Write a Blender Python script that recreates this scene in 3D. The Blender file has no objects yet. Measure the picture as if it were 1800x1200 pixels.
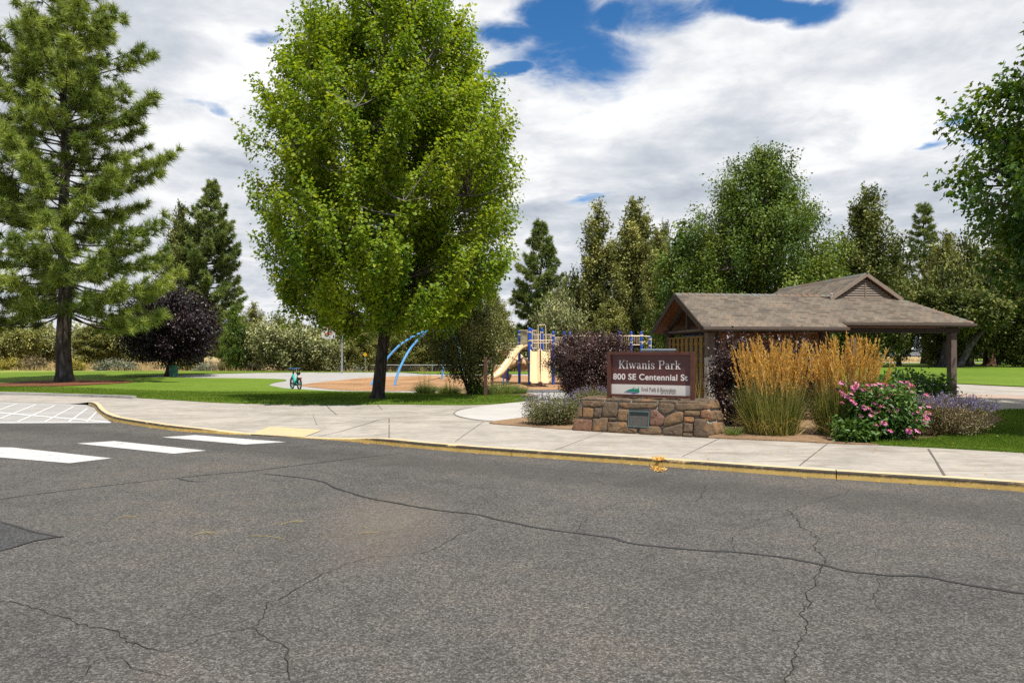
import bpy, bmesh, math, random
import numpy as np
from mathutils import Vector, Matrix, noise

sc = bpy.context.scene
COL = sc.collection
R = math.radians
rng = np.random.default_rng(7)
random.seed(7)

# ------------------------------------------------------------------ survey
CH, F, PX, PY = 1.75, 1200.0, 900.0, 618.0      # eye height, focal length (px), principal column, horizon row

def S(x, a, b):
    t = min(1.0, max(0.0, (x - a) / (b - a)))
    return t * t * (3 - 2 * t)

def g(x, y):
    """height of the park ground; the road surface is z = 0"""
    z = 0.12
    A = (0.10 + 0.25 * S(x, -24, -14)) * (1 - S(x, 4, 9))
    z -= A * S(y, 22, 33) * (1 - 0.8 * S(y, 44, 54))
    z -= 0.6 * S(y, 57, 62) * (1 - S(y, 70, 95)) * S(x, -44, -26) * (1 - S(x, 8, 18))
    z += 0.25 * S(x, 6.5, 10) * S(y, 14.5, 18.5)
    z += 1.25 * S(y, 85, 175) * S(x, 15, 45)
    return z

def P(px, py):
    k = (px - PX) / F
    prev = 6.0
    y = 6.0
    while y < 400:
        if PY + (CH - g(k * y, y)) * F / y <= py:
            break
        prev = y
        y *= 1.01
    a, b = prev, y
    for _ in range(20):
        m = (a + b) / 2
        if PY + (CH - g(k * m, m)) * F / m <= py: b = m
        else: a = m
    return (k * b, b)

def PR(px, py, z=0.0):
    y = (CH - z) * F / (py - PY)
    return ((px - PX) / F * y, y)

def at(px, Y):
    x = (px - PX) / F * Y
    return Vector((x, Y, g(x, Y)))

def ht(py, Y):
    return CH + (PY - py) * Y / F

def smooth(pts, n=6, closed=False):
    out = []
    m = len(pts)
    rngi = range(m) if closed else range(m - 1)
    for i in rngi:
        if closed:
            p0, p1, p2, p3 = pts[i - 1], pts[i], pts[(i + 1) % m], pts[(i + 2) % m]
        else:
            p0, p1, p2, p3 = pts[max(i - 1, 0)], pts[i], pts[i + 1], pts[min(i + 2, m - 1)]
        for j in range(n):
            t = j / n
            out.append(tuple(0.5 * (2 * b + (c - a) * t + (2 * a - 5 * b + 4 * c - d) * t * t + (3 * b - a - 3 * c + d) * t ** 3)
                             for a, b, c, d in zip(p0, p1, p2, p3)))
    if not closed: out.append(tuple(pts[-1]))
    return out

# ------------------------------------------------------------------ objects
def tag(o, label=None, cat=None, group=None, kind=None):
    if label: o['label'] = label
    if cat: o['category'] = cat
    if group: o['group'] = group
    if kind: o['kind'] = kind
    return o

def empty(name, loc=(0, 0, 0), rz=0.0, label=None, cat=None, group=None):
    o = bpy.data.objects.new(name, None)
    o.empty_display_size = 0.2
    COL.objects.link(o)
    o.location = loc
    o.rotation_euler = (0, 0, rz)
    return tag(o, label, cat, group)

def link(name, me, mat=None, parent=None):
    o = bpy.data.objects.new(name, me)
    COL.objects.link(o)
    if mat is not None and len(me.materials) == 0: me.materials.append(mat)
    if parent is not None: o.parent = parent
    return o

def np_mesh(name, V, Fc, mat=None, parent=None, tone=None, smooth_=False):
    """V (n,3) float, Fc (m,k) int array"""
    V = np.asarray(V, dtype=np.float32); Fc = np.asarray(Fc, dtype=np.int32)
    me = bpy.data.meshes.new(name)
    k = Fc.shape[1]
    me.vertices.add(len(V)); me.vertices.foreach_set('co', V.ravel())
    me.loops.add(Fc.size); me.loops.foreach_set('vertex_index', Fc.ravel())
    me.polygons.add(len(Fc))
    me.polygons.foreach_set('loop_start', np.arange(0, Fc.size, k, dtype=np.int32))
    if smooth_: me.polygons.foreach_set('use_smooth', np.ones(len(Fc), dtype=bool))
    if tone is not None:
        at_ = me.attributes.new('tone', 'FLOAT', 'POINT')
        at_.data.foreach_set('value', np.asarray(tone, dtype=np.float32))
    me.update(calc_edges=True)
    return link(name, me, mat, parent)

class MB:
    """collects shapes that become one mesh"""
    def __init__(s): s.v = []; s.f = []; s.t = []; s.tone = 0.5
    def add(s, vs, fs):
        n = len(s.v)
        s.v += [tuple(p) for p in vs]
        s.t += [s.tone] * len(vs)
        s.f += [tuple(i + n for i in q) for q in fs]
    def box(s, a, b, M=None):
        (x0, y0, z0), (x1, y1, z1) = a, b
        vs = [Vector(p) for p in ((x0,y0,z0),(x1,y0,z0),(x1,y1,z0),(x0,y1,z0),(x0,y0,z1),(x1,y0,z1),(x1,y1,z1),(x0,y1,z1))]
        if M is not None: vs = [M @ p for p in vs]
        s.add(vs, [(0,3,2,1),(4,5,6,7),(0,1,5,4),(1,2,6,5),(2,3,7,6),(3,0,4,7)])
    def beam(s, p, q, w, h, up=(0, 0, 1)):
        p, q = Vector(p), Vector(q); d = (q - p).normalized()
        sx = d.cross(Vector(up))
        if sx.length < 1e-4: sx = d.cross(Vector((1, 0, 0)))
        sx.normalize(); uz = sx.cross(d)
        vs = []
        for c in (p, q):
            for a, b in ((-1,-1),(1,-1),(1,1),(-1,1)):
                vs.append(c + sx * a * w / 2 + uz * b * h / 2)
        s.add(vs, [(3,2,1,0),(4,5,6,7),(0,1,5,4),(1,2,6,5),(2,3,7,6),(3,0,4,7)])
    def tube(s, pts, r, n=8, cap=True):
        pts = [Vector(p) for p in pts]; m = len(pts)
        rr = r if isinstance(r, (list, tuple)) else [r] * m
        d = (pts[1] - pts[0]).normalized()
        ref = Vector((0, 0, 1)) if abs(d.z) < .9 else Vector((1, 0, 0))
        nx = d.cross(ref).normalized()
        vs = []
        for i, p in enumerate(pts):
            d = (pts[min(i + 1, m - 1)] - pts[max(i - 1, 0)])
            if d.length < 1e-9: d = Vector((0, 0, 1))
            d.normalize()
            nx = (nx - d * nx.dot(d))
            if nx.length < 1e-6: nx = d.cross(Vector((0.3, .5, .8)))
            nx.normalize(); ny = d.cross(nx)
            for k in range(n):
                a = 2 * math.pi * k / n
                vs.append(p + (nx * math.cos(a) + ny * math.sin(a)) * rr[i])
        fs = []
        for i in range(m - 1):
            for k in range(n):
                k2 = (k + 1) % n
                fs.append((i*n+k, i*n+k2, (i+1)*n+k2, (i+1)*n+k))
        if cap:
            fs.append(tuple(range(n - 1, -1, -1))); fs.append(tuple((m-1)*n + k for k in range(n)))
        s.add(vs, fs)
    def lathe(s, prof, n=16, M=None):
        vs = []; fs = []
        for r, z in prof:
            for k in range(n):
                a = 2 * math.pi * k / n
                p = Vector((r * math.cos(a), r * math.sin(a), z))
                vs.append(M @ p if M is not None else p)
        for i in range(len(prof) - 1):
            for k in range(n):
                k2 = (k + 1) % n
                fs.append((i*n+k, i*n+k2, (i+1)*n+k2, (i+1)*n+k))
        fs.append(tuple(range(n - 1, -1, -1))); fs.append(tuple((len(prof)-1)*n + k for k in range(n)))
        s.add(vs, fs)
    def prism(s, poly, d, M):
        """poly in local XZ (counter-clockwise seen from -Y), depth d along +Y, placed by M"""
        m = len(poly)
        vs = [M @ Vector((x, 0, z)) for x, z in poly] + [M @ Vector((x, d, z)) for x, z in poly]
        fs = [tuple(range(m)), tuple(range(2*m-1, m-1, -1))]
        for i in range(m):
            j = (i + 1) % m
            fs.append((i, i + m, j + m, j))
        s.add(vs, fs)
    def build(s, name, mat, parent=None, smooth_=False, bevel=0.0, tone=False, auto=False):
        me = bpy.data.meshes.new(name)
        me.from_pydata(s.v, [], s.f)
        if tone:
            a = me.attributes.new('tone', 'FLOAT', 'POINT'); a.data.foreach_set('value', np.asarray(s.t, dtype=np.float32))
        if bevel > 0 or True:
            bm = bmesh.new(); bm.from_mesh(me)
            bmesh.ops.recalc_face_normals(bm, faces=bm.faces)
            if bevel > 0:
                ed = [e for e in bm.edges if len(e.link_faces) == 2 and e.calc_face_angle(0) > .6]
                bmesh.ops.bevel(bm, geom=ed, offset=bevel, segments=2, affect='EDGES', profile=.6, clamp_overlap=True)
            bm.to_mesh(me); bm.free()
        if smooth_:
            for p in me.polygons: p.use_smooth = True
        return link(name, me, mat, parent)

# ------------------------------------------------------------------ materials
def nmat(name):
    m = bpy.data.materials.new(name); m.use_nodes = True
    nt = m.node_tree; nt.nodes.clear()
    out = nt.nodes.new('ShaderNodeOutputMaterial')
    return m, nt, out

class NT:
    def __init__(s, nt): s.nt = nt
    def n(s, t, **kw):
        nd = s.nt.nodes.new(t)
        for k, v in kw.items():
            if k.startswith('i_'):
                key = k[2:]; key = int(key) if key.isdigit() else key.replace('_', ' ')
                sock = nd.inputs[key]
                if isinstance(v, bpy.types.NodeSocket): s.nt.links.new(v, sock)
                else: sock.default_value = v
            else: setattr(nd, k, v)
        return nd
    def math(s, op, a, b=None, c=None, clamp=False):
        nd = s.nt.nodes.new('ShaderNodeMath'); nd.operation = op; nd.use_clamp = clamp
        for i, v in enumerate((a, b, c)):
            if v is None: continue
            if isinstance(v, bpy.types.NodeSocket): s.nt.links.new(v, nd.inputs[i])
            else: nd.inputs[i].default_value = v
        return nd.outputs[0]
    def mix(s, f, a, b, blend='MIX'):
        nd = s.nt.nodes.new('ShaderNodeMix'); nd.data_type = 'RGBA'; nd.blend_type = blend
        for i, v in ((0, f), (6, a), (7, b)):
            if isinstance(v, bpy.types.NodeSocket): s.nt.links.new(v, nd.inputs[i])
            elif i == 0: nd.inputs[i].default_value = v
            else: nd.inputs[i].default_value = (*v, 1) if len(v) == 3 else v
        return nd.outputs[2]
    def ramp(s, f, stops, interp='LINEAR'):
        nd = s.nt.nodes.new('ShaderNodeValToRGB'); cr = nd.color_ramp; cr.interpolation = interp
        while len(cr.elements) < len(stops): cr.elements.new(0.5)
        for e, (p, c) in zip(cr.elements, stops):
            e.position = p; e.color = (*c, 1) if len(c) == 3 else c
        s.nt.links.new(f, nd.inputs[0])
        return nd.outputs[0]
    def step(s, f, a, b):
        nd = s.nt.nodes.new('ShaderNodeMapRange'); nd.interpolation_type = 'SMOOTHSTEP'
        s.nt.links.new(f, nd.inputs[0]); nd.inputs[1].default_value = a; nd.inputs[2].default_value = b
        return nd.outputs[0]
    def noise(s, vec, scale, detail=4, rough=.55, dist=0.0):
        nd = s.nt.nodes.new('ShaderNodeTexNoise')
        s.nt.links.new(vec, nd.inputs['Vector'])
        nd.inputs['Scale'].default_value = scale; nd.inputs['Detail'].default_value = detail
        nd.inputs['Roughness'].default_value = rough; nd.inputs['Distortion'].default_value = dist
        return nd.outputs[0]
    def bsdf(s, col, rough=.8, spec=.3, metal=0.0, bump=None, bstr=.3, bdist=.02):
        nd = s.nt.nodes.new('ShaderNodeBsdfPrincipled')
        for key, v in (('Base Color', col), ('Roughness', rough), ('Specular IOR Level', spec), ('Metallic', metal)):
            if isinstance(v, bpy.types.NodeSocket): s.nt.links.new(v, nd.inputs[key])
            elif key == 'Base Color': nd.inputs[key].default_value = (*v, 1)
            else: nd.inputs[key].default_value = v
        if bump is not None:
            b = s.nt.nodes.new('ShaderNodeBump'); b.inputs['Strength'].default_value = bstr; b.inputs['Distance'].default_value = bdist
            s.nt.links.new(bump, b.inputs['Height']); s.nt.links.new(b.outputs[0], nd.inputs['Normal'])
        return nd.outputs[0]

def simple(name, c, rough=.6, spec=.3, metal=0.0, var=.25, scale=6.0, bump=.0):
    """a paint or plain surface with a little uneven tone"""
    m, nt, out = nmat(name); N = NT(nt)
    tc = N.n('ShaderNodeTexCoord').outputs['Object']
    a = N.noise(tc, scale, 5, .6); b = N.noise(tc, scale * 9, 3, .6)
    k = N.math('ADD', N.math('MULTIPLY', a, .65), N.math('MULTIPLY', b, .35))
    lo = tuple(max(0, x * (1 - var)) for x in c); hi = tuple(min(1, x * (1 + var)) for x in c)
    col = N.ramp(k, [(.3, lo), (.7, hi)])
    nt.links.new(N.bsdf(col, rough, spec, metal, k if bump else None, bump, .01), out.inputs[0])
    return m

M = {}
def pos(N): return N.n('ShaderNodeNewGeometry').outputs['Position']

def m_asphalt(name, base, warm=1.0, speck=1.0):
    m, nt, out = nmat(name); N = NT(nt); p = pos(N)
    big = N.noise(p, .35, 5, .6); mid = N.noise(p, 2.2, 5, .65); fine = N.noise(p, 55, 4, .7)
    vo = N.n('ShaderNodeTexVoronoi', i_Scale=72.0); nt.links.new(p, vo.inputs['Vector'])
    vo2 = N.n('ShaderNodeTexVoronoi', i_Scale=150.0); nt.links.new(p, vo2.inputs['Vector'])
    s1 = N.n('ShaderNodeSeparateColor'); nt.links.new(vo.outputs['Color'], s1.inputs[0])
    s2 = N.n('ShaderNodeSeparateColor'); nt.links.new(vo2.outputs['Color'], s2.inputs[0])
    k = N.math('ADD', N.math('MULTIPLY', s1.outputs[0], .55), N.math('MULTIPLY', s2.outputs[0], .45))
    k = N.math('ADD', N.math('MULTIPLY', k, .75), N.math('MULTIPLY', fine, .25))
    d = tuple(x * (1 - .74 * speck) for x in base); l = tuple(x * (1 + 1.15 * speck) for x in base)
    stone = tuple(x * (1 + 2.4 * speck) for x in base)
    col = N.ramp(k, [(.16, d), (.34, tuple(x * .72 for x in base)), (.52, base), (.72, l), (.9, stone)])
    wl = N.ramp(N.math('ADD', N.math('MULTIPLY', big, .6), N.math('MULTIPLY', mid, .4)), [(.32, (.66, .66, .68)), (.5, (1, 1, 1)), (.68, (1.32, 1.24, 1.12))])
    col = N.mix(1.0, col, wl, 'MULTIPLY')
    # dusty tan stain that spreads from a spill on the road, and a darker lane where tyres polish it
    sp = N.n('ShaderNodeSeparateXYZ'); nt.links.new(p, sp.inputs[0])
    def blob(cx, cy, rx, ry):
        a = N.math('MULTIPLY', N.math('SUBTRACT', sp.outputs[0], cx), 1 / rx); b = N.math('MULTIPLY', N.math('SUBTRACT', sp.outputs[1], cy), 1 / ry)
        return N.math('SQRT', N.math('ADD', N.math('MULTIPLY', a, a), N.math('MULTIPLY', b, b)))
    st = N.step(N.math('ADD', blob(-1.3, 7.0, .85, 1.9), N.math('MULTIPLY', N.math('SUBTRACT', mid, .5), 1.6)), 1.05, .1)
    col = N.mix(N.math('MULTIPLY', st, .36 * warm), col, (.24, .19, .13))
    lane = N.math('ADD', N.math('MULTIPLY', sp.outputs[0], .44), N.math('MULTIPLY', sp.outputs[1], .898))
    lane = N.math('ABSOLUTE', N.math('SUBTRACT', lane, 9.05))
    lane = N.step(N.math('ADD', lane, N.math('MULTIPLY', N.math('SUBTRACT', mid, .5), .7)), .95, .15)
    col = N.mix(N.math('MULTIPLY', lane, .42), col, tuple(x * .6 for x in base))
    nt.links.new(N.bsdf(col, .86, .22, 0, k, .5, .006), out.inputs[0])
    return m

def m_concrete(name, base, stain=.5):
    m, nt, out = nmat(name); N = NT(nt); p = pos(N)
    big = N.noise(p, .8, 5, .62, .6); mid = N.noise(p, 5, 5, .65); fine = N.noise(p, 70, 3, .6)
    mp = N.n('ShaderNodeMapping'); mp.inputs['Rotation'].default_value = (0, 0, R(26)); mp.inputs['Scale'].default_value = (.35, 2.2, 1)
    nt.links.new(p, mp.inputs[0])
    sw = N.noise(mp.outputs[0], 1.6, 5, .65, 1.2)
    k = N.math('ADD', N.math('MULTIPLY', big, .45), N.math('MULTIPLY', mid, .3)); k = N.math('ADD', k, N.math('MULTIPLY', fine, .25))
    lo = tuple(x * (1 - .32 * stain) for x in base); hi = tuple(min(.75, x * (1 + .28 * stain)) for x in base)
    col = N.ramp(k, [(.36, lo), (.5, base), (.64, hi)])
    col = N.mix(N.math('MULTIPLY', N.step(sw, .55, .68), .35 * stain), col, tuple(x * 1.35 for x in base))
    col = N.mix(N.math('MULTIPLY', N.step(sw, .48, .34), .62 * stain), col, (base[0] * .62, base[1] * .58, base[2] * .52))
    vo = N.n('ShaderNodeTexVoronoi', i_Scale=2.6); nt.links.new(p, vo.inputs['Vector'])
    spot = N.step(vo.outputs['Distance'], .045, .02)
    col = N.mix(N.math('MULTIPLY', spot, .5), col, tuple(x * .35 for x in base))
    nt.links.new(N.bsdf(col, .88, .2, 0, fine, .2, .004), out.inputs[0])
    return m

def m_ground(name, stops, s1, s2, rough=.95, bstr=.6, bdist=.03, w=.5, s0=.4):
    m, nt, out = nmat(name); N = NT(nt); p = pos(N)
    a = N.noise(p, s1, 5, .65); b = N.noise(p, s2, 4, .7); c = N.noise(p, s0, 3, .5)
    k = N.math('ADD', N.math('MULTIPLY', a, 1 - w), N.math('MULTIPLY', b, w))
    k = N.math('ADD', N.math('MULTIPLY', k, .66), N.math('MULTIPLY', c, .34))
    col = N.ramp(k, stops)
    nt.links.new(N.bsdf(col, rough, .15, 0, b, bstr, bdist), out.inputs[0])
    return m

def m_leaf(name, dark, mid, light, trans=.35, rough=.5, spec=.3):
    m, nt, out = nmat(name); N = NT(nt)
    a = N.n('ShaderNodeAttribute', attribute_name='tone')
    col = N.ramp(a.outputs['Fac'], [(.0, dark), (.5, mid), (1.0, light)])
    d = N.bsdf(col, rough, spec)
    t = N.n('ShaderNodeBsdfTranslucent')
    tcol = N.mix(1.0, col, (1.25, 1.2, .55), 'MULTIPLY'); nt.links.new(tcol, t.inputs[0])
    mx = N.n('ShaderNodeMixShader', i_0=trans); nt.links.new(d, mx.inputs[1]); nt.links.new(t.outputs[0], mx.inputs[2])
    nt.links.new(mx.outputs[0], out.inputs[0])
    return m

def m_bark(name, lo, hi, sc_=6.0):
    m, nt, out = nmat(name); N = NT(nt)
    tc = N.n('ShaderNodeTexCoord').outputs['Object']
    mp = N.n('ShaderNodeMapping'); mp.inputs['Scale'].default_value = (1, 1, .22); nt.links.new(tc, mp.inputs[0])
    a = N.noise(mp.outputs[0], sc_, 6, .7, .4)
    vo = N.n('ShaderNodeTexVoronoi', i_Scale=sc_ * 1.3, feature='DISTANCE_TO_EDGE'); nt.links.new(mp.outputs[0], vo.inputs['Vector'])
    k = N.math('ADD', N.math('MULTIPLY', a, .7), N.math('MULTIPLY', vo.outputs['Distance'], .6))
    col = N.ramp(k, [(.3, tuple(x * .45 for x in lo)), (.45, lo), (.7, hi)])
    nt.links.new(N.bsdf(col, .9, .15, 0, k, .9, .05), out.inputs[0])
    return m

M['asphalt'] = m_asphalt('asphalt', (.0755, .070, .063), .62, .82)
M['asphalt_patch'] = m_asphalt('asphalt_patch', (.052, .051, .050), 0.0, .8)
M['asphalt_far'] = m_asphalt('asphalt_far', (.10, .10, .10), 0.0, .5)
M['concrete'] = m_concrete('concrete', (.335, .302, .256), 1.0)
M['concrete_new'] = m_concrete('concrete_new', (.44, .42, .385), .35)
M['court'] = m_concrete('court_surface', (.33, .315, .29), .55)
M['plaza_band'] = m_concrete('plaza_band', (.36, .27, .21), .5)
M['tar'] = simple('tar', (.030, .029, .028), .55, .4, var=.3, scale=20)
M['crack'] = simple('crack', (.026, .023, .020), .95, .1, var=.4, scale=30)
M['joint'] = simple('joint', (.13, .115, .095), .95, .1, var=.4, scale=12)
M['lawn'] = m_ground('lawn', [(.30, (.060, .110, .010)), (.48, (.112, .182, .015)), (.62, (.150, .218, .022)), (.78, (.30, .28, .08))], 1.5, 22, bstr=.9, bdist=.05, s0=.16)
M['field'] = m_ground('dry_field', [(.32, (.20, .13, .055)), (.46, (.36, .26, .12)), (.56, (.46, .35, .18)), (.68, (.26, .27, .09))], .9, 9, bstr=1, bdist=.12, s0=.11)
M['weeds'] = m_ground('weeds', [(.3, (.10, .16, .02)), (.5, (.24, .28, .05)), (.7, (.42, .36, .14))], 1.6, 14, bstr=1, bdist=.1)
M['chips'] = m_ground('wood_chips', [(.32, (.12, .06, .028)), (.46, (.33, .18, .085)), (.58, (.45, .27, .14)), (.74, (.58, .42, .27))], 9, 42, bstr=1, bdist=.04, w=.65)
M['bark_mulch'] = m_ground('bark_mulch', [(.32, (.045, .018, .010)), (.5, (.16, .06, .03)), (.66, (.30, .13, .065))], 12, 40, bstr=1, bdist=.04, w=.6)
M['soil'] = m_ground('soil', [(.32, (.11, .065, .035)), (.5, (.27, .17, .095)), (.68, (.40, .28, .17))], 6, 40, bstr=1, bdist=.03)

def m_paint(name, col, under, wear=.5, lo=.60):
    m, nt, out = nmat(name); N = NT(nt); p = pos(N)
    a = N.noise(p, 3.0, 5, .7); b = N.noise(p, 60, 4, .7)
    k = N.math('ADD', N.math('MULTIPLY', a, .5), N.math('MULTIPLY', b, .5))
    w = N.step(k, lo, lo + .05)
    sh = N.ramp(N.noise(p, 9, 4, .6), [(.3, tuple(x * .84 for x in col)), (.7, col)])
    c = N.mix(N.math('MULTIPLY', w, wear), sh, under)
    nt.links.new(N.bsdf(c, .75, .25, 0, b, .25, .004), out.inputs[0])
    return m
M['white_mark'] = m_paint('white_marking', (.52, .51, .485), (.12, .115, .105), .85, .555)
M['stall_mark'] = m_paint('stall_marking', (.58, .575, .55), (.3, .29, .27), .7, .58)
M['tactile'] = m_paint('tactile_yellow', (.56, .445, .235), (.40, .34, .25), .7, .50)

def m_kerb():
    m, nt, out = nmat('kerb_yellow'); N = NT(nt); p = pos(N)
    gn = N.n('ShaderNodeNewGeometry'); sx = N.n('ShaderNodeSeparateXYZ'); nt.links.new(gn.outputs['Normal'], sx.inputs[0])
    pz = N.n('ShaderNodeSeparateXYZ'); nt.links.new(p, pz.inputs[0])
    a = N.noise(p, 4.0, 5, .7); b = N.noise(p, 28, 5, .75)
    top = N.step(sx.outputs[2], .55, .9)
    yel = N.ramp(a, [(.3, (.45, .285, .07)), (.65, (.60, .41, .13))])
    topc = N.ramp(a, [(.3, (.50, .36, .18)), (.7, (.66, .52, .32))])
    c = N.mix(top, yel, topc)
    # rubber scuffs along the upper arris, chips showing old dark concrete
    edge = N.math('MULTIPLY', N.step(N.math('ADD', pz.outputs[2], N.math('MULTIPLY', N.math('SUBTRACT', b, .5), .05)), .040, .075), N.math('SUBTRACT', 1.0, N.step(sx.outputs[2], .86, .985)))
    mp = N.n('ShaderNodeMapping'); mp.inputs['Rotation'].default_value = (0, 0, R(26)); mp.inputs['Scale'].default_value = (.3, 1, 1); nt.links.new(p, mp.inputs[0])
    sc1 = N.step(N.noise(mp.outputs[0], 3.0, 5, .75), .26, .46)
    c = N.mix(N.math('MULTIPLY', edge, N.math('MULTIPLY', sc1, .95)), c, (.035, .032, .03))
    chip = N.step(N.math('ADD', N.math('MULTIPLY', a, .5), N.math('MULTIPLY', b, .5)), .58, .62)
    c = N.mix(N.math('MULTIPLY', chip, .8), c, (.10, .085, .06))
    nt.links.new(N.bsdf(c, .8, .25, 0, b, .4, .01), out.inputs[0])
    return m
M['kerb'] = m_kerb()
M['kerb_grey'] = m_concrete('kerb_grey', (.34, .32, .29), .8)
# ------------------------------------------------------------------ ground sheets
def sheet(name, pts, mat, z, step=1.2, kind='structure', maxc=70, label=None, skirt=.0):
    bm = bmesh.new()
    vs = [bm.verts.new((x, y, 0)) for x, y in pts]
    f = bm.faces.new(vs); f.normal_update()
    bmesh.ops.triangulate(bm, faces=[f], ngon_method='EAR_CLIP')
    for ax in (0, 1):
        lo = min(p[ax] for p in pts); hi = max(p[ax] for p in pts)
        st = max(step, (hi - lo) / maxc)
        c = math.floor(lo / st) * st + st
        while c < hi:
            no = (1, 0, 0) if ax == 0 else (0, 1, 0)
            co = (c, 0, 0) if ax == 0 else (0, c, 0)
            bmesh.ops.bisect_plane(bm, geom=bm.verts[:] + bm.edges[:] + bm.faces[:], plane_co=co, plane_no=no, dist=1e-5)
            c += st
    bmesh.ops.triangulate(bm, faces=bm.faces[:])
    for v in bm.verts:
        v.co.z = z(v.co.x, v.co.y) if callable(z) else z
    bmesh.ops.recalc_face_normals(bm, faces=bm.faces[:])
    if sum(f.normal.z for f in bm.faces) < 0: bmesh.ops.reverse_faces(bm, faces=bm.faces[:])
    if skirt:
        be = [e for e in bm.edges if len(e.link_faces) == 1]
        r = bmesh.ops.extrude_edge_only(bm, edges=be)
        for v in r['geom']:
            if isinstance(v, bmesh.types.BMVert): v.co.z -= skirt
    me = bpy.data.meshes.new(name); bm.to_mesh(me); bm.free()
    for p in me.polygons: p.use_smooth = not skirt
    return tag(link(name, me, mat), kind=kind, label=label)

def PC(px, py, ymax=55.5):
    x, y = P(px, py)
    return (x, y) if y < ymax else ((px - PX) / F * ymax, ymax)

# kerb line: pixel of the foot of the kerb, height of the kerb there
KPX = [(2150, 900, .105), (1800, 864, .105), (1415, 838, .105), (1157, 819, .105), (900, 801, .105), (760, 790, .105), (672, 781, .10), (620, 776, .055), (570, 772, .012),
       (505, 768, .008), (440, 764, .012), (400, 763, .045), (350, 760, .08), (300, 756, .10), (245, 748, .105), (205, 741, .105), (183, 733, .105), (172, 724, .105), (166, 716, .105), (155, 711.5, .085), (120, 709.8, .012), (0, 706, .010), (-300, 698, .010)]
NKERB = 6 * 19
KW = [(*PR(a, b), h) for a, b, h in KPX]
KS = smooth(KW, 6)

def kerb_d(x, y):
    """distance to the kerb line, and its height at the nearest point"""
    best = (1e9, .1)
    for (x0, y0, h0), (x1, y1, h1) in zip(KS[:-1], KS[1:]):
        dx, dy = x1 - x0, y1 - y0
        t = max(0, min(1, ((x - x0) * dx + (y - y0) * dy) / (dx * dx + dy * dy + 1e-12)))
        d = math.hypot(x - x0 - dx * t, y - y0 - dy * t)
        if d < best[0]: best = (d, h0 + (h1 - h0) * t)
    return best

def walk_z(x, y):
    d, h = kerb_d(x, y)
    zz = g(x, y)
    k = S(d, 0.1, 2.3)
    return (h + 0.004) * (1 - k) + zz * k

# terrain that reaches the horizon
def base_z(x, y):
    v = .44 * x + .898 * y
    k = S(v, 11.6, 13.2) if x > -7 else S(y, 27, 30)
    if x > -7 and x < -2.5: k = min(k, S(v, 13.2, 15.5))
    return -0.09 * (1 - k) + (g(x, y) - 0.07) * k
def axis(lo, hi, dense_lo, dense_hi, st):
    a = list(np.arange(dense_lo, dense_hi, st))
    s = st
    x = dense_hi
    while x < hi: a.append(x); s *= 1.22; x += s
    a.append(hi); s = st; x = dense_lo - st
    while x > lo: a.insert(0, x); s *= 1.22; x -= s
    a.insert(0, lo)
    return a
XS = axis(-900, 900, -45, 45, 1.1); YS = axis(-120, 1500, 0, 100, 1.1)
V = [(x, y, base_z(x, y)) for y in YS for x in XS]
nx = len(XS)
Fq = [(j*nx+i, j*nx+i+1, (j+1)*nx+i+1, (j+1)*nx+i) for j in range(len(YS)-1) for i in range(nx-1)]
tag(np_mesh('ground', V, Fq, M['field'], smooth_=True), kind='structure')

# road: everything on the camera's side of the kerb, and the parking lot to the left
road_pts = [(60, -14), (60, KS[0][1] - .487 * 53)] if False else None
kl = [(x, y) for x, y, h in KS]
far_r = (kl[0][0] + 40, kl[0][1] - 40 * .487)
lot = [(-60, KS[-1][1])]
def inset(p, q): return p
road_pts = [(-60, -14), (70, -14), (70, far_r[1] - 6), far_r] + kl + lot
tag(sheet('road', road_pts, M['asphalt'], 0.0, step=6), label='worn grey asphalt road with tar sealed cracks')

# paler concrete apron with hatched stripes at the left edge
apron = [PR(-420, 745.5), PR(0, 744.5), PR(100, 744), PR(196, 742.5), PR(183, 734), PR(172, 725), PR(166, 717), PR(152, 712), PR(120, 709.7), PR(0, 705.9), PR(-300, 697.9)]
tag(sheet('parking_apron', apron, M['court'], 0.006, step=4), kind='structure')

# sidewalk
lawn_edge = [(-300, 684), (0, 688.5), (100, 691), (194, 696.6), (311, 703.5), (389, 708), (480, 710.5), (583, 711.5), (700, 711), (800, 712)]
back = lawn_edge + [(870, 710), (945, 703), (1000, 697)]
back_r = [(1000, 745), (1012, 755.5), (1240, 769), (1380, 775), (1530, 781.5), (1660, 788), (1800, 796), (2150, 815)]
sw = [P(*p) for p in smooth(back, 4)] + [P(1010, 700), P(1005, 735)] + [P(*p) for p in back_r]
kin = []
for i, (x, y, h) in enumerate(KS):        # inner edge of the kerb stone
    x0, y0, _ = KS[max(0, i - 1)]; x1, y1, _ = KS[min(len(KS) - 1, i + 1)]
    dx, dy = x1 - x0, y1 - y0; l = math.hypot(dx, dy)
    kin.append((x + dy / l * .15, y - dx / l * .15) if i <= NKERB else (x + .002, y + .002))
left_low = []
sheet('sidewalk', sw + kin + left_low, M['concrete'], lambda x, y: walk_z(x, y), step=.7, maxc=60)

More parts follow.
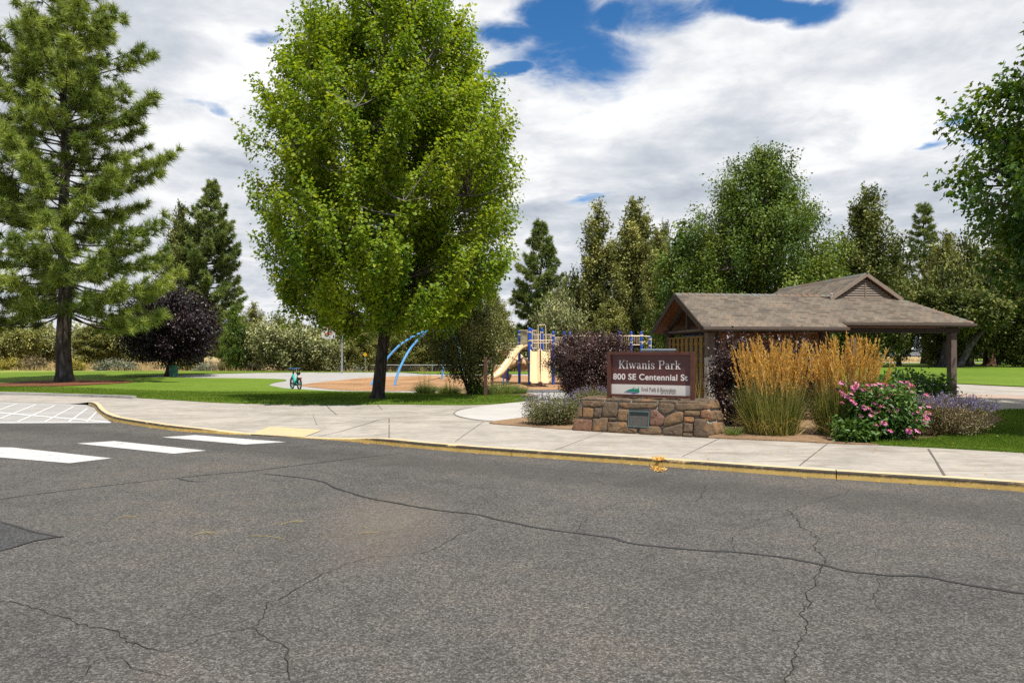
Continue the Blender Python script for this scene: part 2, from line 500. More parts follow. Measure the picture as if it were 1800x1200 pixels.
# kerb stone, cut into cast lengths
def kerb_mesh():
    mb = MB()
    prof = [(0.0, -.03), (0.012, .80), (0.035, .97), (0.07, 1.0), (.15, 1.0)]
    run = 0
    prev = None
    rings = []
    for i, ((x, y, h), (xi, yi)) in enumerate(zip(KS, kin)):
        nx_, ny_ = (xi - x) / .15, (yi - y) / .15
        ring = []
        for a, b in prof:
            z = b * h if b > 0 else -.03
            j = .004 * noise.noise((x * 3 + a * 30, y * 3, b * 5))
            ring.append((x + nx_ * (a + j), y + ny_ * (a + j), z + .006))
        rings.append(ring)
    cutlen = {i for i in range(len(rings)) if i % 13 == 11}
    m = len(prof)
    for i in range(min(NKERB, len(rings) - 1)):
        a, b = rings[i], rings[i + 1]
        if i in cutlen:
            a = [tuple(p + (q - p) * .03 for p, q in zip(u, v)) for u, v in zip(a, b)]
        vs = a + b
        mb.add(vs, [(k, k + 1, m + k + 1, m + k) for k in range(m - 1)])
    bm_o = mb.build('kerb', M['kerb'])
    return bm_o
tag(kerb_mesh(), kind='structure', label='kerb painted yellow with black tyre scuffs')

# low grey kerb along the lawn at the far left
mb = MB()
pp = [P(*p) for p in smooth([(-260, 691.5), (0, 693.8), (100, 695.8), (190, 698.5), (236, 700.5)], 6)]
for (a, b), (c, d) in zip(pp[:-1], pp[1:]):
    mb.beam((a, b, g(a, b) + .02), (c, d, g(c, d) + .02), .16, .16)
tag(mb.build('kerb_grey', M['kerb_grey']), kind='structure')

LZ = lambda o: (lambda x, y: g(x, y) + o)
# court and paths behind the lawn (grey), laid lower than the turf
court = [(-60, 667), (0, 664.5), (150, 662.5), (265, 661.5), (314, 659.8), (440, 655.8), (600, 654.3), (680, 654.4), (722, 656), (745, 657.6), (809, 658), (1010, 658), (1030, 662), (1030, 701),
         (940, 703), (900, 697), (860, 694.5), (725, 692.5), (655, 690.5), (590, 688.5), (511, 684.5), (485, 681), (472, 677.5), (480, 673.5), (503, 670), (493, 667.3), (440, 666.2), (315, 664.7), (265, 663.2), (150, 664), (0, 666.5), (-60, 669)]
court = [(440, 655.8), (600, 654.3), (680, 654.4), (722, 656), (745, 657.6), (809, 658), (1010, 658), (1060, 662), (1060, 702),
         (945, 703.5), (900, 699), (725, 694), (590, 690.5), (500, 687), (450, 682), (430, 677), (420, 668), (315, 665.5), (258, 664), (262, 661.6), (314, 659.6)]
sheet('path', [PC(*p) for p in smooth(court, 3, True)], M['court'], LZ(.012), step=1.6, skirt=.12)
# lawn island in front
isl_top = [(945, 701), (915, 697), (860, 694.5), (725, 692.3), (655, 690.3), (590, 688.5), (511, 684.3), (487, 681), (473, 677.3), (482, 673.3), (503, 669.8), (493, 667), (440, 665.8), (315, 664.4), (250, 663.2), (150, 663), (0, 664), (-300, 664)]
isl = [P(*p) for p in smooth(lawn_edge + [(870, 710)], 4)] + [P(*p) for p in smooth(isl_top, 4)]
sheet('lawn', isl, M['lawn'], LZ(.045), step=1.3, skirt=.14)
strip = [PC(*p) for p in smooth([(-300, 663.7), (0, 663.7), (150, 662.7), (250, 661.6), (314, 658.9), (440, 655.0), (600, 653.5), (680, 653.6), (722, 655.2), (745, 656.8), (809, 657.4), (1010, 657.4), (1200, 655.5)], 4)] + [((a - PX) / F * b, b) for a, b in [(1200, 57.6), (1000, 57.4), (700, 57.6), (500, 57.3), (380, 57.5), (240, 57), (120, 54.5), (0, 52.6), (-300, 52)]]
sheet('far_lawn_strip', strip, M['lawn'], LZ(.045), step=2, skirt=.14)
LAWN_FRONT = isl
# wood chip play area
chips = [(529, 677.5), (560, 672.5), (600, 668.5), (640, 664.5), (700, 661.8), (760, 660.8), (809, 660.6), (950, 660.4), (1050, 663), (1100, 672), (1060, 684), (1000, 685), (917, 685.8), (880, 687), (800, 687.8), (733, 687.4), (660, 687.6), (600, 686), (552, 681.5)]
CHIPS = [P(*p) for p in smooth(chips, 4, True)]
sheet('wood_chip_bed', CHIPS, M['chips'], LZ(.03), step=1.4, skirt=.12)
# pale fresh concrete branch path
newc = [(800, 727), (816, 720), (860, 712.5), (945, 704), (1012, 700), (1016, 708), (948, 722), (930, 733), (905, 741), (850, 739), (812, 733)]
sheet('path_new_concrete', [P(*p) for p in smooth(newc, 4, True)], M['concrete_new'], lambda x, y: walk_z(x, y) + .010, step=1)
sheet('asphalt_path', [P(*p) for p in [(917, 686), (1050, 685.3), (1060, 689), (930, 690.5)]], M['asphalt_far'], LZ(.03), step=1.5)
# planting beds
sheet('bed_soil', [P(*p) for p in smooth([(860, 744), (900, 737), (950, 731), (1000, 722), (1060, 706), (1240, 706), (1420, 706), (1560, 706), (1640, 716), (1740, 726), (1758, 742), (1730, 762), (1640, 778), (1530, 782), (1380, 775.5), (1240, 769.5), (1012, 756), (930, 750)], 4, True)],
      M['soil'], LZ(.022), step=.8, skirt=.1)
sheet('kiosk_bed', [P(*p) for p in smooth([(725, 693), (800, 689.5), (880, 688), (925, 692), (945, 699.5), (900, 697.5), (800, 696.5), (730, 696)], 4, True)], M['soil'], LZ(.065), step=1, skirt=.1)
# mulch ring under the big pine
sheet('mulch_ring', [P(*p) for p in smooth([(-80, 677), (0, 676), (60, 671.5), (113, 670), (170, 671), (225, 671.2), (232, 673.5), (180, 677), (100, 680.5), (0, 681.5), (-80, 682)], 4, True)], M['bark_mulch'], LZ(.085), step=1.2, skirt=.1)
# unmown fringe of green-yellow weeds at the far left
sheet('weeds', [((a - PX) / F * b, b) for a, b in [(-300, 51.5), (0, 52.2), (120, 54), (240, 56.6), (240, 62), (120, 62.5), (0, 61), (-300, 61)]], M['weeds'], LZ(.05), step=2.5)
# right hand side: plaza, lawn, front lawn
sheet('plaza', [P(*p) for p in [(1400, 668), (1560, 670.5), (1640, 673.5), (1800, 681), (1990, 690), (2150, 735), (1800, 722), (1735, 725), (1600, 716), (1460, 712), (1240, 712), (1060, 709), (1060, 684), (1150, 676)]], M['concrete'], LZ(.015), step=1.2, skirt=.1)
sheet('plaza_band', [P(*p) for p in [(1560, 688), (1650, 690.5), (1800, 697), (1990, 706), (1990, 710), (1800, 702.5), (1650, 699), (1560, 697)]], M['plaza_band'], LZ(.022), step=1)
lawn_r = [P(*p) for p in smooth([(1380, 667), (1560, 670.5), (1640, 673.2), (1800, 680.3), (2150, 696)], 3)] + [P(*p) for p in [(2150, 643), (1800, 637.2), (1700, 637.4), (1640, 638), (1560, 638.5), (1460, 640), (1380, 643)]]
sheet('lawn_right', lawn_r, M['lawn'], LZ(.04), step=2.2, skirt=.14)
LAWN_RIGHT_FRONT = [P(*p) for p in [(1530, 781.3)]] + [P(*p) for p in smooth([(1530, 781.3), (1620, 775.5), (1700, 764), (1748, 750), (1760, 738), (1745, 727), (1800, 722), (1990, 728)], 4)] + [P(*p) for p in [(2150, 760), (2150, 814.5), (1800, 795.5), (1660, 787.5)]]
LAWN_RIGHT_FRONT = LAWN_RIGHT_FRONT[1:]
sheet('lawn_front', LAWN_RIGHT_FRONT, M['lawn'], LZ(.04), step=.8, skirt=.14)
sheet('far_path', [P(*p) for p in [(1560, 637.8), (1640, 637.0), (1800, 635.6), (2150, 640), (2150, 642.5), (1800, 637), (1640, 637.8), (1560, 638.4)]], M['court'], LZ(.03), step=3)
sheet('far_lot', [P(*p) for p in [(1440, 626.5), (1700, 626), (1900, 626), (1900, 616.5), (1440, 617)]], M['asphalt_far'], LZ(.08), step=6)
sheet('far_lawn', [P(*p) for p in [(1700, 635), (1800, 635), (2000, 636), (2000, 629), (1800, 628.5), (1730, 629)]], M['lawn'], LZ(.06), step=4)

# ------------------------------------------------------------------ markings, joints, cracks
def marking(name, quads, mat, z, label=None):
    mb = MB()
    for q in quads:
        pts = [PR(*p) for p in q]
        n = len(mb.v)
        mb.add([(x, y, (z(x, y) if callable(z) else z)) for x, y in pts], [tuple(range(len(pts)))])
    return tag(mb.build(name, mat), kind='structure', label=label)

CW = [((285, 768.5), (343, 764.6), (503, 777), (430, 781.3)),
      ((135, 779.5), (201, 775.2), (363, 792), (305, 797.5)),
      ((-60, 785.5), (22, 786.5), (196, 805.5), (122, 814.2), (-60, 799))]
for q in CW:
    marking('crosswalk_bar', [q], M['white_mark'], .006)
hatch = []
for i in range(9):
    x0 = -150 + i * 38
    def pt(x, y): return (x, y)
    top = (x0 + 60 + i * 0, 711.5 + i * .25); bot = (x0 - 40, 743.0)
    hatch.append((bot, (bot[0] + 8, 743.0), (top[0] + 5, top[1]), top))
def hat(a, b, w):
    w *= .72
    return ((a[0], a[1]), (a[0] + w, a[1]), (b[0] + w * .7, b[1]), (b[0], b[1]))
hatch = [hat((-60, 741), (28, 709.6), 8), hat((-16, 741.2), (62, 711.0), 8), hat((28, 741.6), (95, 712.6), 8), hat((76, 741.8), (128, 714.6), 7), hat((118, 742), (152, 718), 7), hat((150, 742), (168, 724.5), 6), hat((-110, 741), (-6, 708.5), 8)]
hatch += [((-300, 724.5), (-300, 726.0), (0, 726.8), (190, 743.0), (193, 741.4), (2, 724.9))]
hatch += [((-300, 742.6), (-300, 744.4), (195, 743.8), (195, 742.4))]
for q in hatch:
    marking('parking_stripe', [q], M['stall_mark'], .011 + .002 * hatch.index(q) / len(hatch))
marking('tactile_pad', [((440, 764.4), (474, 754.2), (567, 759.5), (533, 769.5))], M['tactile'], lambda x, y: walk_z(x, y) + .006)

def ribbon(name, px, w, mat, z, jit=.0, taper=False, kind='structure', n=8, ground=PR):
    pts = [ground(*p) for p in px]
    pts = smooth(pts, n) if n > 1 else pts
    vs = []; fs = []
    m = len(pts)
    for i, (x, y) in enumerate(pts):
        x0, y0 = pts[max(0, i - 1)]; x1, y1 = pts[min(m - 1, i + 1)]
        dx, dy = x1 - x0, y1 - y0; l = math.hypot(dx, dy) + 1e-9
        o = jit * (noise.noise((x * 4, y * 4, .3)) + .7 * noise.noise((x * 14, y * 14, 3.3)))
        ww = w * (1 + .5 * noise.noise((x * 5, y * 5, 7.7)) + .35 * noise.noise((x * 22, y * 22, 1.7)))
        if taper: ww *= min(1, (i + 1) / 4, (m - i) / 6)
        ww = max(.0015, ww)
        cx, cy = x - dy / l * o, y + dx / l * o
        zz = z(cx, cy) if callable(z) else z
        vs += [(cx - dy / l * ww / 2, cy + dx / l * ww / 2, zz), (cx + dy / l * ww / 2, cy - dx / l * ww / 2, zz)]
    fs = [(2*i, 2*i+1, 2*i+3, 2*i+2) for i in range(m - 1)]
    mb = MB(); mb.add(vs, fs)
    return tag(mb.build(name, mat), kind=kind)

ribbon('crack_sealant', [(462, 833), (520, 838), (560, 845), (590, 857), (640, 873), (700, 885), (760, 895), (830, 903), (880, 914), (930, 925), (1000, 935), (1070, 944), (1100, 953), (1150, 960), (1230, 967), (1300, 971), (1370, 978), (1440, 991), (1500, 1005), (1560, 1011), (1620, 1013), (1700, 1028), (1800, 1043), (1950, 1062)], .034, M['tar'], .005, .02, True)
ribbon('crack_sealant', [(-80, 888), (0, 877), (100, 864), (200, 852), (300, 841), (400, 831), (440, 828), (520, 818), (620, 806), (715, 795)], .022, M['tar'], .004, .012, True)
ribbon('crack_sealant', [(310, 840), (325, 844), (345, 846.5), (371, 845.5)], .025, M['tar'], .006, .01, True)
tag(sheet('asphalt_patch', [PR(-260, 880), PR(0, 918), PR(60, 935), PR(103, 944), PR(60, 951), PR(0, 967), PR(-260, 1010)], M['asphalt_patch'], .003, step=3), kind='structure')
ribbon('crack_sealant', [(-120, 898), (0, 918), (60, 935), (107, 944.5)], .03, M['tar'], .0065, .006)
ribbon('crack_sealant', [(-120, 990), (0, 968), (60, 951), (112, 943)], .026, M['tar'], .0075, .006)
TH = [[(-30, 1045), (0, 1055), (60, 1070), (100, 1080), (150, 1100), (220, 1118), (260, 1138), (310, 1142), (360, 1120), (410, 1106), (440, 1100), (455, 1085), (465, 1065), (500, 1045), (550, 1018), (600, 995), (650, 980), (700, 975), (760, 968), (800, 945), (840, 925)],
      [(445, 1101), (480, 1125), (500, 1140), (508, 1165), (515, 1200)],
      [(1390, 893), (1400, 915), (1425, 935), (1440, 950), (1438, 965), (1450, 985), (1440, 1010), (1420, 1035), (1425, 1060), (1410, 1080), (1425, 1105), (1400, 1130), (1395, 1165), (1388, 1210)],
      [(1543, 1010), (1535, 1040), (1540, 1070), (1565, 1085), (1592, 1102)],
      [(1297, 970), (1290, 942), (1340, 917), (1382, 905), (1392, 895)], [(1392, 895), (1440, 880), (1480, 868), (1490, 860)],
      [(1010, 935), (1040, 905), (1085, 885), (1180, 880), (1210, 882)], [(1400, 912), (1450, 915), (1520, 930)],
      [(700, 888), (720, 880), (760, 868), (800, 858), (815, 850)], [(520, 828), (560, 828), (620, 842), (700, 850), (760, 856)],
      [(60, 1215), (150, 1190), (180, 1160), (235, 1170), (300, 1195)], [(1220, 882), (1240, 862), (1235, 850)]]
for i, c in enumerate(TH):
    ribbon('asphalt_crack', c, .0056 if i in (0, 1, 2) else .0036, M['crack'], .0045 + .0004 * i, .045, True, n=12)
JZ = lambda x, y: walk_z(x, y) + .006
for q, w in ([((1632, 789), (1660, 834)), .030], [((1455, 779.5), (1405, 817)), .016], [((1265, 770.5), (1200, 801)), .014], [((1060, 759.5), (975, 790)), .010],
             [((684, 735), (684, 768)), .022], [((573, 711.5), (580, 719), (592, 729)), .022], [((664, 712), (672, 720)), .018], [((560, 758), (640, 745), (684, 735), (800, 728)), .016],
             [((797, 727), (806, 720), (830, 716)), .02], [((797, 727.5), (812, 734), (850, 740), (905, 742)), .02], [((684, 735), (500, 727), (330, 722)), .012], [((1800, 797), (1860, 845)), .02], [((850, 741), (800, 775)), .012], [((550, 728), (553, 737), (557, 744)), .010]):
    ribbon('pavement_joint', list(q), w, M['joint'], JZ, .004, n=4, ground=P)
# ------------------------------------------------------------------ foliage
def unit(a): return a / (np.linalg.norm(a, axis=-1, keepdims=True) + 1e-9)

LEAF_T = np.array([(0, 0, 0), (.5, .38, .10), (0, 1.0, -.16), (-.5, .38, .10)], dtype=np.float32)
LEAF_F = np.array([(0, 1, 2), (0, 2, 3)])
MAPLE_T = np.array([(0, 0, 0), (.62, .30, .06), (.26, .46, .06), (.46, .86, -.02), (0, 1.05, -.15), (-.46, .86, -.02), (-.26, .46, .06), (-.62, .30, .06)], dtype=np.float32)
MAPLE_F = np.array([(0, 1, 2), (0, 2, 4), (2, 3, 4), (0, 4, 6), (4, 5, 6), (0, 6, 7)])
NEEDLE_T = np.array([(-.5, 0, 0), (.5, 0, 0), (0, 1, 0)], dtype=np.float32)
NEEDLE_F = np.array([(0, 1, 2)])

def cards(C, D, U, L, W, T, Fc):
    """place a small template on every point: tip along D, face along U"""
    D = unit(D); Sx = unit(np.cross(D, U)); Nn = np.cross(Sx, D)
    L = L[:, None, None]; W = W[:, None, None]
    V = C[:, None, :] + W * T[None, :, 0:1] * Sx[:, None, :] + L * T[None, :, 1:2] * D[:, None, :] + L * T[None, :, 2:3] * Nn[:, None, :]
    n, k = len(C), len(T)
    Fa = Fc[None] + (np.arange(n) * k)[:, None, None]
    return V.reshape(-1, 3), Fa.reshape(-1, Fc.shape[1]), k

def leaf_object(name, mat, parent, C, D, U, L, W, tone, T=LEAF_T, Fc=LEAF_F):
    V, Fa, k = cards(C, D, U, L, W, T, Fc)
    return np_mesh(name, V, Fa, mat, parent, np.repeat(np.clip(tone, 0, 1), k))

def bez(a, b, c, n):
    t = np.linspace(0, 1, n)[:, None]
    return (1 - t) ** 2 * a + 2 * t * (1 - t) * b + t * t * c

def interp(prof, h):
    hs = [p[0] for p in prof]; rs = [p[1] for p in prof]
    return np.interp(h, hs, rs)

def crown_clusters(prof, n, r_, lump=.18, pw=.4, seed=0, gap=.0):
    """points through the crown volume, most of them near its outer face"""
    rg = np.random.default_rng(seed)
    h0, h1 = prof[0][0], prof[-1][0]
    out = []
    tries = 0
    rmax = max(p[1] for p in prof)
    while len(out) < n and tries < n * 60:
        tries += 1
        h = rg.uniform(h0, h1); r = interp(prof, h)
        if rg.random() > (r / rmax) ** 1.1 + .06: continue
        a = rg.uniform(0, 2 * math.pi)
        lm = 1 + lump * noise.noise((math.cos(a) * 1.6 + seed * 3.1, math.sin(a) * 1.6, h * .55)) + lump * .7 * noise.noise((math.cos(a) * 4 + seed, math.sin(a) * 4, h * 1.3))
        rr = r * lm * rg.random() ** pw
        p = (rr * math.cos(a), rr * math.sin(a), h)
        if gap > 0 and noise.noise((p[0] * .9 + seed, p[1] * .9, p[2] * .7)) < -gap: continue
        out.append(p)
    return np.array(out)

def broadleaf(name, label, cat, loc, prof, trunk_r, fork, ncl, npl, leaf, sig, lmat, bmat, seed=1, leaders=7, lump=.18, pw=.4,
              lean=(0, 0), T=LEAF_T, Fc=LEAF_F, droop=.35, group=None, gap=.35, tone_bias=0., trunk_pts=None, wr=.62, elong=1.5, roots=True, crownname='crown', stems=1, rz=0., limbmat=None, tv=.19, coff=0.):
    rg = np.random.default_rng(seed)
    root = empty(name, loc, rz, label, cat, group)
    H = prof[-1][0]
    mb = MB()
    # trunk
    top = np.array([lean[0], lean[1], fork])
    tr = [np.array((0, 0, -.15)), np.array((0, 0, .05)), np.array((lean[0] * .15, lean[1] * .15, .3)), np.array((lean[0] * .5, lean[1] * .5, fork * .55)), top]
    rad = [trunk_r * 1.55, trunk_r * 1.4, trunk_r * 1.08, trunk_r * .95, trunk_r * .9]
    mb.tube(tr, rad, 12)
    nodes = [(p, r) for p, r in zip(tr[2:], rad[2:])]
    tk = mb
    if limbmat: mb = MB()
    for i in range(leaders):
        a = 2 * math.pi * (i + rg.uniform(-.3, .3)) / max(leaders, 1)
        hh = fork + (H - fork) * (rg.uniform(.55, .85) if i else .96)
        r = interp(prof, hh) * (rg.uniform(.35, .75) if i else .05)
        tgt = np.array((r * math.cos(a), r * math.sin(a), hh)) + np.array((lean[0], lean[1], 0)) * .4
        mid = top + np.array((r * .55 * math.cos(a), r * .55 * math.sin(a), (hh - fork) * .32))
        pts = bez(top - np.array((0, 0, .25)), mid, tgt, 12)
        pts[1:-1] += rg.normal(0, .03 * trunk_r / .2, (10, 3))
        r0 = trunk_r * (.62 if i else .8)
        rr = [r0 * (1 - .9 * (k / 11) ** .8) for k in range(12)]
        mb.tube(pts, rr, 7)
        nodes += [(p, q) for p, q in zip(pts, rr)]
        # secondary limbs
        for _ in range(4):
            k = rg.integers(3, 9); b0 = pts[k]
            a2 = a + rg.uniform(-1.1, 1.1)
            h2 = min(H * .95, b0[2] + rg.uniform(.08, .25) * (H - fork))
            r2 = interp(prof, h2) * rg.uniform(.6, .9)
            t2 = np.array((r2 * math.cos(a2), r2 * math.sin(a2), h2))
            p2 = bez(b0, (b0 * .45 + t2 * .55) + np.array((0, 0, -.05 * H)), t2, 8)
            q2 = [rr[k] * .6 * (1 - .85 * j / 7) for j in range(8)]
            mb.tube(p2, q2, 5)
            nodes += [(p, q) for p, q in zip(p2, q2)]
    NP = np.array([p for p, q in nodes]); rmax = max(p[1] for p in prof)
    CL = crown_clusters(prof, ncl, None, lump, pw, seed, gap)
    CL[:, 2] *= (H - 1.5 * sig) / H
    CL[:, 0] += lean[0] * .5 + coff; CL[:, 1] += lean[1] * .5
    Cs, Ds, Us, Ts = [], [], [], []
    for c in CL:
        d = np.linalg.norm(NP - c, axis=1) + np.where(NP[:, 2] > c[2] - .1, 2.5 * np.maximum(0, NP[:, 2] - c[2] + .3), 0)
        b = NP[int(np.argmin(d))]
        out = c - np.array((lean[0] * .5 + coff, lean[1] * .5, 0)); rad_ = unit(np.array((out[0], out[1], 0.0)))
        ax = unit(rad_ * .55 + np.array((0, 0, .75)) + rg.normal(0, .22, 3))
        tip = c + ax * sig * .9
        pts = bez(b, c - ax * sig * 1.2, tip, 6)
        mb.tube(pts, [.028 * trunk_r / .2 * (1 - .8 * j / 5) + .004 for j in range(6)], 3, cap=False)
        kz = .34 + .66 * min(1.0, interp(prof, c[2] * H / (H - 1.5 * sig)) / (.55 * rmax))
        n = int(npl * rg.uniform(.6, 1.4) * kz ** 1.5) + 8
        t = np.clip(rg.normal(0, 1, n), -1.7, 1.7); off = np.clip(rg.normal(0, 1, (n, 3)), -1.6, 1.6) * sig * wr
        pc = c + ax * (t * sig * elong * .62 * kz ** .5)[:, None] + off * kz
        Cs.append(pc)
        Ds.append(rad_ * .5 + rg.normal(0, .62, (n, 3)) + np.array((0, 0, -droop)) + (off / (sig + 1e-6)) * .35)
        Us.append(np.array((0, 0, 1.0)) + rad_ * .35 + rg.normal(0, .42, (n, 3)))
        base = .44 + tone_bias + tv * rg.normal() + .10 * noise.noise((c[0] * .5, c[1] * .5, c[2] * .5 + seed))
        Ts.append(base + rg.normal(0, .17, n))
    C = np.concatenate(Cs); n = len(C)
    L = leaf * rg.uniform(.7, 1.25, n); W = L * rg.uniform(.75, 1.05, n) * (.8 if T is LEAF_T else 1.0)
    leaf_object(crownname, lmat, root, C, np.concatenate(Ds), np.concatenate(Us), L, W, np.concatenate(Ts), T, Fc)
    if limbmat: mb.build('limbs', limbmat, root, smooth_=True)
    tk.build('trunk', bmat, root, smooth_=True)
    return root

def needle_tuft_set(C, D, rg, nn, ln, wd):
    """bottle-brush of needles round the end of each twig"""
    n = len(C)
    Cr = np.repeat(C, nn, 0); Dr = np.repeat(unit(D), nn, 0)
    v = rg.normal(0, 1, (n * nn, 3)); v -= (v * Dr).sum(1, keepdims=True) * Dr; v = unit(v)
    k = rg.uniform(.15, 1.35, (n * nn, 1))
    dirs = unit(Dr * k + v * .9 + np.array((0, 0, -.12)))
    st = Cr - Dr * rg.uniform(0, .55, (n * nn, 1)) * ln
    return st, dirs, rg.normal(0, 1, (n * nn, 3)), np.full(n * nn, ln) * rg.uniform(.7, 1.2, n * nn), np.full(n * nn, wd)

def pine(name, label, cat, loc, H, prof, trunk_r, first, nmat_, bmat, seed=1, whorl=.55, nb=5, nn=34, ln=.28, wd=.022, up=.25, sub=.55, lean=(0, 0), group=None, dens=1.0, tone_bias=0, rz=0., drop=.15, irreg=False):
    rg = np.random.default_rng(seed)
    root = empty(name, loc, rz, label, cat, group)
    mb = MB()
    n = 22
    tr = [np.array((lean[0] * (i / n) ** 1.3 + .12 * math.sin(i * .8 + seed), lean[1] * (i / n) ** 1.3 + .1 * math.cos(i * .7), -.2 + (H + .2) * i / n)) for i in range(n + 1)]
    tr[0][:2] = 0; tr[1][:2] *= .2
    rad = [trunk_r * (1.5 if i == 0 else 1.0) * max(.05, (1 - i / n) ** .8) for i in range(n + 1)]
    rad[1] = trunk_r * 1.0
    mb.tube([tr[0], np.array((0, 0, .12)), np.array((0, 0, .55))] + tr[1:], [trunk_r * 1.5, trunk_r * 1.28, trunk_r * 1.06] + rad[1:], 14)
    tz = np.array([p[2] for p in tr]); tx = np.array([p[0] for p in tr]); ty = np.array([p[1] for p in tr])
    TC, TD, TT = [], [], []
    h = first
    while h < H * .985:
        a0 = rg.uniform(0, 6.28)
        m = max(2, int(nb * rg.uniform(.7, 1.3)))
        for i in range(m):
            a = a0 + 2 * math.pi * i / m + rg.uniform(-.45, .45)
            hb = h + rg.uniform(-.3, .3) * whorl
            r = interp(prof, hb) * (rg.uniform(.42, 1.2) if irreg else rg.uniform(.62, 1.1))
            if r < .15: r = .15
            base = np.array((np.interp(hb, tz, tx), np.interp(hb, tz, ty), hb))
            dv = np.array((math.cos(a), math.sin(a), 0))
            el = -drop + (up + drop) * (hb - first) / (H - first)
            tip = base + dv * r + np.array((0, 0, r * (el + .18)))
            mid = base + dv * r * .6 + np.array((0, 0, r * (el - .16)))
            k = max(4, int(r / .5))
            pts = bez(base, mid, tip, k + 1)
            br = trunk_r * (.11 if irreg else .16) * min(1, r / 3) + .012
            mb.tube(pts, [br * (1 - .85 * j / k) for j in range(k + 1)], 5, cap=False)
            TC.append(tip); TD.append(tip - pts[-2]); 
            bt = .45 + tone_bias + rg.normal(0, .12); TT.append(bt)
            ns = int(r / sub * 3.2 * dens) + 2
            for s in range(ns):
                f = rg.uniform(.16, 1.0) ** .70
                q = pts[0] * 0 + bez(base, mid, tip, 30)[int(f * 29)]
                side = np.array((-dv[1], dv[0], 0)) * rg.choice((-1, 1))
                sl = (.25 + .28 * r * (1.05 - f)) * rg.uniform(.5, 1.15)
                d = unit(dv * rg.uniform(.35, .9) + side * rg.uniform(.2, 1.0) + np.array((0, 0, rg.uniform(-.18, .62))))
                e = q + d * sl
                mb.tube([q, q * .4 + e * .6 + np.array((0, 0, -.05 * sl)), e], [.014, .010, .006], 3, cap=False)
                for u in ((1.0, .55) if sl > .55 else (1.0,)):
                    TC.append(q + (e - q) * u + rg.normal(0, .05, 3)); TD.append(d + np.array((0, 0, .3)) + rg.normal(0, .25, 3)); TT.append(bt + rg.normal(0, .17))
        h += whorl * rg.uniform(.75, 1.25)
    C = np.array(TC); D = np.array(TD)
    c, d, u, L, W = needle_tuft_set(C, D, rg, nn, ln, wd)
    tone = np.repeat(np.array(TT), nn) + rg.normal(0, .16, len(c))
    leaf_object('crown', nmat_, root, c, d, u, L, W, tone, NEEDLE_T, NEEDLE_F)
    mb.build('trunk', bmat, root, smooth_=True)
    return root

def copy_thing(o, loc, rz, s, name=None, label=None, group=None):
    c = o.copy(); COL.objects.link(c)
    c.location = loc; c.rotation_euler = (0, 0, rz); c.scale = s if hasattr(s, '__len__') else (s, s, s)
    if label: c['label'] = label
    if group: c['group'] = group
    for ch in list(o.children):
        d = ch.copy(); COL.objects.link(d); d.parent = c
        for gc in ch.children:
            e = gc.copy(); COL.objects.link(e); e.parent = d
    return c

M['leaf_maple'] = m_leaf('leaf_maple', (0.044, 0.113, 0.009), (0.192, 0.293, 0.016), (0.418, 0.460, 0.034), .50)
M['leaf_maple2'] = m_leaf('leaf_maple_dark', (0.024, 0.070, 0.010), (0.083, 0.169, 0.015), (0.208, 0.284, 0.024), .34)
M['leaf_oak'] = m_leaf('leaf_oak', (0.039, 0.083, 0.011), (0.118, 0.184, 0.020), (0.242, 0.285, 0.046), .28)
M['leaf_small'] = m_leaf('leaf_small_tree', (0.045, 0.097, 0.015), (0.127, 0.201, 0.030), (0.267, 0.304, 0.059), .28)
M['leaf_plum'] = m_leaf('leaf_plum', (0.008, 0.003, 0.004), (0.019, 0.008, 0.010), (0.055, 0.029, 0.027), .10, .4, .45)
M['leaf_barberry'] = m_leaf('leaf_purple_shrub', (0.022, 0.010, 0.010), (0.063, 0.029, 0.025), (0.204, 0.120, 0.091), .12, .4, .5)
M['leaf_crab'] = m_leaf('leaf_crabapple', (0.047, 0.068, 0.016), (0.142, 0.162, 0.041), (0.311, 0.230, 0.095), .25)
M['needle_pine'] = m_leaf('needle_pine', (0.061, 0.106, 0.017), (0.204, 0.277, 0.047), (0.434, 0.487, 0.103), .28, .45, .35)
M['needle_dark'] = m_leaf('needle_dark_pine', (0.053, 0.094, 0.021), (0.157, 0.218, 0.048), (0.334, 0.365, 0.106), .2, .5, .3)
M['juniper'] = m_leaf('juniper_sprays', (0.076, 0.095, 0.026), (0.245, 0.255, 0.072), (0.473, 0.445, 0.149), .16, .65, .2)
M['juniper_grey'] = m_leaf('juniper_grey_sprays', (0.090, 0.109, 0.048), (0.281, 0.295, 0.127), (0.544, 0.526, 0.270), .16, .65, .2)
M['juniper_dark'] = m_leaf('juniper_dark_sprays', (0.042, 0.065, 0.018), (0.140, 0.162, 0.041), (0.299, 0.292, 0.078), .14, .65, .2)
M['bark_pine'] = m_bark('bark_pine', (.075, .060, .050), (.20, .17, .145), 3.2)
M['bark_red'] = m_bark('bark_red', (.11, .055, .032), (.26, .15, .09), 3.5)
M['bark_grey'] = m_bark('bark_grey', (.10, .082, .066), (.22, .19, .16), 5.0)
M['bark_pale'] = m_bark('bark_pale', (.14, .12, .10), (.26, .235, .205), 5.0)
M['bark_dark'] = m_bark('bark_dark', (.052, .040, .032), (.12, .098, .080), 5.0)

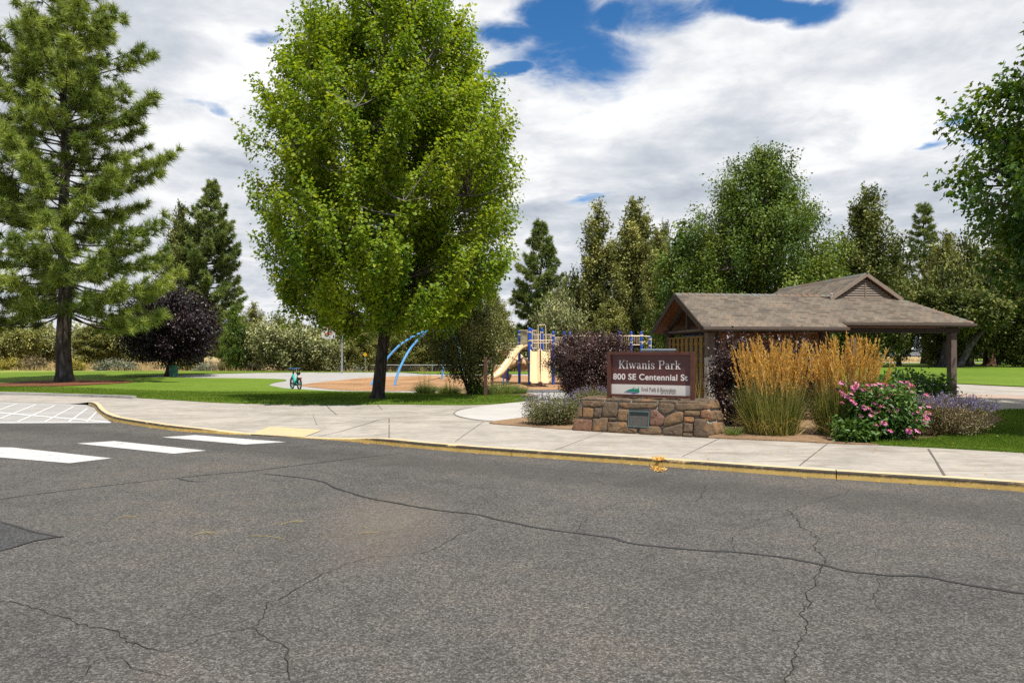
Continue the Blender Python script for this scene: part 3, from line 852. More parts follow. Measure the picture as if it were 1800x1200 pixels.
# ---- big maple in the lawn
Ym = P(663, 703)[1]
mz = at(663, Ym)
mp = [(h, r * .86) for h, r in [(2.75, 2.6), (3.2, 3.8), (4.0, 4.5), (5.0, 4.75), (6.2, 4.85), (7.6, 4.75), (9.2, 4.6), (10.8, 4.3), (12.2, 3.6), (13.4, 2.6), (14.4, 1.5), (15.2, .5)]]
broadleaf('maple_tree', 'tall bright green maple with a single dark trunk on the lawn, largest tree in view', 'tree', mz + Vector((.0, 0, 0)), mp, .205, 2.5, 1050, 185, .097, .27,
          M['leaf_maple'], M['bark_dark'], seed=5, leaders=8, limbmat=M['bark_pale'], tv=.12, lump=.20, pw=.40, lean=(.26, .1), coff=.27, T=MAPLE_T, Fc=MAPLE_F, droop=.3, gap=.10, elong=2.5, wr=.52, tone_bias=.10)

# ---- big ponderosa at the left
pl = at(113, P(113, 673)[1])
Hp = ht(-60, pl.y) - pl.z
pr_ = [(2.6, 5.5), (4.5, 8.0), (7.5, 8.4), (10, 7.6), (13, 6.6), (16, 5.9), (19, 5.2), (22, 3.9), (24.5, 2.2), (Hp, .5)]
pr_ = [(h * Hp / 27.0 if i < len(pr_) - 1 else Hp, r * (.72 if i < 2 else .76)) for i, (h, r) in enumerate(pr_)]
pine('ponderosa_pine', 'tall long needled pine with a thick grey trunk in red bark mulch', 'tree', pl, Hp, pr_, .40, 3.9, M['needle_pine'], M['bark_pine'], seed=4, whorl=.56, nb=6, nn=36, ln=.46, wd=.038, up=.62, sub=.42, dens=.74, irreg=True, tone_bias=.07)

# ---- dark maple at the right edge
pm = Vector((13.9, 13.6, g(13.9, 13.6)))
pm_prof = [(2.0, 2.0), (2.8, 3.0), (3.8, 3.6), (4.9, 4.15), (6.0, 4.25), (7.0, 4.0), (7.9, 3.4), (8.8, 2.7), (9.8, 1.6), (10.6, .4)]
broadleaf('maple_tree', 'dark green broad leaved maple leaning into the frame at the right edge of the photo', 'tree', pm, pm_prof, .19, 1.7, 820, 115, .108, .26,
          M['leaf_maple2'], M['bark_grey'], seed=23, leaders=7, T=MAPLE_T, Fc=MAPLE_F, gap=.18, elong=1.5, wr=.62, droop=.55, lump=.22)

# ---- big oak behind the pavilion
Yo = 44.0
ol = at(1338, Yo); Ho = ht(246, Yo) - ol.z
op = [(1.8, 3.2), (3.6, 4.4), (5.5, 4.6), (7.5, 4.25), (9.3, 3.7), (11.0, 3.1), (12.6, 2.4), (14.0, 1.5), (Ho, .5)]
broadleaf('oak_tree', 'large dark green rounded deciduous tree rising behind the shingled pavilion', 'tree', ol, op, .33, 1.9, 560, 190, .165, .48, M['leaf_oak'], M['bark_grey'], seed=11, leaders=8, lump=.34, gap=.2, elong=2.0)
ol2 = at(1213, 47); H2 = ht(372, 47) - ol2.z
op2 = [(1.4, 1.8), (3, 2.6), (5, 2.7), (7, 2.3), (9, 1.7), (H2, .3)]
broadleaf('oak_tree', 'smaller light green deciduous tree left of the large tree behind the pavilion', 'tree', ol2, op2, .2, 1.6, 260, 80, .23, .42, M['leaf_small'], M['bark_grey'], seed=14, leaders=5, lump=.25, gap=.3)

# ---- dark plum with purple leaves
pp_ = at(293, P(293, 661.5)[1])
sP = pp_.y / F
broadleaf('plum_tree', 'low round purple leaved plum tree shading the green litter bin', 'tree', pp_, [(1.5, 2.2), (2.1, 3.0), (3.0, 3.3), (4.2, 3.0), (5.4, 2.2), (6.4, 1.2), (7.0, .3)], .14, 1.35, 330, 80, .17, .36, M['leaf_plum'], M['bark_dark'], seed=31, leaders=7, lump=.22, gap=.5, wr=.7, lean=(.35, 0))

# ---- tall dark pine behind the plum
Yd = P(345, 651)[1] + 3
dp = at(352, Yd); Hd = ht(312, Yd) - dp.z
dprof = [(1.8, 3.2), (4, 4.3), (7, 4.5), (10, 4.1), (13, 3.4), (16, 2.4), (18.0, 1.2), (Hd, .2)]
pine('dark_pine', 'tall dense dark pine with a leaning trunk behind the purple plum tree', 'tree', dp, Hd, dprof, .36, 2.0, M['needle_dark'], M['bark_grey'], seed=8, whorl=.52, nb=6, nn=20, ln=.42, wd=.07, up=.5, sub=.42, lean=(1.5, 0), dens=1.25, tone_bias=.06)

# ---- pine behind the playground
Yq = 66.0
dq = at(951, Yq); Hq = ht(392, Yq) - dq.z
pine('dark_pine', 'blue green pine standing between the maple crown and the playground', 'tree', dq, Hq, [(1.5, 2.6), (4, 3.1), (7, 2.9), (9.5, 2.2), (11.8, 1.3), (Hq, .25)], .26, 1.6, M['needle_dark'], M['bark_dark'], seed=19, whorl=.5, nb=6, nn=20, ln=.42, wd=.07, up=.55, sub=.42, dens=1.15)

# ---- junipers: three grown ones, then copies of their own size and turn
def juniper_proto(H, prof, seed, mat, ncl, label, px, Y, sparse=.35, trunk=.2, npl=105, leaf=.235, sig=.40, fork=1.0, leaders=1, name='juniper_tree', lump=.5):
    return broadleaf(name, label, 'tree', at(px, Y), prof, trunk, fork, ncl, npl, leaf, sig, mat, M['bark_grey'], seed=seed, leaders=leaders, lump=lump, pw=.55, droop=-.45, gap=sparse, elong=2.3, wr=.60, group='junipers and conifers along the far side of the park')
def pr_h(H, pts): return [(a * H, b * H) for a, b in pts]
YJ = 62.0
def jh(py, Y): return ht(py, Y) - g(0, Y)
hA = jh(348, YJ + 2)
jA = juniper_proto(hA, pr_h(hA, [(.06, .06), (.2, .11), (.45, .115), (.7, .085), (.88, .05), (1, .012)]), 41, M['juniper'], 190, 'tall open juniper with a thin two pronged top, left of the densest olive juniper', 1051, YJ + 2, .18)
hB = jh(350, YJ)
jB = juniper_proto(hB, pr_h(hB, [(.03, .15), (.15, .20), (.35, .19), (.55, .155), (.75, .10), (.9, .05), (1, .01)]), 43, M['juniper'], 420, 'dense olive juniper with a pointed top, tallest right of the playground', 1118, YJ, .5, leaf=.24, sig=.46)
hC = jh(548, 60)
jC = juniper_proto(hC, pr_h(hC, [(.22, .36), (.4, .50), (.6, .46), (.78, .33), (.92, .15), (1, .03)]), 47, M['juniper_grey'], 170, 'wide grey green juniper with a pale straight trunk behind the bike', 492, 60, .4, trunk=.22, leaf=.21, leaders=4, fork=1.3)
YD = 60
hD = jh(330, YD)
jD = juniper_proto(hD, pr_h(hD, [(.08, .13), (.25, .20), (.45, .19), (.62, .15), (.8, .085), (.92, .05), (1, .012)]), 53, M['juniper_dark'], 330, 'dark ragged juniper behind the pavilion gable', 1526, YD, .2, leaf=.25, sig=.46, lump=.6)
YS_ = 76
hS = jh(358, YS_)
sp_ = at(1624, YS_)
jS = pine('spruce_tree', 'narrow dark spruce with a straight bare trunk right of the pavilion gable', 'tree', sp_, ht(358, YS_) - sp_.z, pr_h(hS, [(.16, .10), (.3, .155), (.5, .13), (.7, .09), (.88, .045), (1, .01)]), .30, 3.4, M['needle_dark'], M['bark_dark'], seed=57, whorl=.7, nb=6, nn=16, ln=.42, wd=.075, up=.35, sub=.45, dens=1.1, group='junipers and conifers along the far side of the park')

def put(src, px, Y, top, half=None, label='', rz=None, mat=None, name=None):
    loc = at(px, Y)
    H0 = {id(jA): hA, id(jB): hB, id(jC): hC, id(jD): hD, id(jS): hS}[id(src)]
    W0 = {id(jA): .115, id(jB): .20, id(jC): .50, id(jD): .20, id(jS): .155}[id(src)] * H0
    sz = (ht(top, Y) - loc.z) / H0
    sx = sz if half is None else half * Y / F / W0
    c = copy_thing(src, loc, rz if rz is not None else random.uniform(0, 6.28), (sx, sx, sz), label=label)
    if name: c.name = name
    if mat:
        for ch in c.children:
            if ch.name.startswith('crown'):
                ch.data = ch.data.copy(); ch.data.materials.clear(); ch.data.materials.append(mat)
    return c
BG = [  # source, column, distance, top row, half width in px, material, label
 (jC, 20, 74, 556, 46, 'juniper', 'olive juniper half hidden behind the pine branches at the left edge of the photo'),
 (jC, 75, 80, 566, 42, 'juniper_grey', 'grey juniper left of the thick pine trunk'),
 (jB, 158, 84, 566, 30, 'juniper', 'low olive juniper just right of the thick pine trunk'),
 (jC, 203, 86, 556, 44, 'juniper', 'yellowish juniper between the pine trunk and the purple plum'),
 (jD, 255, 90, 545, 34, 'juniper_dark', 'dark juniper behind the purple plum tree'),
 (jB, 318, 74, 350, 40, 'juniper_dark', 'shaded conifer between the tall pine and the dense dark pine'),
 (jD, 414, 60, 530, 24, 'leaf_small', 'small fresh green tree with a slim trunk right of the dark pine'),
 (jA, 446, 72, 528, 22, 'juniper', 'thin pointed conifer with sky behind it, left of the wide grey juniper'),
 (jC, 556, 61, 572, 48, 'juniper_grey', 'grey green juniper left of the basketball pole'),
 (jC, 594, 70, 540, 50, 'juniper_dark', 'dark juniper behind the basketball backboard'),
 (jB, 634, 64, 556, 34, 'juniper', 'yellow green juniper just left of the maple trunk'),
 (jB, 668, 70, 540, 40, 'juniper_dark', 'dark juniper directly behind the maple trunk'),
 (jB, 716, 66, 545, 36, 'juniper', 'olive juniper behind the left pair of blue arch legs'),
 (jD, 762, 68, 530, 44, 'juniper_dark', 'very dark juniper behind the middle of the blue arches'),
 (jB, 812, 72, 520, 40, 'juniper_dark', 'dark juniper behind the leafy multi stemmed shrub'),
 (jB, 868, 74, 505, 40, 'juniper', 'olive juniper left of the blue green pine'),
 (jC, 905, 60, 590, 36, 'juniper_grey', 'low grey juniper behind the curved slide'),
 (jC, 985, 58, 500, 40, 'juniper_grey', 'pale grey juniper right behind the playground posts'),
 (jC, 1008, 66, 470, 44, 'juniper', 'olive juniper between the blue green pine and the thin topped juniper'),
 (jB, 1072, 58, 520, 40, 'juniper', 'short olive juniper in front of the tall junipers'),
 (jB, 1158, 58, 398, 38, 'juniper', 'olive juniper rising left of the pavilion roof'),
 (jD, 1168, 70, 380, 30, 'juniper_dark', 'dark juniper top showing between the olive junipers and the broad trees'),
 (jB, 1250, 60, 430, 60, 'juniper_dark', 'dark conifer behind the left end of the pavilion'),
 (jB, 1430, 62, 440, 60, 'juniper_grey', 'grey green juniper between the large round tree and the gable'),
 (jC, 1480, 66, 420, 46, 'juniper', 'olive juniper left of the dark ragged juniper'),
 (jC, 1580, 64, 440, 46, 'juniper_dark', 'dark spreading juniper below the spruce right of the gable'),
 (jB, 1664, 66, 402, 50, 'juniper', 'olive juniper right of the narrow spruce'),
 (jC, 1706, 62, 404, 60, 'juniper_dark', 'wide dark juniper behind the right end of the pavilion roof'),
 (jD, 1755, 70, 400, 60, 'juniper_dark', 'dark juniper behind the crown of the dark maple'),
 (jB, 1812, 60, 430, 60, 'juniper_dark', 'dark juniper at the right edge beyond the wooden rail fence'),
 (jC, 1790, 88, 572, 34, 'juniper_grey', 'low blue grey conifer above the wooden rail fence'),
]
for s_, px, Y, top, half, mt, lb in BG:
    put(s_, px, Y, top, half, lb, None, M[mt], 'spruce_tree' if s_ is jS else ('young_tree' if mt == 'leaf_small' else 'juniper_tree'))
# bare leaning trunks under the crowns at the right
def lone(px, base_py, Y, bmat, lean, r, H, lb, seed, crown_top):
    l = at(px, Y)
    prof = [(H * .55, 1.6), (H * .7, 2.6), (H * .85, 2.2), (H, .5)]
    broadleaf('pine_tree', lb, 'tree', l, prof, r, H * .5, 120, 60, .30, .45, M['juniper_dark'], bmat, seed=seed, leaders=4, lean=lean, gap=.4, droop=-.2)
lone(1652, 639, 60, M['bark_grey'], (1.2, 0), .34, 7.5, 'bare grey trunk leaning right, just left of the right pavilion post', 61, 0)
lone(1681, 640, 58, M['bark_grey'], (2.4, 0), .26, 7.0, 'thin grey trunk leaning hard right, just right of the right pavilion post', 62, 0)
lone(1738, 633, 66, M['bark_red'], (.2, 0), .48, 9, 'thick reddish trunk standing behind the wooden rail fence', 63, 0)
lone(1634, 636, 74, M['bark_red'], (-.2, 0), .28, 9, 'reddish trunk in dry grass between spruce and pavilion post', 64, 0)
lone(1516, 636, 66, M['bark_dark'], (.1, 0), .25, 8, 'dark trunk above the orange grass plumes under the pavilion eave', 65, 0)

# far woods that close the view beyond the fence
rg = np.random.default_rng(99)
Cs = []
for i in range(240):
    px = rg.uniform(-260, 2060); Y = rg.uniform(105, 150)
    if 1500 < px < 1760: continue
    b = at(px, Y); hh = (4.5 + 3.0 * rg.random()) * (Y / 125); ww = hh * rg.uniform(.3, .5)
    n = 190
    v = rg.normal(0, 1, (n, 3)); v = unit(v) * (rg.random((n, 1)) ** .4)
    Cs.append(np.array(b)[None] + v * np.array((ww, ww, hh * .5)) + np.array((0, 0, hh * .5)))
C = np.concatenate(Cs); n = len(C)
tag(leaf_object('distant_woods', M['juniper_grey'], None, C, rg.normal(0, 1, (n, 3)) + np.array((0, 0, .5)), rg.normal(0, 1, (n, 3)), np.full(n, .75), np.full(n, .55), .4 + .2 * rg.normal(0, 1, n)), kind='stuff')
# ------------------------------------------------------------------ shrubs, flowers and grasses
def shrub(name, label, cat, loc, rx, ry, h, ncl, npl, leaf, sig, lmat, seed, z0=.0, stems=9, smat=None, T=LEAF_T, Fc=LEAF_F, shape=.5, group=None, droop=.1, tone_bias=0, ragged=.25, wlen=.6, crownname='leaves'):
    rg = np.random.default_rng(seed)
    root = empty(name, loc, 0, label, cat, group)
    mb = MB()
    Cs, Ds, Us, Ts = [], [], [], []
    for i in range(ncl):
        while True:
            v = rg.normal(0, 1, 3); v /= np.linalg.norm(v)
            v = v * rg.random() ** .35
            z = z0 + (h - z0) * (v[2] * .5 + .5)
            if z > z0: break
        w = 1 + ragged * 2 * noise.noise((v[0] * 2 + seed, v[1] * 2, v[2] * 2))
        k = 1.0 if shape == 0 else (1 - shape + shape * min(1, (z - z0) / (h * .45 + 1e-6)) ** .6)
        # widen: points spread in a box-ish ellipse
        q = 1 / max(.35, math.sqrt(max(.05, 1 - (v[2]) ** 2 * .75)))
        c = np.array((v[0] * rx * w * k * min(q, 1.45), v[1] * ry * w * k * min(q, 1.45), z * (1 + ragged * .5 * noise.noise((v[0] * 3, v[1] * 3, seed)))))
        b = np.array((c[0] * .18, c[1] * .18, 0))
        if i % max(1, ncl // (stems * 6)) == 0:
            mb.tube(bez(b, np.array((c[0] * .45, c[1] * .45, c[2] * .6)), c, 6), [.014, .012, .010, .008, .006, .004], 4, cap=False)
        o = unit(np.array((c[0], c[1], (c[2] - h * .35) * .8)))
        n = int(npl * rg.uniform(.6, 1.4))
        off = rg.normal(0, 1, (n, 3)) * sig
        Cs.append(c + off); Ds.append(o * .7 + rg.normal(0, .6, (n, 3)) + np.array((0, 0, -droop))); Us.append(o * .5 + np.array((0, 0, .8)) + rg.normal(0, .5, (n, 3)))
        Ts.append(.42 + tone_bias + .13 * rg.normal() + rg.normal(0, .18, n))
    C = np.concatenate(Cs); C[:, 2] = np.maximum(C[:, 2], .02); n = len(C)
    L = leaf * rg.uniform(.65, 1.3, n)
    leaf_object(crownname, lmat, root, C, np.concatenate(Ds), np.concatenate(Us), L, L * wlen, np.concatenate(Ts), T, Fc)
    mb.build('stems', smat or M['bark_dark'], root)
    return root

def at2(px, py): x, y = P(px, py); return Vector((x, y, g(x, y)))

# purple leaved shrubs
sh = at2(1046, 706)
shrub('purple_shrub', 'large dense purple leaved shrub behind the left end of the park sign', 'shrub', sh + Vector((.0, .4, 0)), 1.42, 1.05, 2.28, 760, 62, .060, .11, M['leaf_barberry'], 71, .02, 10, shape=.45, tone_bias=.08, ragged=.22)
sh = at(1292, 15.0)
shrub('purple_shrub', 'purple leaved shrub between the pavilion post and the orange grass', 'shrub', sh, .50, .5, 1.92, 190, 60, .062, .11, M['leaf_barberry'], 72, .02, 8, shape=.3, tone_bias=-.06, ragged=.25)
sh = at(1392, 16.3)
shrub('purple_shrub', 'purple leaved shrub seen through the orange grass in front of the trash enclosure', 'shrub', sh, 1.0, .5, 1.92, 200, 50, .062, .12, M['leaf_barberry'], 73, .02, 8, shape=.3, tone_bias=-.06)
# leafy multi-stemmed crabapple by the kiosk
cr = at2(824, 697)
broadleaf('crabapple_tree', 'multi stemmed olive and brown leaved small tree left of the brown notice board', 'tree', cr, [(.7, .55), (1.4, 1.15), (2.2, 1.6), (3.0, 1.75), (3.8, 1.3), (4.5, .4)], .07, .35, 280, 60, .085, .2, M['leaf_crab'], M['bark_dark'], seed=77, leaders=9, gap=.25, wr=.75, lump=.3)
shrub('green_shrub', 'small bright green shrub at the foot of the multi stemmed tree', 'shrub', at2(838, 697), .35, .3, .75, 60, 40, .07, .08, M['leaf_small'], 78, .02, 5)

def blades(name, mat, parent, loc_xy, n, rad, length, lean, width, seed, tone=(.5, .2), curl=.6, ry=None, h_var=.3, dirbias=(0, 0)):
    """arching grass blades: two bent segments each"""
    rg = np.random.default_rng(seed)
    a = rg.uniform(0, 6.283, n); r = rad * np.sqrt(rg.random(n))
    bx = loc_xy[0] + r * np.cos(a); by = loc_xy[1] + r * np.sin(a) * ((ry or rad) / rad)
    az = a + rg.normal(0, .7, n); ln = length * rg.uniform(1 - h_var, 1 + h_var, n)
    le = lean * rg.uniform(.2, 1.2, n) * (0.3 + .9 * r / rad)
    dx = np.cos(az) * le + dirbias[0]; dy = np.sin(az) * le + dirbias[1]
    ts = [0, .35, .7, 1.0]
    pts = []
    for t in ts:
        c = curl * t * t * le
        pts.append(np.stack([bx + ln * dx * (t + c * .6), by + ln * dy * (t + c * .6), ln * (t - .55 * c * t)], 1))
    sd = rg.uniform(0, 6.283, n); sx, sy = np.cos(sd), np.sin(sd)
    V = []
    for t, p in zip(ts, pts):
        w = width * (1 - .92 * t) * .5
        o = np.stack([sx * w, sy * w, 0 * w], 1) if not np.isscalar(w) else np.stack([sx * w, sy * w, 0 * sx], 1)
        V += [p - o, p + o]
    V = np.stack(V, 1)                       # n,8,3
    Fq_ = np.array([(0, 1, 3, 2), (2, 3, 5, 4), (4, 5, 7, 6)])
    Fa = (Fq_[None] + (np.arange(n) * 8)[:, None, None]).reshape(-1, 4)
    tn = np.clip(tone[0] + tone[1] * rg.normal(0, 1, n), 0, 1)
    return np_mesh(name, V.reshape(-1, 3), Fa, mat, parent, np.repeat(tn, 8)), (pts, rg)

M['reed_leaf'] = m_leaf('reed_leaf', (0.035, 0.074, 0.009), (0.138, 0.184, 0.023), (0.462, 0.378, 0.117), .25)
M['plume'] = m_leaf('plume', (.40, .20, .035), (.74, .45, .115), (.88, .66, .28), .40, .7, .2)
M['straw'] = m_leaf('straw_stem', (.20, .17, .04), (.36, .28, .08), (.55, .42, .17), .2, .7)

def reed_grass(label, loc, rad, nst, H, seed, lean=.16, dirb=(0, 0)):
    root = empty('reed_grass', loc, 0, label, 'ornamental grass', 'orange feather reed grasses beside the sign wall')
    rg = np.random.default_rng(seed)
    tag(blades('blades', M['reed_leaf'], root, (0, 0), 2100, rad, .95, .30, .012, seed, (.50, .26), 1.1)[0], kind='stuff')
    tag(blades('dry_blades', M['straw'], root, (0, 0), 420, rad * 1.05, .62, .7, .011, seed + 1, (.6, .25), 1.5)[0], kind='stuff')
    st = MB(); C, D, U, L, W, T_ = [], [], [], [], [], []
    pv, pf, pt = [], [], []
    for i in range(nst):
        a = rg.uniform(0, 6.283); r = rad * math.sqrt(rg.random())
        b = np.array((r * math.cos(a), r * math.sin(a), 0))
        ln = H * (rg.uniform(.74, 1.05)) * (1 - .10 * (r / rad) ** 2)
        az = a + rg.normal(0, .5)
        le = lean * (r / rad) * rg.uniform(.2, 1.6) + abs(rg.normal(0, .045))
        d = np.array((math.cos(az) * le + dirb[0], math.sin(az) * le + dirb[1], 1.0))
        d /= np.linalg.norm(d)
        top = b + d * ln
        mid = b + d * ln * .5 - np.array((d[0], d[1], 0)) * ln * .10
        bend = rg.normal(0, .055, 3) * ln; bend[2] = -abs(bend[2]) * .4
        mid = mid - bend * .5; top = top + bend * .7
        pts = bez(b, mid, top, 6)
        st.tone = np.clip(.35 + rg.normal(0, .2), 0, 1)
        st.tube(pts, [.0042, .0038, .0034, .003, .0026, .0018], 3, cap=False)
        # plume: a narrow spindle of short upright spikelets
        pl_ = rg.uniform(.42, .72) * H / 1.9; m = 40
        tt = rg.random(m)
        dv = unit(pts[-1] - pts[-2])
        c = top - dv[None] * (tt * pl_)[:, None] + rg.normal(0, 1, (m, 3)) * (.0062 * np.sin(np.pi * np.clip(tt * .9 + .06, 0, 1)))[:, None]
        C.append(c); D.append(dv[None] + rg.normal(0, .20, (m, 3))); U.append(rg.normal(0, 1, (m, 3)))
        L.append(rg.uniform(.045, .085, m)); W.append(rg.uniform(.010, .017, m)); T_.append(np.clip(.48 + rg.normal(0, .16) + rg.normal(0, .13, m), 0, 1))
    C = np.concatenate(C)
    tag(leaf_object('plumes', M['plume'], root, C, np.concatenate(D), np.concatenate(U), np.concatenate(L), np.concatenate(W), np.concatenate(T_)), kind='stuff')
    tag(st.build('stems', M['straw'], root, tone=True), kind='stuff')
    return root
Yg = P(1355, 768)[1]
reed_grass('upright clump of orange feather reed grass nearest the stone wall', at(1356, Yg + .45), .47, 210, 1.90, 81, .13)
reed_grass('orange feather reed grass clump fanning out toward the pink flowers', at(1484, Yg + .25), .44, 210, 1.95, 82, .17, (.03, 0))
blades_root = empty('reed_grass', at2(1248, 742) + Vector((0, .5, 0)), 0, 'sparse thin reed grass growing behind the right end of the sign', 'ornamental grass', 'orange feather reed grasses beside the sign wall')
tag(blades('blades', M['straw'], blades_root, (0, 0), 60, .45, 1.35, .35, .010, 85, (.5, .25), .6)[0], kind='stuff')

def tuft(label, px, py, n, rad, ln, seed, mat='reed_leaf', tone=(.35, .2), spikes=0, sm='straw', grp='grass tufts round the notice board'):
    root = empty('grass_tuft', at2(px, py), 0, label, 'ornamental grass', grp)
    tag(blades('blades', M[mat], root, (0, 0), n, rad, ln, .9, .016, seed, tone, 1.3)[0], kind='stuff')
    if spikes: tag(blades('seed_stalks', M[sm], root, (0, 0), spikes, rad * .6, ln * 2.1, .15, .016, seed + 3, (.2, .2), .1)[0], kind='stuff')
M['tuft_leaf'] = m_leaf('tuft_leaf', (.03, .07, .01), (.10, .17, .03), (.28, .31, .09), .25)
tuft('rounded green grass tuft nearest the maple trunk', 748, 694, 700, .36, .62, 91, 'tuft_leaf', (.35, .2), 26)
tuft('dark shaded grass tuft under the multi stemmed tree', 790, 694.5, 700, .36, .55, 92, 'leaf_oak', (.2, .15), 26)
tuft('yellow green grass tuft at the foot of the left notice board post', 843, 696.5, 500, .38, .55, 93, 'tuft_leaf', (.6, .2))
tuft('pale grass tuft just right of the notice board', 878, 695, 700, .42, .7, 94, 'tuft_leaf', (.62, .2))
tuft('light green grass tuft right of the notice board, middle one', 896, 694, 600, .34, .6, 95, 'tuft_leaf', (.6, .2))
tuft('small green grass tuft at the right tip of the notice board bed', 911, 694.5, 500, .28, .5, 96, 'tuft_leaf', (.4, .2))
tuft('yellow green tuft between wall and sidewalk at the wall\'s right foot', 1290, 766, 130, .10, .22, 97, 'tuft_leaf', (.6, .2), grp='weeds along the wall')

# catmint with lavender spikes
M['catmint'] = m_leaf('catmint_leaf', (.055, .065, .028), (.175, .175, .075), (.36, .33, .17), .2, .8, .1)
M['lavender'] = m_leaf('lavender_spike', (.10, .085, .20), (.235, .20, .42), (.42, .37, .60), .25, .8, .1)
M['catmint_brown'] = m_leaf('catmint_brown', (0.091, 0.065, 0.039), (0.247, 0.195, 0.111), (0.468, 0.390, 0.234), .2, .8, .1)
def catmint(label, loc, rx, ry, h, seed, lm, nsp, spread=.8):
    rg = np.random.default_rng(seed)
    root = shrub('catmint', label, 'plant', loc, rx, ry, h, 150, 70, .036, .085, M[lm], seed, .03, 10, M['straw'], group='catmints in the planting bed', shape=.2, droop=-.3, ragged=.15)
    C, D, L, W, T_ = [], [], [], [], []
    st = MB()
    for i in range(nsp):
        a = rg.uniform(0, 6.283); r = math.sqrt(rg.random())
        c = np.array((rx * r * math.cos(a), ry * r * math.sin(a), h * (.62 + .35 * math.sqrt(max(0, 1 - r * r * .8)))))
        d = unit(np.array((math.cos(a) * r * .8, math.sin(a) * r * .8, 1.0)) + rg.normal(0, .2, 3))
        ln = rg.uniform(.12, .24)
        st.tube([c - d * .1, c + d * ln], [.003, .002], 3, cap=False)
        m = 16; t = rg.random(m)
        C.append(c + d * (t * ln)[:, None] + rg.normal(0, .008, (m, 3))); D.append(d * .6 + rg.normal(0, .6, (m, 3)))
        L.append(rg.uniform(.018, .034, m)); W.append(rg.uniform(.012, .02, m)); T_.append(np.clip(.5 + rg.normal(0, .2, m), 0, 1))
    C = np.concatenate(C); n = len(C)
    tag(leaf_object('flower_spikes', M['lavender'], root, C, np.concatenate(D), rg.normal(0, 1, (n, 3)), np.concatenate(L), np.concatenate(W), np.concatenate(T_)), kind='stuff')
    st.build('stalks', M['straw'], root)
catmint('wide grey brown catmint mound with lavender spikes at the right end of the bed', at2(1686, 770) + Vector((0, .35, 0)), .80, .6, .66, 101, 'catmint_brown', 200)
catmint('grey green catmint with few lavender spikes at the left end of the stone wall', at2(972, 748) + Vector((0, .2, 0)), .62, .5, .58, 102, 'catmint', 45)
catmint('pale catmint sprawling behind the left corner of the stone wall', at2(1046, 722), .55, .35, .55, 103, 'catmint', 40)

# dark green hedge-like shrub behind the flowers
M['leaf_dark'] = m_leaf('leaf_dark_shrub', (.022, .062, .008), (.065, .140, .018), (.17, .27, .05), .25, .45, .4)
shrub('green_shrub', 'dark green leafy shrub behind the pink coneflowers', 'shrub', at(1586, 15.6), .95, .7, 1.02, 210, 60, .085, .12, M['leaf_dark'], 105, .02, 6, tone_bias=.0)
shrub('green_shrub', 'lighter green leafy shrub between reed grass and coneflowers', 'shrub', at(1532, 14.7), .5, .5, .98, 120, 60, .08, .11, M['leaf_small'], 106, .02, 6, tone_bias=-.05)

# coneflowers
M['petal'] = simple('petal', (.50, .125, .27), .6, .2, var=.35, scale=14)
M['petal_pale'] = simple('petal_pale', (.62, .24, .40), .6, .2, var=.3, scale=14)
M['cone'] = simple('flower_cone', (.32, .075, .018), .8, .2, var=.5, scale=60)
def coneflower_bush(loc, rx, ry, h, nfl, seed):
    rg = np.random.default_rng(seed)
    root = shrub('coneflower', 'bush of pink coneflowers with orange cones at the edge of the sidewalk', 'plant', loc, rx, ry, h * .86, 210, 52, .10, .11, M['leaf_dark'], seed, .02, 8, M['reed_leaf'], shape=.1, droop=.35, wlen=.42, tone_bias=.06)
    pm_, cm_ = [], []
    def petal_mesh(seed_):
        mb = MB(); r2 = random.Random(seed_)
        for k in range(13):
            a = 2 * math.pi * k / 13 + r2.uniform(-.1, .1); dr = r2.uniform(.12, .55); ln = r2.uniform(.045, .058)
            ca, sa = math.cos(a), math.sin(a); w = .0115
            p0 = Vector((ca * .012, sa * .012, .002)); p1 = Vector((ca * (.012 + ln * .55), sa * (.012 + ln * .55), .004 - dr * .012)); p2 = Vector((ca * (.012 + ln), sa * (.012 + ln), -dr * .045))
            s = Vector((-sa, ca, 0))
            mb.add([p0 - s * w * .5, p0 + s * w * .5, p1 + s * w, p1 - s * w, p2 + s * w * .5, p2 - s * w * .5], [(0, 1, 2, 3), (3, 2, 4, 5)])
        return mb
    protoP = []
    for k in range(3):
        o = petal_mesh(k).build('petals', M['petal'] if k < 2 else M['petal_pale'])
        protoP.append(o.data); bpy.data.objects.remove(o)
    mb = MB(); mb.lathe([(.004, -.004), (.021, .0), (.024, .010), (.018, .021), (.006, .028)], 10)
    o = mb.build('flower_cone', M['cone'], smooth_=True); coneD = o.data; bpy.data.objects.remove(o)
    stm = MB()
    for i in range(nfl):
        a = rg.uniform(0, 6.283); r = math.sqrt(rg.random())
        if i < nfl * .8: a = rg.uniform(math.pi, 2 * math.pi)     # most heads face the sun
        x, y = rx * r * math.cos(a), ry * r * math.sin(a)
        z = h * (1.02 - .72 * (r ** 1.4) * max(0, -math.sin(a)) - .12 * r) * rg.uniform(.86, 1.04)
        fl = bpy.data.objects.new('flower', protoP[int(rg.integers(0, 3))]); COL.objects.link(fl); fl.parent = root
        fl.location = (x * 1.42, y * 1.62, z)
        fl.rotation_euler = (rg.uniform(.1, .75), rg.uniform(-.4, .4), rg.uniform(0, 6.28)) if rg.random() < .25 else (rg.uniform(.25, .8), rg.uniform(-.15, .5), 0)
        s_ = rg.uniform(.68, 1.02); fl.scale = (s_, s_, s_)
        cn = bpy.data.objects.new('flower_cone', coneD); COL.objects.link(cn); cn.parent = fl
        stm.tube([(x * .6, y * .6, z * .3), (x * 1.2, y * 1.35, z * .75), (x * 1.42, y * 1.62, z)], [.005, .004, .0035], 4, cap=False)
    stm.build('flower_stems', M['reed_leaf'], root)
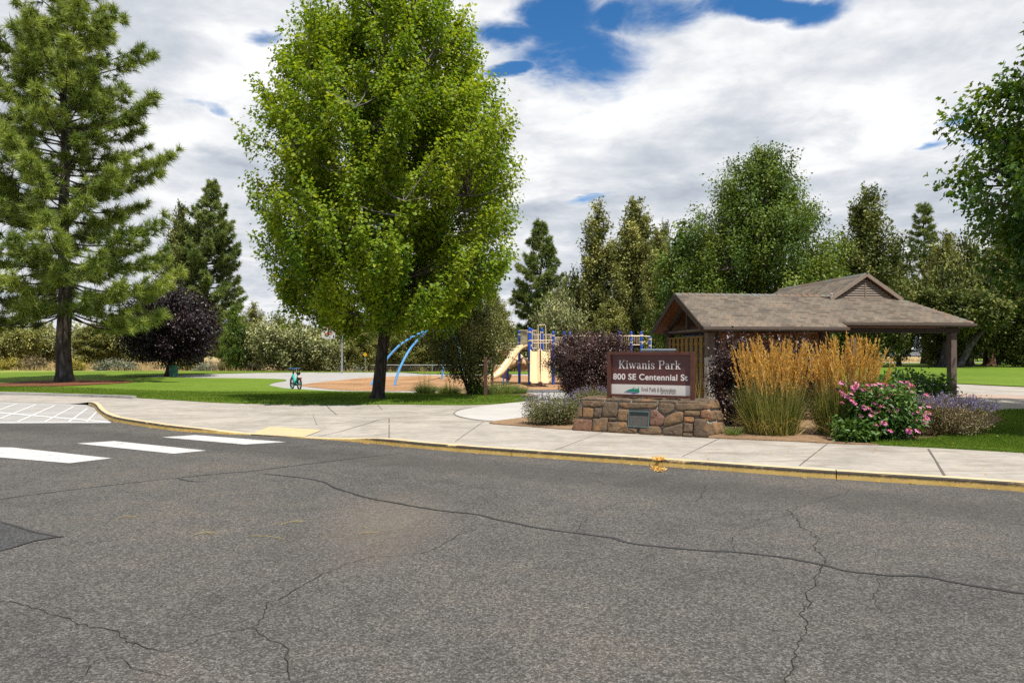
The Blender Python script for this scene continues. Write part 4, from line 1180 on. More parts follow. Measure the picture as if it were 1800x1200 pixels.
coneflower_bush(at2(1572, 779) + Vector((.06, .60, 0)), .60, .48, 1.12, 95, 111)
# broad basal leaves and dried stalks by the sidewalk
shrub('green_shrub', 'low leafy green plant at the sidewalk edge below the coneflowers', 'shrub', at2(1512, 778) + Vector((0, .15, 0)), .30, .2, .30, 40, 30, .12, .07, M['leaf_dark'], 113, .02, 4, wlen=.45, tone_bias=.12)
mb = MB()
for k in range(9):
    mb.tone = random.uniform(.4, .9)
    x0 = random.uniform(-.3, .3)
    mb.tube([(x0, 0, .01), (x0 + random.uniform(-.2, .2), random.uniform(-.1, .1), .05 + random.random() * .05), (x0 + random.uniform(-.4, .4), random.uniform(-.12, .12), .02)], [.006, .006, .003], 4)
o = mb.build('dry_stalks', M['straw'], tone=True); o.location = at2(1300, 762); tag(o, 'tan dry stalks lying on the soil at the right foot of the wall', 'dead stalks')

# turf: real blades on the lawns that are near enough to show them
def inside(poly, X, Y):
    c = np.zeros(len(X), dtype=bool); n = len(poly)
    for i in range(n):
        x1, y1 = poly[i]; x2, y2 = poly[i - 1]
        if y1 == y2: continue
        c ^= ((y1 > Y) != (y2 > Y)) & (X < (x2 - x1) * (Y - y1) / (y2 - y1) + x1)
    return c
M['turf'] = m_leaf('turf_blade', (0.058, 0.110, 0.008), (0.121, 0.205, 0.016), (0.263, 0.294, 0.060), .35, .6, .2)
def turf(name, poly, dens, ymax, ln, wd, seed, xlim=(-30, 30), z=.045):
    rg = np.random.default_rng(seed)
    xs = [p[0] for p in poly]; ys = [p[1] for p in poly]
    x0, x1 = max(xlim[0], min(xs)), min(xlim[1], max(xs)); y0, y1 = min(ys), min(ymax, max(ys))
    n = int((x1 - x0) * (y1 - y0) * dens)
    X = rg.uniform(x0, x1, n); Y = rg.uniform(y0, y1, n)
    keep = (np.abs(X) < Y * .80 + 1) & inside(poly, X, Y)
    X, Y = X[keep], Y[keep]; n = len(X)
    Z = np.array([g(x, y) + z for x, y in zip(X, Y)])
    C = np.stack([X, Y, Z], 1)
    D = np.array((0, 0, 1.0)) + rg.normal(0, .42, (n, 3)); U = rg.normal(0, 1, (n, 3))
    tn = np.array([.45 + .35 * noise.noise((x * .5, y * .5, 2.2)) for x, y in zip(X, Y)]) + rg.normal(0, .17, n)
    T = np.array([(-.5, 0, 0), (.5, 0, 0), (.25, .55, .06), (0, 1, .22)], dtype=np.float32)
    tag(leaf_object(name, M['turf'], None, C, D, U, ln * rg.uniform(.6, 1.3, n), np.full(n, wd), tn, T, np.array([(0, 1, 2), (0, 2, 3)])), kind='stuff')
turf('grass', LAWN_RIGHT_FRONT, 3600, 22, .055, .0075, 121, (3, 16), .035)
turf('grass', LAWN_FRONT, 520, 33, .06, .020, 122, (-26, 2), .04)

# dry bunch grass, sage and weeds along the far edge
M['dry_blade'] = m_leaf('dry_blade', (.22, .15, .06), (.42, .31, .15), (.60, .49, .28), .2, .8, .1)
M['sage'] = m_leaf('sage_leaf', (.10, .115, .075), (.22, .235, .165), (.38, .39, .30), .2, .8, .1)
M['rabbitbrush'] = m_leaf('rabbitbrush', (.16, .15, .03), (.33, .28, .06), (.52, .42, .11), .2, .8, .1)
rg = np.random.default_rng(131)
n = 26000
pxs = rg.uniform(-60, 1180, n); Ys = 58 + 45 * rg.random(n) ** 1.3
X = (pxs - PX) / F * Ys
k = np.array([noise.noise((x * .25, y * .25, 5.5)) for x, y in zip(X, Ys)]) > -.12
X, Ys = X[k], Ys[k]; n = len(X)
C = np.stack([X, Ys, np.array([g(x, y) - .02 for x, y in zip(X, Ys)])], 1)
tag(leaf_object('dry_grass', M['dry_blade'], None, C, np.array((0, 0, 1.0)) + rg.normal(0, .3, (n, 3)), rg.normal(0, 1, (n, 3)), rg.uniform(.25, .65, n), np.full(n, .07), .45 + rg.normal(0, .2, n), NEEDLE_T, NEEDLE_F), kind='stuff')
n = 7000
X = rg.uniform(22, 60, n); Ys = rg.uniform(88, 130, n)
C = np.stack([X, Ys, np.array([g(x, y) - .02 for x, y in zip(X, Ys)])], 1)
tag(leaf_object('dry_grass', M['dry_blade'], None, C, np.array((0, 0, 1.0)) + rg.normal(0, .3, (n, 3)), rg.normal(0, 1, (n, 3)), rg.uniform(.3, .7, n), np.full(n, .08), .55 + rg.normal(0, .2, n), NEEDLE_T, NEEDLE_F), kind='stuff')
SG = [(205, 647, .9, 'sage', 'pale sagebrush in dry grass right of the thick pine trunk'), (183, 648, .6, 'sage', 'small pale sagebrush nearest the thick pine trunk'), (226, 648.5, .6, 'sage', 'pale sagebrush nearest the purple plum tree'),
      (508, 649, 1.0, 'rabbitbrush', 'yellow flowering rabbitbrush behind the parked bike'), (532, 650, .7, 'catmint_brown', 'brown bush right of the yellow rabbitbrush'), (592, 649, .9, 'sage', 'pale sagebrush left of the basketball pole'), (622, 649, .7, 'sage', 'pale sagebrush between basketball pole and maple trunk'),
      (365, 640, 1.1, 'sage', 'grey bush at the foot of the dark pine'), (392, 643, .8, 'catmint_brown', 'brown bush left of the small fresh green tree'), (440, 646, .9, 'sage', 'pale sagebrush left of the grey juniper trunk'), (60, 645, 1.0, 'catmint_brown', 'dark brown bush left of the thick pine trunk'), (20, 650, .8, 'rabbitbrush', 'yellow green bush at the left edge of the dry field'), (130, 648, .7, 'rabbitbrush', 'yellow green bush at the edge of the lawn right of the pine trunk')]
for i, (px, py, r, mt, lb) in enumerate(SG):
    Y = 62 if px > 300 else 60
    shrub('sagebrush', lb, 'shrub', at(px, Y) - Vector((0, 0, .1)), r, r, r * 1.15, 40, 40, .16, .22, M[mt], 140 + i, .05, 5, group='desert shrubs along the far edge of the lawn', droop=-.4)

# a few fallen leaves on sidewalk, gutter and lawn
rg = np.random.default_rng(171)
Cl = []
while len(Cl) < 170:
    px, py = rg.uniform(0, 1800), rg.uniform(700, 850)
    if rg.random() < .45:
        i = int(rg.integers(6, 110)); x, y, h = KS[i]; x += rg.normal(0, .05); y -= abs(rg.normal(.03, .06)); z = .008
        if kerb_d(x, y)[0] < .012: continue
    else:
        x, y = P(px, py)
        d, h = kerb_d(x, y)
        if .44 * x + .898 * y < 10.3 or d < .2 or y > 26: continue
        z = walk_z(x, y) + (.075 if inside(LAWN_FRONT, np.array([x]), np.array([y]))[0] or inside(LAWN_RIGHT_FRONT, np.array([x]), np.array([y]))[0] else .012)
    Cl.append((x, y, z))
C = np.array(Cl); n = len(C)
a = rg.uniform(0, 6.283, n)
tag(leaf_object('fallen_leaves', M['plume'], None, C, np.stack([np.cos(a), np.sin(a), .12 + .1 * rg.random(n)], 1), np.array((0, 0, 1.0)) + rg.normal(0, .15, (n, 3)), rg.uniform(.03, .07, n), rg.uniform(.02, .04, n), rg.uniform(0, .8, n)), kind='stuff')
# ------------------------------------------------------------------ stone wall and park sign
W0 = Vector((1.30, 14.17)); WU = Vector((.887, -.462)); WV = Vector((.462, .887)); WRZ = math.atan2(-.462, .887)
WZ = g(2.5, 13.6)
def wloc(s, d, z=0): return Vector((W0.x + WU.x * s + WV.x * d, W0.y + WU.y * s + WV.y * d, WZ + z))

def m_stone():
    m, nt, out = nmat('field_stone'); N = NT(nt)
    tc = N.n('ShaderNodeTexCoord').outputs['Object']
    a = N.n('ShaderNodeAttribute', attribute_name='tone').outputs['Fac']
    n1 = N.noise(tc, 7, 6, .7, .5); n2 = N.noise(tc, 38, 5, .75)
    k = N.math('ADD', N.math('MULTIPLY', n1, .55), N.math('MULTIPLY', n2, .45))
    base = N.ramp(a, [(.0, (.085, .064, .048)), (.25, (.14, .098, .062)), (.5, (.20, .128, .068)), (.75, (.26, .135, .062)), (1.0, (.19, .105, .070))])
    lo = N.mix(1.0, base, (.36, .36, .38), 'MULTIPLY'); hi = N.mix(1.0, base, (1.55, 1.5, 1.4), 'MULTIPLY')
    c = N.mix(N.step(k, .36, .52), lo, base); c = N.mix(N.math('MULTIPLY', N.step(k, .52, .68), .85), c, hi)
    rust = N.step(N.noise(tc, 3.1, 4, .6), .56, .70)
    c = N.mix(N.math('MULTIPLY', rust, .5), c, (.36, .17, .065))
    nt.links.new(N.bsdf(c, .92, .15, 0, k, .9, .03), out.inputs[0])
    return m
M['stone'] = m_stone()
M['mortar'] = simple('mortar', (.30, .27, .235), .95, .1, var=.3, scale=14)

wall = empty('stone_wall', (W0.x, W0.y, WZ), WRZ, 'low battered wall of brown field stones carrying the park sign', 'wall')
# crop coordinates (photo enlarged 5.22 times, origin 980,560) -> wall face coordinates
def wf(cx, cy):
    px, py = 980 + cx / 5.219, 560 + cy / 5.217
    # face leans back: depth .12 at the top
    d = .06
    k = (px - PX) / F
    s = (k * (W0.y + WV.y * d) - W0.x - WV.x * d) / (WU.x - k * WU.y)
    Yp = W0.y + WU.y * s + WV.y * d
    return s, max(-.02, ht(py, Yp) - WZ)
Lw, Hw, Dw = 2.66, .66, .95
def face_pt(s, z, out_):           # point on the leaning face
    return Vector((s, .12 * z / Hw - out_, z))
STN = [
 ([(165,918),(322,925),(322,1030),(150,1022)],.95), ([(190,820),(225,815),(228,900),(186,900)],.3), ([(236,815),(335,822),(328,908),(238,905)],.62), ([(344,822),(410,826),(400,902),(336,900)],.15), ([(218,752),(418,758),(422,802),(330,810),(222,800)],.35),
 ([(432,764),(546,768),(546,900),(415,896),(414,812)],.22), ([(330,912),(468,908),(462,1035),(330,1030)],.3), ([(556,770),(920,775),(905,822),(690,826),(560,815)],.28), ([(557,832),(655,838),(650,938),(560,930)],.5), ([(475,908),(545,912),(540,935),(480,935)],.2),
 ([(470,945),(640,950),(655,1000),(720,1005),(735,1050),(590,1046),(466,1038)],.38), ([(934,775),(1062,780),(1062,845),(985,880),(925,830)],.25), ([(850,840),(905,838),(985,905),(965,980),(850,975)],1.0), ([(1076,778),(1300,782),(1418,790),(1410,830),(1150,845),(1080,842)],.3),
 ([(990,905),(1100,850),(1155,855),(1150,945),(975,990)],.45), ([(760,1030),(800,985),(940,985),(962,1055),(830,1062),(760,1055)],.36), ([(1170,848),(1302,850),(1302,892),(1165,890)],.4), ([(1165,898),(1252,904),(1252,948),(1160,946)],.75), ([(975,1005),(1150,960),(1155,1070),(970,1066)],.2),
 ([(1165,955),(1246,962),(1244,1040),(1162,1036)],.25), ([(1258,915),(1370,925),(1395,1080),(1255,1080)],.18), ([(1318,846),(1412,850),(1418,920),(1315,905)],.9), ([(1165,1046),(1245,1050),(1245,1080),(1163,1076)],.3), ([(660,1004),(750,1004),(730,1046)],.3)]
body = MB()
top_in = .09
body.add([Vector(p) for p in ((0, .012, -.1), (Lw, .012, -.1), (Lw + .25, Dw, -.1), (0, Dw, -.1), (top_in + .01, .132, Hw - .02), (Lw - top_in - .12, .132, Hw - .02), (Lw - top_in + .13, Dw - .06, Hw - .02), (top_in + .01, Dw - .06, Hw - .02))],
         [(0,3,2,1),(4,5,6,7),(0,1,5,4),(1,2,6,5),(2,3,7,6),(3,0,4,7)])
body.build('mortar_core', M['mortar'], wall)

def stone_poly(mb, poly3, nrm, out_, tone, seed):
    """rounded rough stone standing proud of a face; poly3 = outline on the face"""
    mb.tone = tone
    c = sum(poly3, Vector()) / len(poly3)
    m = 28
    P3 = []
    L = [0]
    q = poly3 + [poly3[0]]
    for a, b in zip(q[:-1], q[1:]): L.append(L[-1] + (b - a).length)
    for i in range(m):
        t = L[-1] * i / m
        for j in range(len(poly3)):
            if L[j] <= t <= L[j + 1] + 1e-9:
                P3.append(q[j].lerp(q[j + 1], (t - L[j]) / max(1e-9, L[j + 1] - L[j]))); break
    for _ in range(1):
        P3 = [(P3[i - 1] + P3[i] * 4 + P3[(i + 1) % m]) / 6 for i in range(m)]
    rings = []
    for k, (sc_, o) in enumerate(((1.0, -.03), (.985, .25), (.95, .72), (.84, .95), (.55, 1.05), (.25, 1.05))):
        ring = []
        for p in P3:
            v = c + (p - c) * sc_
            nz = noise.noise(v * 9 + Vector((seed, 0, 0))) * .30 + noise.noise(v * 24 + Vector((0, seed, 0))) * .22
            oo = out_ * (o + (nz if o > .3 else 0))
            ring.append(v + nrm * oo + (p - c) * (.02 * noise.noise(v * 16)))
        rings.append(ring)
    vs = [v for r in rings for v in r] + [c + nrm * out_ * 1.05]
    fs = []
    for k in range(len(rings) - 1):
        for i in range(m):
            j = (i + 1) % m
            fs.append((k*m+i, k*m+j, (k+1)*m+j, (k+1)*m+i))
    e = len(vs) - 1; k = len(rings) - 1
    for i in range(m): fs.append((k*m+i, k*m+(i+1)%m, e))
    mb.add(vs, fs)
sm = MB()
nf = Vector((0, -1, .18)).normalized()
for i, (pl_, tn) in enumerate(STN):
    pts = [face_pt(*wf(*p), 0) for p in pl_]; cc_ = sum(pts, Vector()) / len(pts); pts = [p + (p - cc_).normalized() * .012 for p in pts]
    stone_poly(sm, pts, nf, .040 + .02 * random.random(), tn, i * 3.7)
# right end face
nr = Vector((1, -.28, .3)).normalized()
def endpt(t, z): return Vector((Lw - .03 - .19 * z / Hw + .26 * t, .02 + (Dw - .04) * t + .1 * z / Hw * (1 - t), z))
for i, (q, tn) in enumerate([([(0,0),(.42,0),(.40,.24),(0,.26)],.3), ([(.45,0),(1,0),(1,.22),(.44,.25)],.5), ([(0,.29),(.3,.28),(.34,.5),(0,.48)],.75), ([(.33,.28),(.7,.27),(.66,.46),(.37,.48)],.35), ([(.72,.25),(1,.25),(1,.45),(.7,.46)],.4), ([(0,.51),(.5,.52),(.5,.65),(0,.65)],.3), ([(.53,.50),(1,.48),(1,.65),(.53,.65)],.5)]):
    stone_poly(sm, [endpt(a, b) for a, b in q], nr, .045, tn, 50 + i * 2.3)
# left end face
nl = Vector((-1, -.05, .15)).normalized()
def endl(t, z): return Vector((.02 + .09 * z / Hw, .04 + (Dw - .06) * t + .1 * z / Hw * (1 - t), z))
for i, (q, tn) in enumerate([([(0,0),(0,.3),(.5,.3),(.5,0)],.3), ([(.53,0),(.53,.34),(1,.34),(1,0)],.5), ([(0,.33),(0,.65),(.6,.65),(.6,.36)],.4), ([(.63,.37),(.63,.65),(1,.65),(1,.37)],.2)]):
    stone_poly(sm, [endl(a, b) for a, b in q], nl, .04, tn, 80 + i * 2.3)
# cap stones on top, laid flat
x = top_in - .03
xs = [top_in - .02, .62, 1.18, 1.72, 2.1, Lw - .14]
for i in range(len(xs) - 1):
    stone_poly(sm, [Vector((xs[i] + .008, .09, Hw - .02)), Vector((xs[i+1] - .008, .09, Hw - .02)), Vector((xs[i+1] - .008, .5, Hw - .02)), Vector((xs[i] + .008, .5, Hw - .02))], Vector((0, 0, 1)), .04, .12 + .2 * random.random(), 120 + i)
    stone_poly(sm, [Vector((xs[i] + .008, .52, Hw - .02)), Vector((xs[i+1] - .008 + (.11 if i == len(xs) - 2 else 0), .52, Hw - .02)), Vector((xs[i+1] - .008 + (.24 if i == len(xs) - 2 else 0), Dw - .03, Hw - .02)), Vector((xs[i] + .008, Dw - .03, Hw - .02))], Vector((0, 0, 1)), .04, .12 + .2 * random.random(), 140 + i)
sm.build('stones', M['stone'], wall, smooth_=True, tone=True)

# bronze plaque with its raised border, a dark cast band and rows of cast lines too small to read
M['bronze'] = simple('bronze_green', (.10, .155, .135), .55, .4, .35, var=.35, scale=10)
M['bronze_dark'] = simple('bronze_dark', (.075, .068, .058), .5, .4, .4, var=.35, scale=14)
M['bronze_line'] = simple('bronze_line', (.20, .17, .14), .5, .4, .4, var=.25, scale=20)
s0, z1 = wf(660, 842); s1, z0 = wf(848, 993)
pq = empty('plaque', wloc(s0, -.045 + .12 * z0 / Hw, z0), WRZ, 'weathered green bronze plaque set in the middle of the stone wall', 'plaque')
pw, ph = s1 - s0, z1 - z0
tilt = -math.atan2(.12, Hw)
Mt = Matrix.Rotation(tilt, 4, 'X')
mb = MB(); mb.box((0, -.012, 0), (pw, .03, ph), Mt); mb.build('plate', M['bronze_dark'], pq, bevel=.004)
mb = MB()
for a, b in (((-.006, -.020, -.006), (pw + .006, -.011, .014)), ((-.006, -.020, ph - .014), (pw + .006, -.011, ph + .006)), ((-.006, -.020, .0142), (.012, -.011, ph - .0142)), ((pw - .012, -.020, .0142), (pw + .006, -.011, ph - .0142))):
    mb.box(a, b, Mt)
mb.build('border', M['bronze'], pq)
mb = MB(); mb.box((.02, -.015, ph - .085), (pw - .02, -.011, ph - .02), Mt); mb.build('cast_band', simple('bronze_black', (.02, .026, .024), .5, .4, .3), pq)
mb = MB()
for k in range(10):
    zz = ph - .105 - k * .0195
    if zz < .02: break
    x = .03
    while x < pw - .035:
        l = random.uniform(.012, .045); mb.box((x, -.0145, zz), (min(pw - .03, x + l), -.011, zz + .008), Mt); x += l + .009
mb.build('cast_lines', M['bronze_line'], pq)

# ---- sign
M['sign_brown'] = simple('sign_brown', (.078, .022, .018), .38, .5, var=.14, scale=4)
M['sign_frame'] = simple('sign_frame', (.085, .028, .018), .55, .35, var=.3, scale=9)
M['sign_white'] = simple('sign_white', (.60, .56, .50), .5, .3, var=.06, scale=5)
M['letter'] = simple('letter', (.66, .60, .55), .5, .3, var=.05)
M['logo_green'] = simple('logo_green', (.012, .20, .115), .5, .3, var=.1)
M['logo_blue'] = simple('logo_blue', (.012, .055, .24), .5, .3, var=.1)
M['logo_text'] = simple('logo_text', (.13, .105, .085), .5, .3, var=.1)
def sx(px, d=.35):
    k = (px - PX) / F
    return (k * (W0.y + WV.y * d) - W0.x - WV.x * d) / (WU.x - k * WU.y)
def sz(py, s, d=.35): return ht(py, W0.y + WU.y * s + WV.y * d) - WZ
SL, SR = sx(1068.5), sx(1221)
SD = .35
sign = empty('park_sign', wloc(SL, SD, Hw), WRZ, 'brown park entrance sign with white lettering on top of the stone wall', 'sign')
sw_ = SR - SL
zt = 1.748 - WZ - Hw; zb = .875 - WZ - Hw; pw_ = .075
mb = MB(); mb.box((0, -.05, -.05), (pw_, .05, zt)); mb.build('post', M['sign_frame'], sign, bevel=.004)
mb = MB(); mb.box((sw_ - pw_, -.05, -.05), (sw_, .05, zt)); mb.build('post', M['sign_frame'], sign, bevel=.004)
mb = MB(); mb.box((pw_ + .001, -.048, zt - .062), (sw_ - pw_ - .001, .048, zt - .002)); mb.build('frame_rail', M['sign_frame'], sign, bevel=.003)
mb = MB(); mb.box((pw_ + .001, -.048, zb - .045), (sw_ - pw_ - .001, .048, zb + .004)); mb.build('frame_rail', M['sign_frame'], sign, bevel=.003)
zw = 1.083 - WZ - Hw
mb = MB(); mb.box((pw_ + .002, .012, zw), (sw_ - pw_ - .002, .03, zt - .063)); panel = mb.build('panel', M['sign_brown'], sign)
mb = MB(); mb.box((pw_ + .002, .008, zb + .005), (sw_ - pw_ - .002, .029, zw - .002)); strip = mb.build('white_strip', M['sign_white'], sign)

T_, t_ = .135, .055
def serif(x, z, w): return ([(x - w / 2, z), (x + w / 2, z)], .05)
GL = {
 'K': (.92, [([(.19,0),(.19,1)],T_), ([(.24,.40),(.70,.97)],t_), ([(.38,.56),(.73,.03)],T_), ([(.03,.975),(.36,.975)],.05), ([(.03,.025),(.36,.025)],.05), ([(.54,.975),(.86,.975)],.05), ([(.56,.025),(.92,.025)],.05)]),
 'P': (.80, [([(.19,0),(.19,1)],T_), ([(.19,.97),(.46,.97),(.60,.92)],.06), ([(.60,.93),(.67,.84),(.68,.73),(.66,.62),(.58,.53)],.12), ([(.60,.53),(.46,.48),(.22,.48)],.06), ([(.03,.975),(.2,.975)],.05), ([(.03,.025),(.38,.025)],.05)]),
 'B': (.80, [([(.19,0),(.19,1)],T_), ([(.03,.97),(.46,.97),(.56,.92)],.06), ([(.54,.94),(.62,.84),(.62,.68),(.54,.56)],.11), ([(.58,.53),(.22,.53)],.06), ([(.54,.52),(.68,.42),(.70,.24),(.60,.06)],.12), ([(.62,.04),(.46,.03),(.03,.03)],.06)]),
 'R': (.90, [([(.19,0),(.19,1)],T_), ([(.03,.97),(.46,.97),(.58,.92)],.06), ([(.58,.93),(.65,.84),(.65,.68),(.57,.56)],.11), ([(.60,.54),(.46,.50),(.22,.50)],.06), ([(.46,.50),(.62,.40),(.68,.08),(.88,.04)],.11), ([(.03,.025),(.38,.025)],.05)]),
 'i': (.36, [([(.17,0),(.17,.66)],.12), ([(.02,.635),(.18,.635)],.05), ([(.02,.025),(.33,.025)],.05), ([(.10,.89),(.24,.89)],.14)]),
 'w': (.98, [([(.12,.65),(.30,.02)],.115), ([(.30,.02),(.48,.60)],.045), ([(.46,.65),(.66,.02)],.115), ([(.66,.02),(.86,.64)],.045), ([(0,.64),(.25,.64)],.045), ([(.36,.64),(.58,.64)],.045), ([(.74,.64),(.97,.64)],.045)]),
 'a': (.62, [([(.42,.04),(.42,.50)],.115), ([(.10,.50),(.15,.60),(.27,.655),(.38,.62),(.43,.48)],.06), ([(.42,.40),(.26,.36),(.13,.28)],.05), ([(.14,.30),(.09,.19),(.13,.06),(.24,.02)],.10), ([(.22,.02),(.34,.05),(.42,.16)],.05), ([(.42,.05),(.50,.02),(.60,.06)],.05)]),
 'n': (.72, [([(.17,0),(.17,.66)],.12), ([(.20,.50),(.30,.62),(.40,.65),(.48,.60)],.06), ([(.46,.62),(.53,.52),(.53,0)],.12), ([(.02,.635),(.18,.635)],.05), ([(.02,.025),(.33,.025)],.05), ([(.39,.025),(.69,.025)],.05)]),
 's': (.52, [([(.43,.46),(.40,.58),(.28,.65),(.16,.62)],.05), ([(.17,.63),(.10,.52),(.14,.41),(.30,.33),(.41,.24),(.42,.12),(.34,.03)],.09), ([(.35,.03),(.22,.015),(.12,.06),(.07,.19)],.05), ([(.43,.44),(.43,.64)],.035), ([(.07,.02),(.07,.21)],.035)]),
 'r': (.54, [([(.17,0),(.17,.66)],.12), ([(.20,.44),(.28,.60),(.38,.65),(.46,.62)],.06), ([(.38,.56),(.48,.56)],.12), ([(.02,.635),(.18,.635)],.05), ([(.02,.025),(.36,.025)],.05)]),
 'k': (.70, [([(.17,0),(.17,1)],.12), ([(.20,.26),(.50,.62)],.05), ([(.30,.40),(.54,.03)],.115), ([(.02,.975),(.18,.975)],.05), ([(.02,.025),(.33,.025)],.05), ([(.38,.635),(.66,.635)],.05), ([(.40,.025),(.70,.025)],.05)]),
 'e': (.60, [([(.10,.36),(.50,.36),(.49,.50),(.40,.62)],.055), ([(.42,.62),(.29,.66),(.17,.61)],.05), ([(.18,.62),(.09,.48),(.09,.20),(.18,.05)],.11), ([(.17,.05),(.30,.01),(.44,.06),(.52,.17)],.055)]),
 'd': (.70, [([(.50,0),(.50,1)],.12), ([(.48,.52),(.38,.64),(.26,.65),(.17,.58)],.05), ([(.18,.60),(.09,.46),(.09,.20),(.18,.06)],.11), ([(.17,.05),(.28,.01),(.40,.05),(.48,.16)],.05), ([(.36,.975),(.5,.975)],.05), ([(.5,.025),(.66,.025)],.05)]),
 'c': (.58, [([(.49,.47),(.44,.60),(.32,.655),(.19,.61)],.055), ([(.40,.53),(.50,.53)],.10), ([(.19,.62),(.09,.47),(.09,.20),(.19,.05)],.115), ([(.18,.05),(.30,.01),(.43,.06),(.51,.18)],.055)]),
 'o': (.64, [([(.18,.60),(.10,.46),(.10,.20),(.18,.06)],.115), ([(.46,.60),(.54,.46),(.54,.20),(.46,.06)],.115), ([(.17,.60),(.32,.665),(.47,.60)],.055), ([(.17,.06),(.32,.0),(.47,.06)],.055)]),
 't': (.44, [([(.18,.95),(.18,.10),(.26,.02)],.115), ([(.24,.03),(.33,.03),(.40,.14)],.05), ([(.02,.635),(.38,.635)],.05)]),
 '&': (.85, [([(.78,.42),(.58,.12),(.36,.01),(.16,.06)],.07), ([(.17,.06),(.08,.22),(.18,.40),(.38,.54),(.50,.72),(.46,.90)],.09), ([(.46,.90),(.36,.97),(.25,.90),(.24,.74),(.38,.50),(.72,.06),(.85,.02)],.09)]),
}
def stroke_text(mb, text, x0, z0, cap, width, y, space=.42, wk=1.0, thick=.004):
    adv = sum((space if c == ' ' else GL[c][0] + .02) for c in text)
    k = width / adv / cap
    x = 0; lay = 0
    for c in text:
        if c == ' ': x += space; continue
        a, st = GL[c]
        for pts, w in st:
            w *= wk; lay += 1
            for (ax, az), (bx, bz) in zip(pts[:-1], pts[1:]):
                A = Vector(((x + ax) * cap * k, 0, az * cap)); Bv = Vector(((x + bx) * cap * k, 0, bz * cap))
                d = (Bv - A); l = d.length
                if l < 1e-6: continue
                d.normalize(); nn_ = Vector((-d.z, 0, d.x)) * w * cap / 2
                if len(pts) > 2: A = A - d * w * cap * .18; Bv = Bv + d * w * cap * .18
                yy = y - .00008 * lay
                o = Vector((x0, 0, z0))
                q = [A + nn_, A - nn_, Bv - nn_, Bv + nn_]
                f1 = [Vector((p.x, yy, p.z)) + o for p in q]; f2 = [Vector((p.x, yy + thick, p.z)) + o for p in q]
                mb.add(f1 + f2, [(0, 1, 2, 3), (7, 6, 5, 4), (0, 4, 5, 1), (1, 5, 6, 2), (2, 6, 7, 3), (3, 7, 4, 0)])
                lay += .1
        x += a + .02
mb = MB()
x0, x1 = sx(1087.0) - SL, sx(1197.0) - SL
z0_ = sz(648.3, SL + (x0 + x1) / 2) - Hw; z1_ = sz(633.4, SL + (x0 + x1) / 2) - Hw
stroke_text(mb, 'Kiwanis Park', x0, z0_, z1_ - z0_, x1 - x0, .0085)
mb.build('lettering', M['letter'], panel)
def font_text(name, text, x0, x1, z0, cap, y, mat, parent, bold=0.0, spacing=1.0, thick=.003):
    cu = bpy.data.curves.new(name, 'FONT'); cu.body = text; cu.size = 1; cu.offset = bold; cu.extrude = .002; cu.space_character = spacing
    o = bpy.data.objects.new(name, cu); COL.objects.link(o)
    bpy.context.view_layer.update()
    me = bpy.data.meshes.new_from_object(o.evaluated_get(bpy.context.evaluated_depsgraph_get()))
    bpy.data.objects.remove(o)
    xs = [v.co.x for v in me.vertices]; zs = [v.co.y for v in me.vertices]
    ax, bx = min(xs), max(xs); az = 0.0; bz = max(zs)
    for v in me.vertices:
        x, yv, z = v.co
        v.co = Vector((x0 + (x - ax) / (bx - ax) * (x1 - x0), y - (z > 0) * thick, z0 + (yv - az) / (bz - az) * cap))
    me.materials.clear()
    return link(name, me, mat, parent)
xa, xb = sx(1077.5) - SL, sx(1209) - SL
zc = SL + (xa + xb) / 2
z0_, z1_ = sz(667.6, zc) - Hw, sz(657.0, zc) - Hw
font_text('lettering', '800 SE Centennial St', xa, xb, z0_, z1_ - z0_, .011, M['letter'], panel, .022, 1.06)
# logo: hill with firs over a blue river
lx0, lx1 = sx(1096.5) - SL, sx(1124) - SL; lz0 = zb + .022; lw = lx1 - lx0; lh = .150
Ml = Matrix.Translation((lx0, .0052, lz0)) @ Matrix.Diagonal((lw, 1, lh, 1))
mb = MB()
mb.prism([(0, .16), (.18, .30), (.40, .26), (.62, .22), (.98, .14), (1.0, .42), (.93, .55), (.85, .42), (.72, .50), (.58, .48), (.5, .60), (.42, .60), (.25, .46), (.1, .28)][::-1], .004, Ml)
for cx, h in ((.64, .98), (.93, .90), (.76, .80), (.55, .74), (.85, .70)):
    mb.prism([(cx - .065, .36), (cx + .065, .36), (cx + .03, .58), (cx + .045, .58), (cx, h), (cx - .045, .58), (cx - .03, .58)], .0045, Ml @ Matrix.Translation((0, -.0003 - cx * .0004, 0)))
mb.build('emblem_hill', M['logo_green'], strip)
mb = MB()
mb.prism([(.02, .10), (.22, .21), (.50, .17), (.72, .12), (.95, .10), (.70, .0), (.50, .0), (.62, .06), (.45, .10), (.22, .12)], .004, Ml)
mb.build('emblem_river', M['logo_blue'], strip)
mb = MB()
ta, tb = sx(1127) - SL, sx(1188.5) - SL
stroke_text(mb, 'Bend Park & Recreation', ta, zb + .078, .078, tb - ta, .0065, wk=.72, thick=.003)
mb.build('lettering', M['logo_text'], strip)
font_text('lettering', 'DISTRICT', sx(1162.5) - SL, sx(1188) - SL, zb + .036, .022, .0066, M['logo_text'], strip, 0, 1.9)
# small outlet box on the wall behind the sign
ob = empty('outlet_box', wloc(sx(1124, .6), .62, Hw + .015), WRZ, 'small white electrical box on the wall under the sign', 'outlet box')
mb = MB(); mb.box((-.05, -.03, 0), (.05, .03, .125)); mb.box((-.008, -.008, -.02), (.008, .008, 0)); mb.build('box_body', M['sign_white'], ob, bevel=.004)
mb = MB(); mb.lathe([(.0, 0), (.022, 0), (.022, .004), (0, .006)], 10, Matrix.Translation((0, -.0305, .07)) @ Matrix.Rotation(R(90), 4, 'X')); mb.build('outlet', M['sign_frame'], ob)

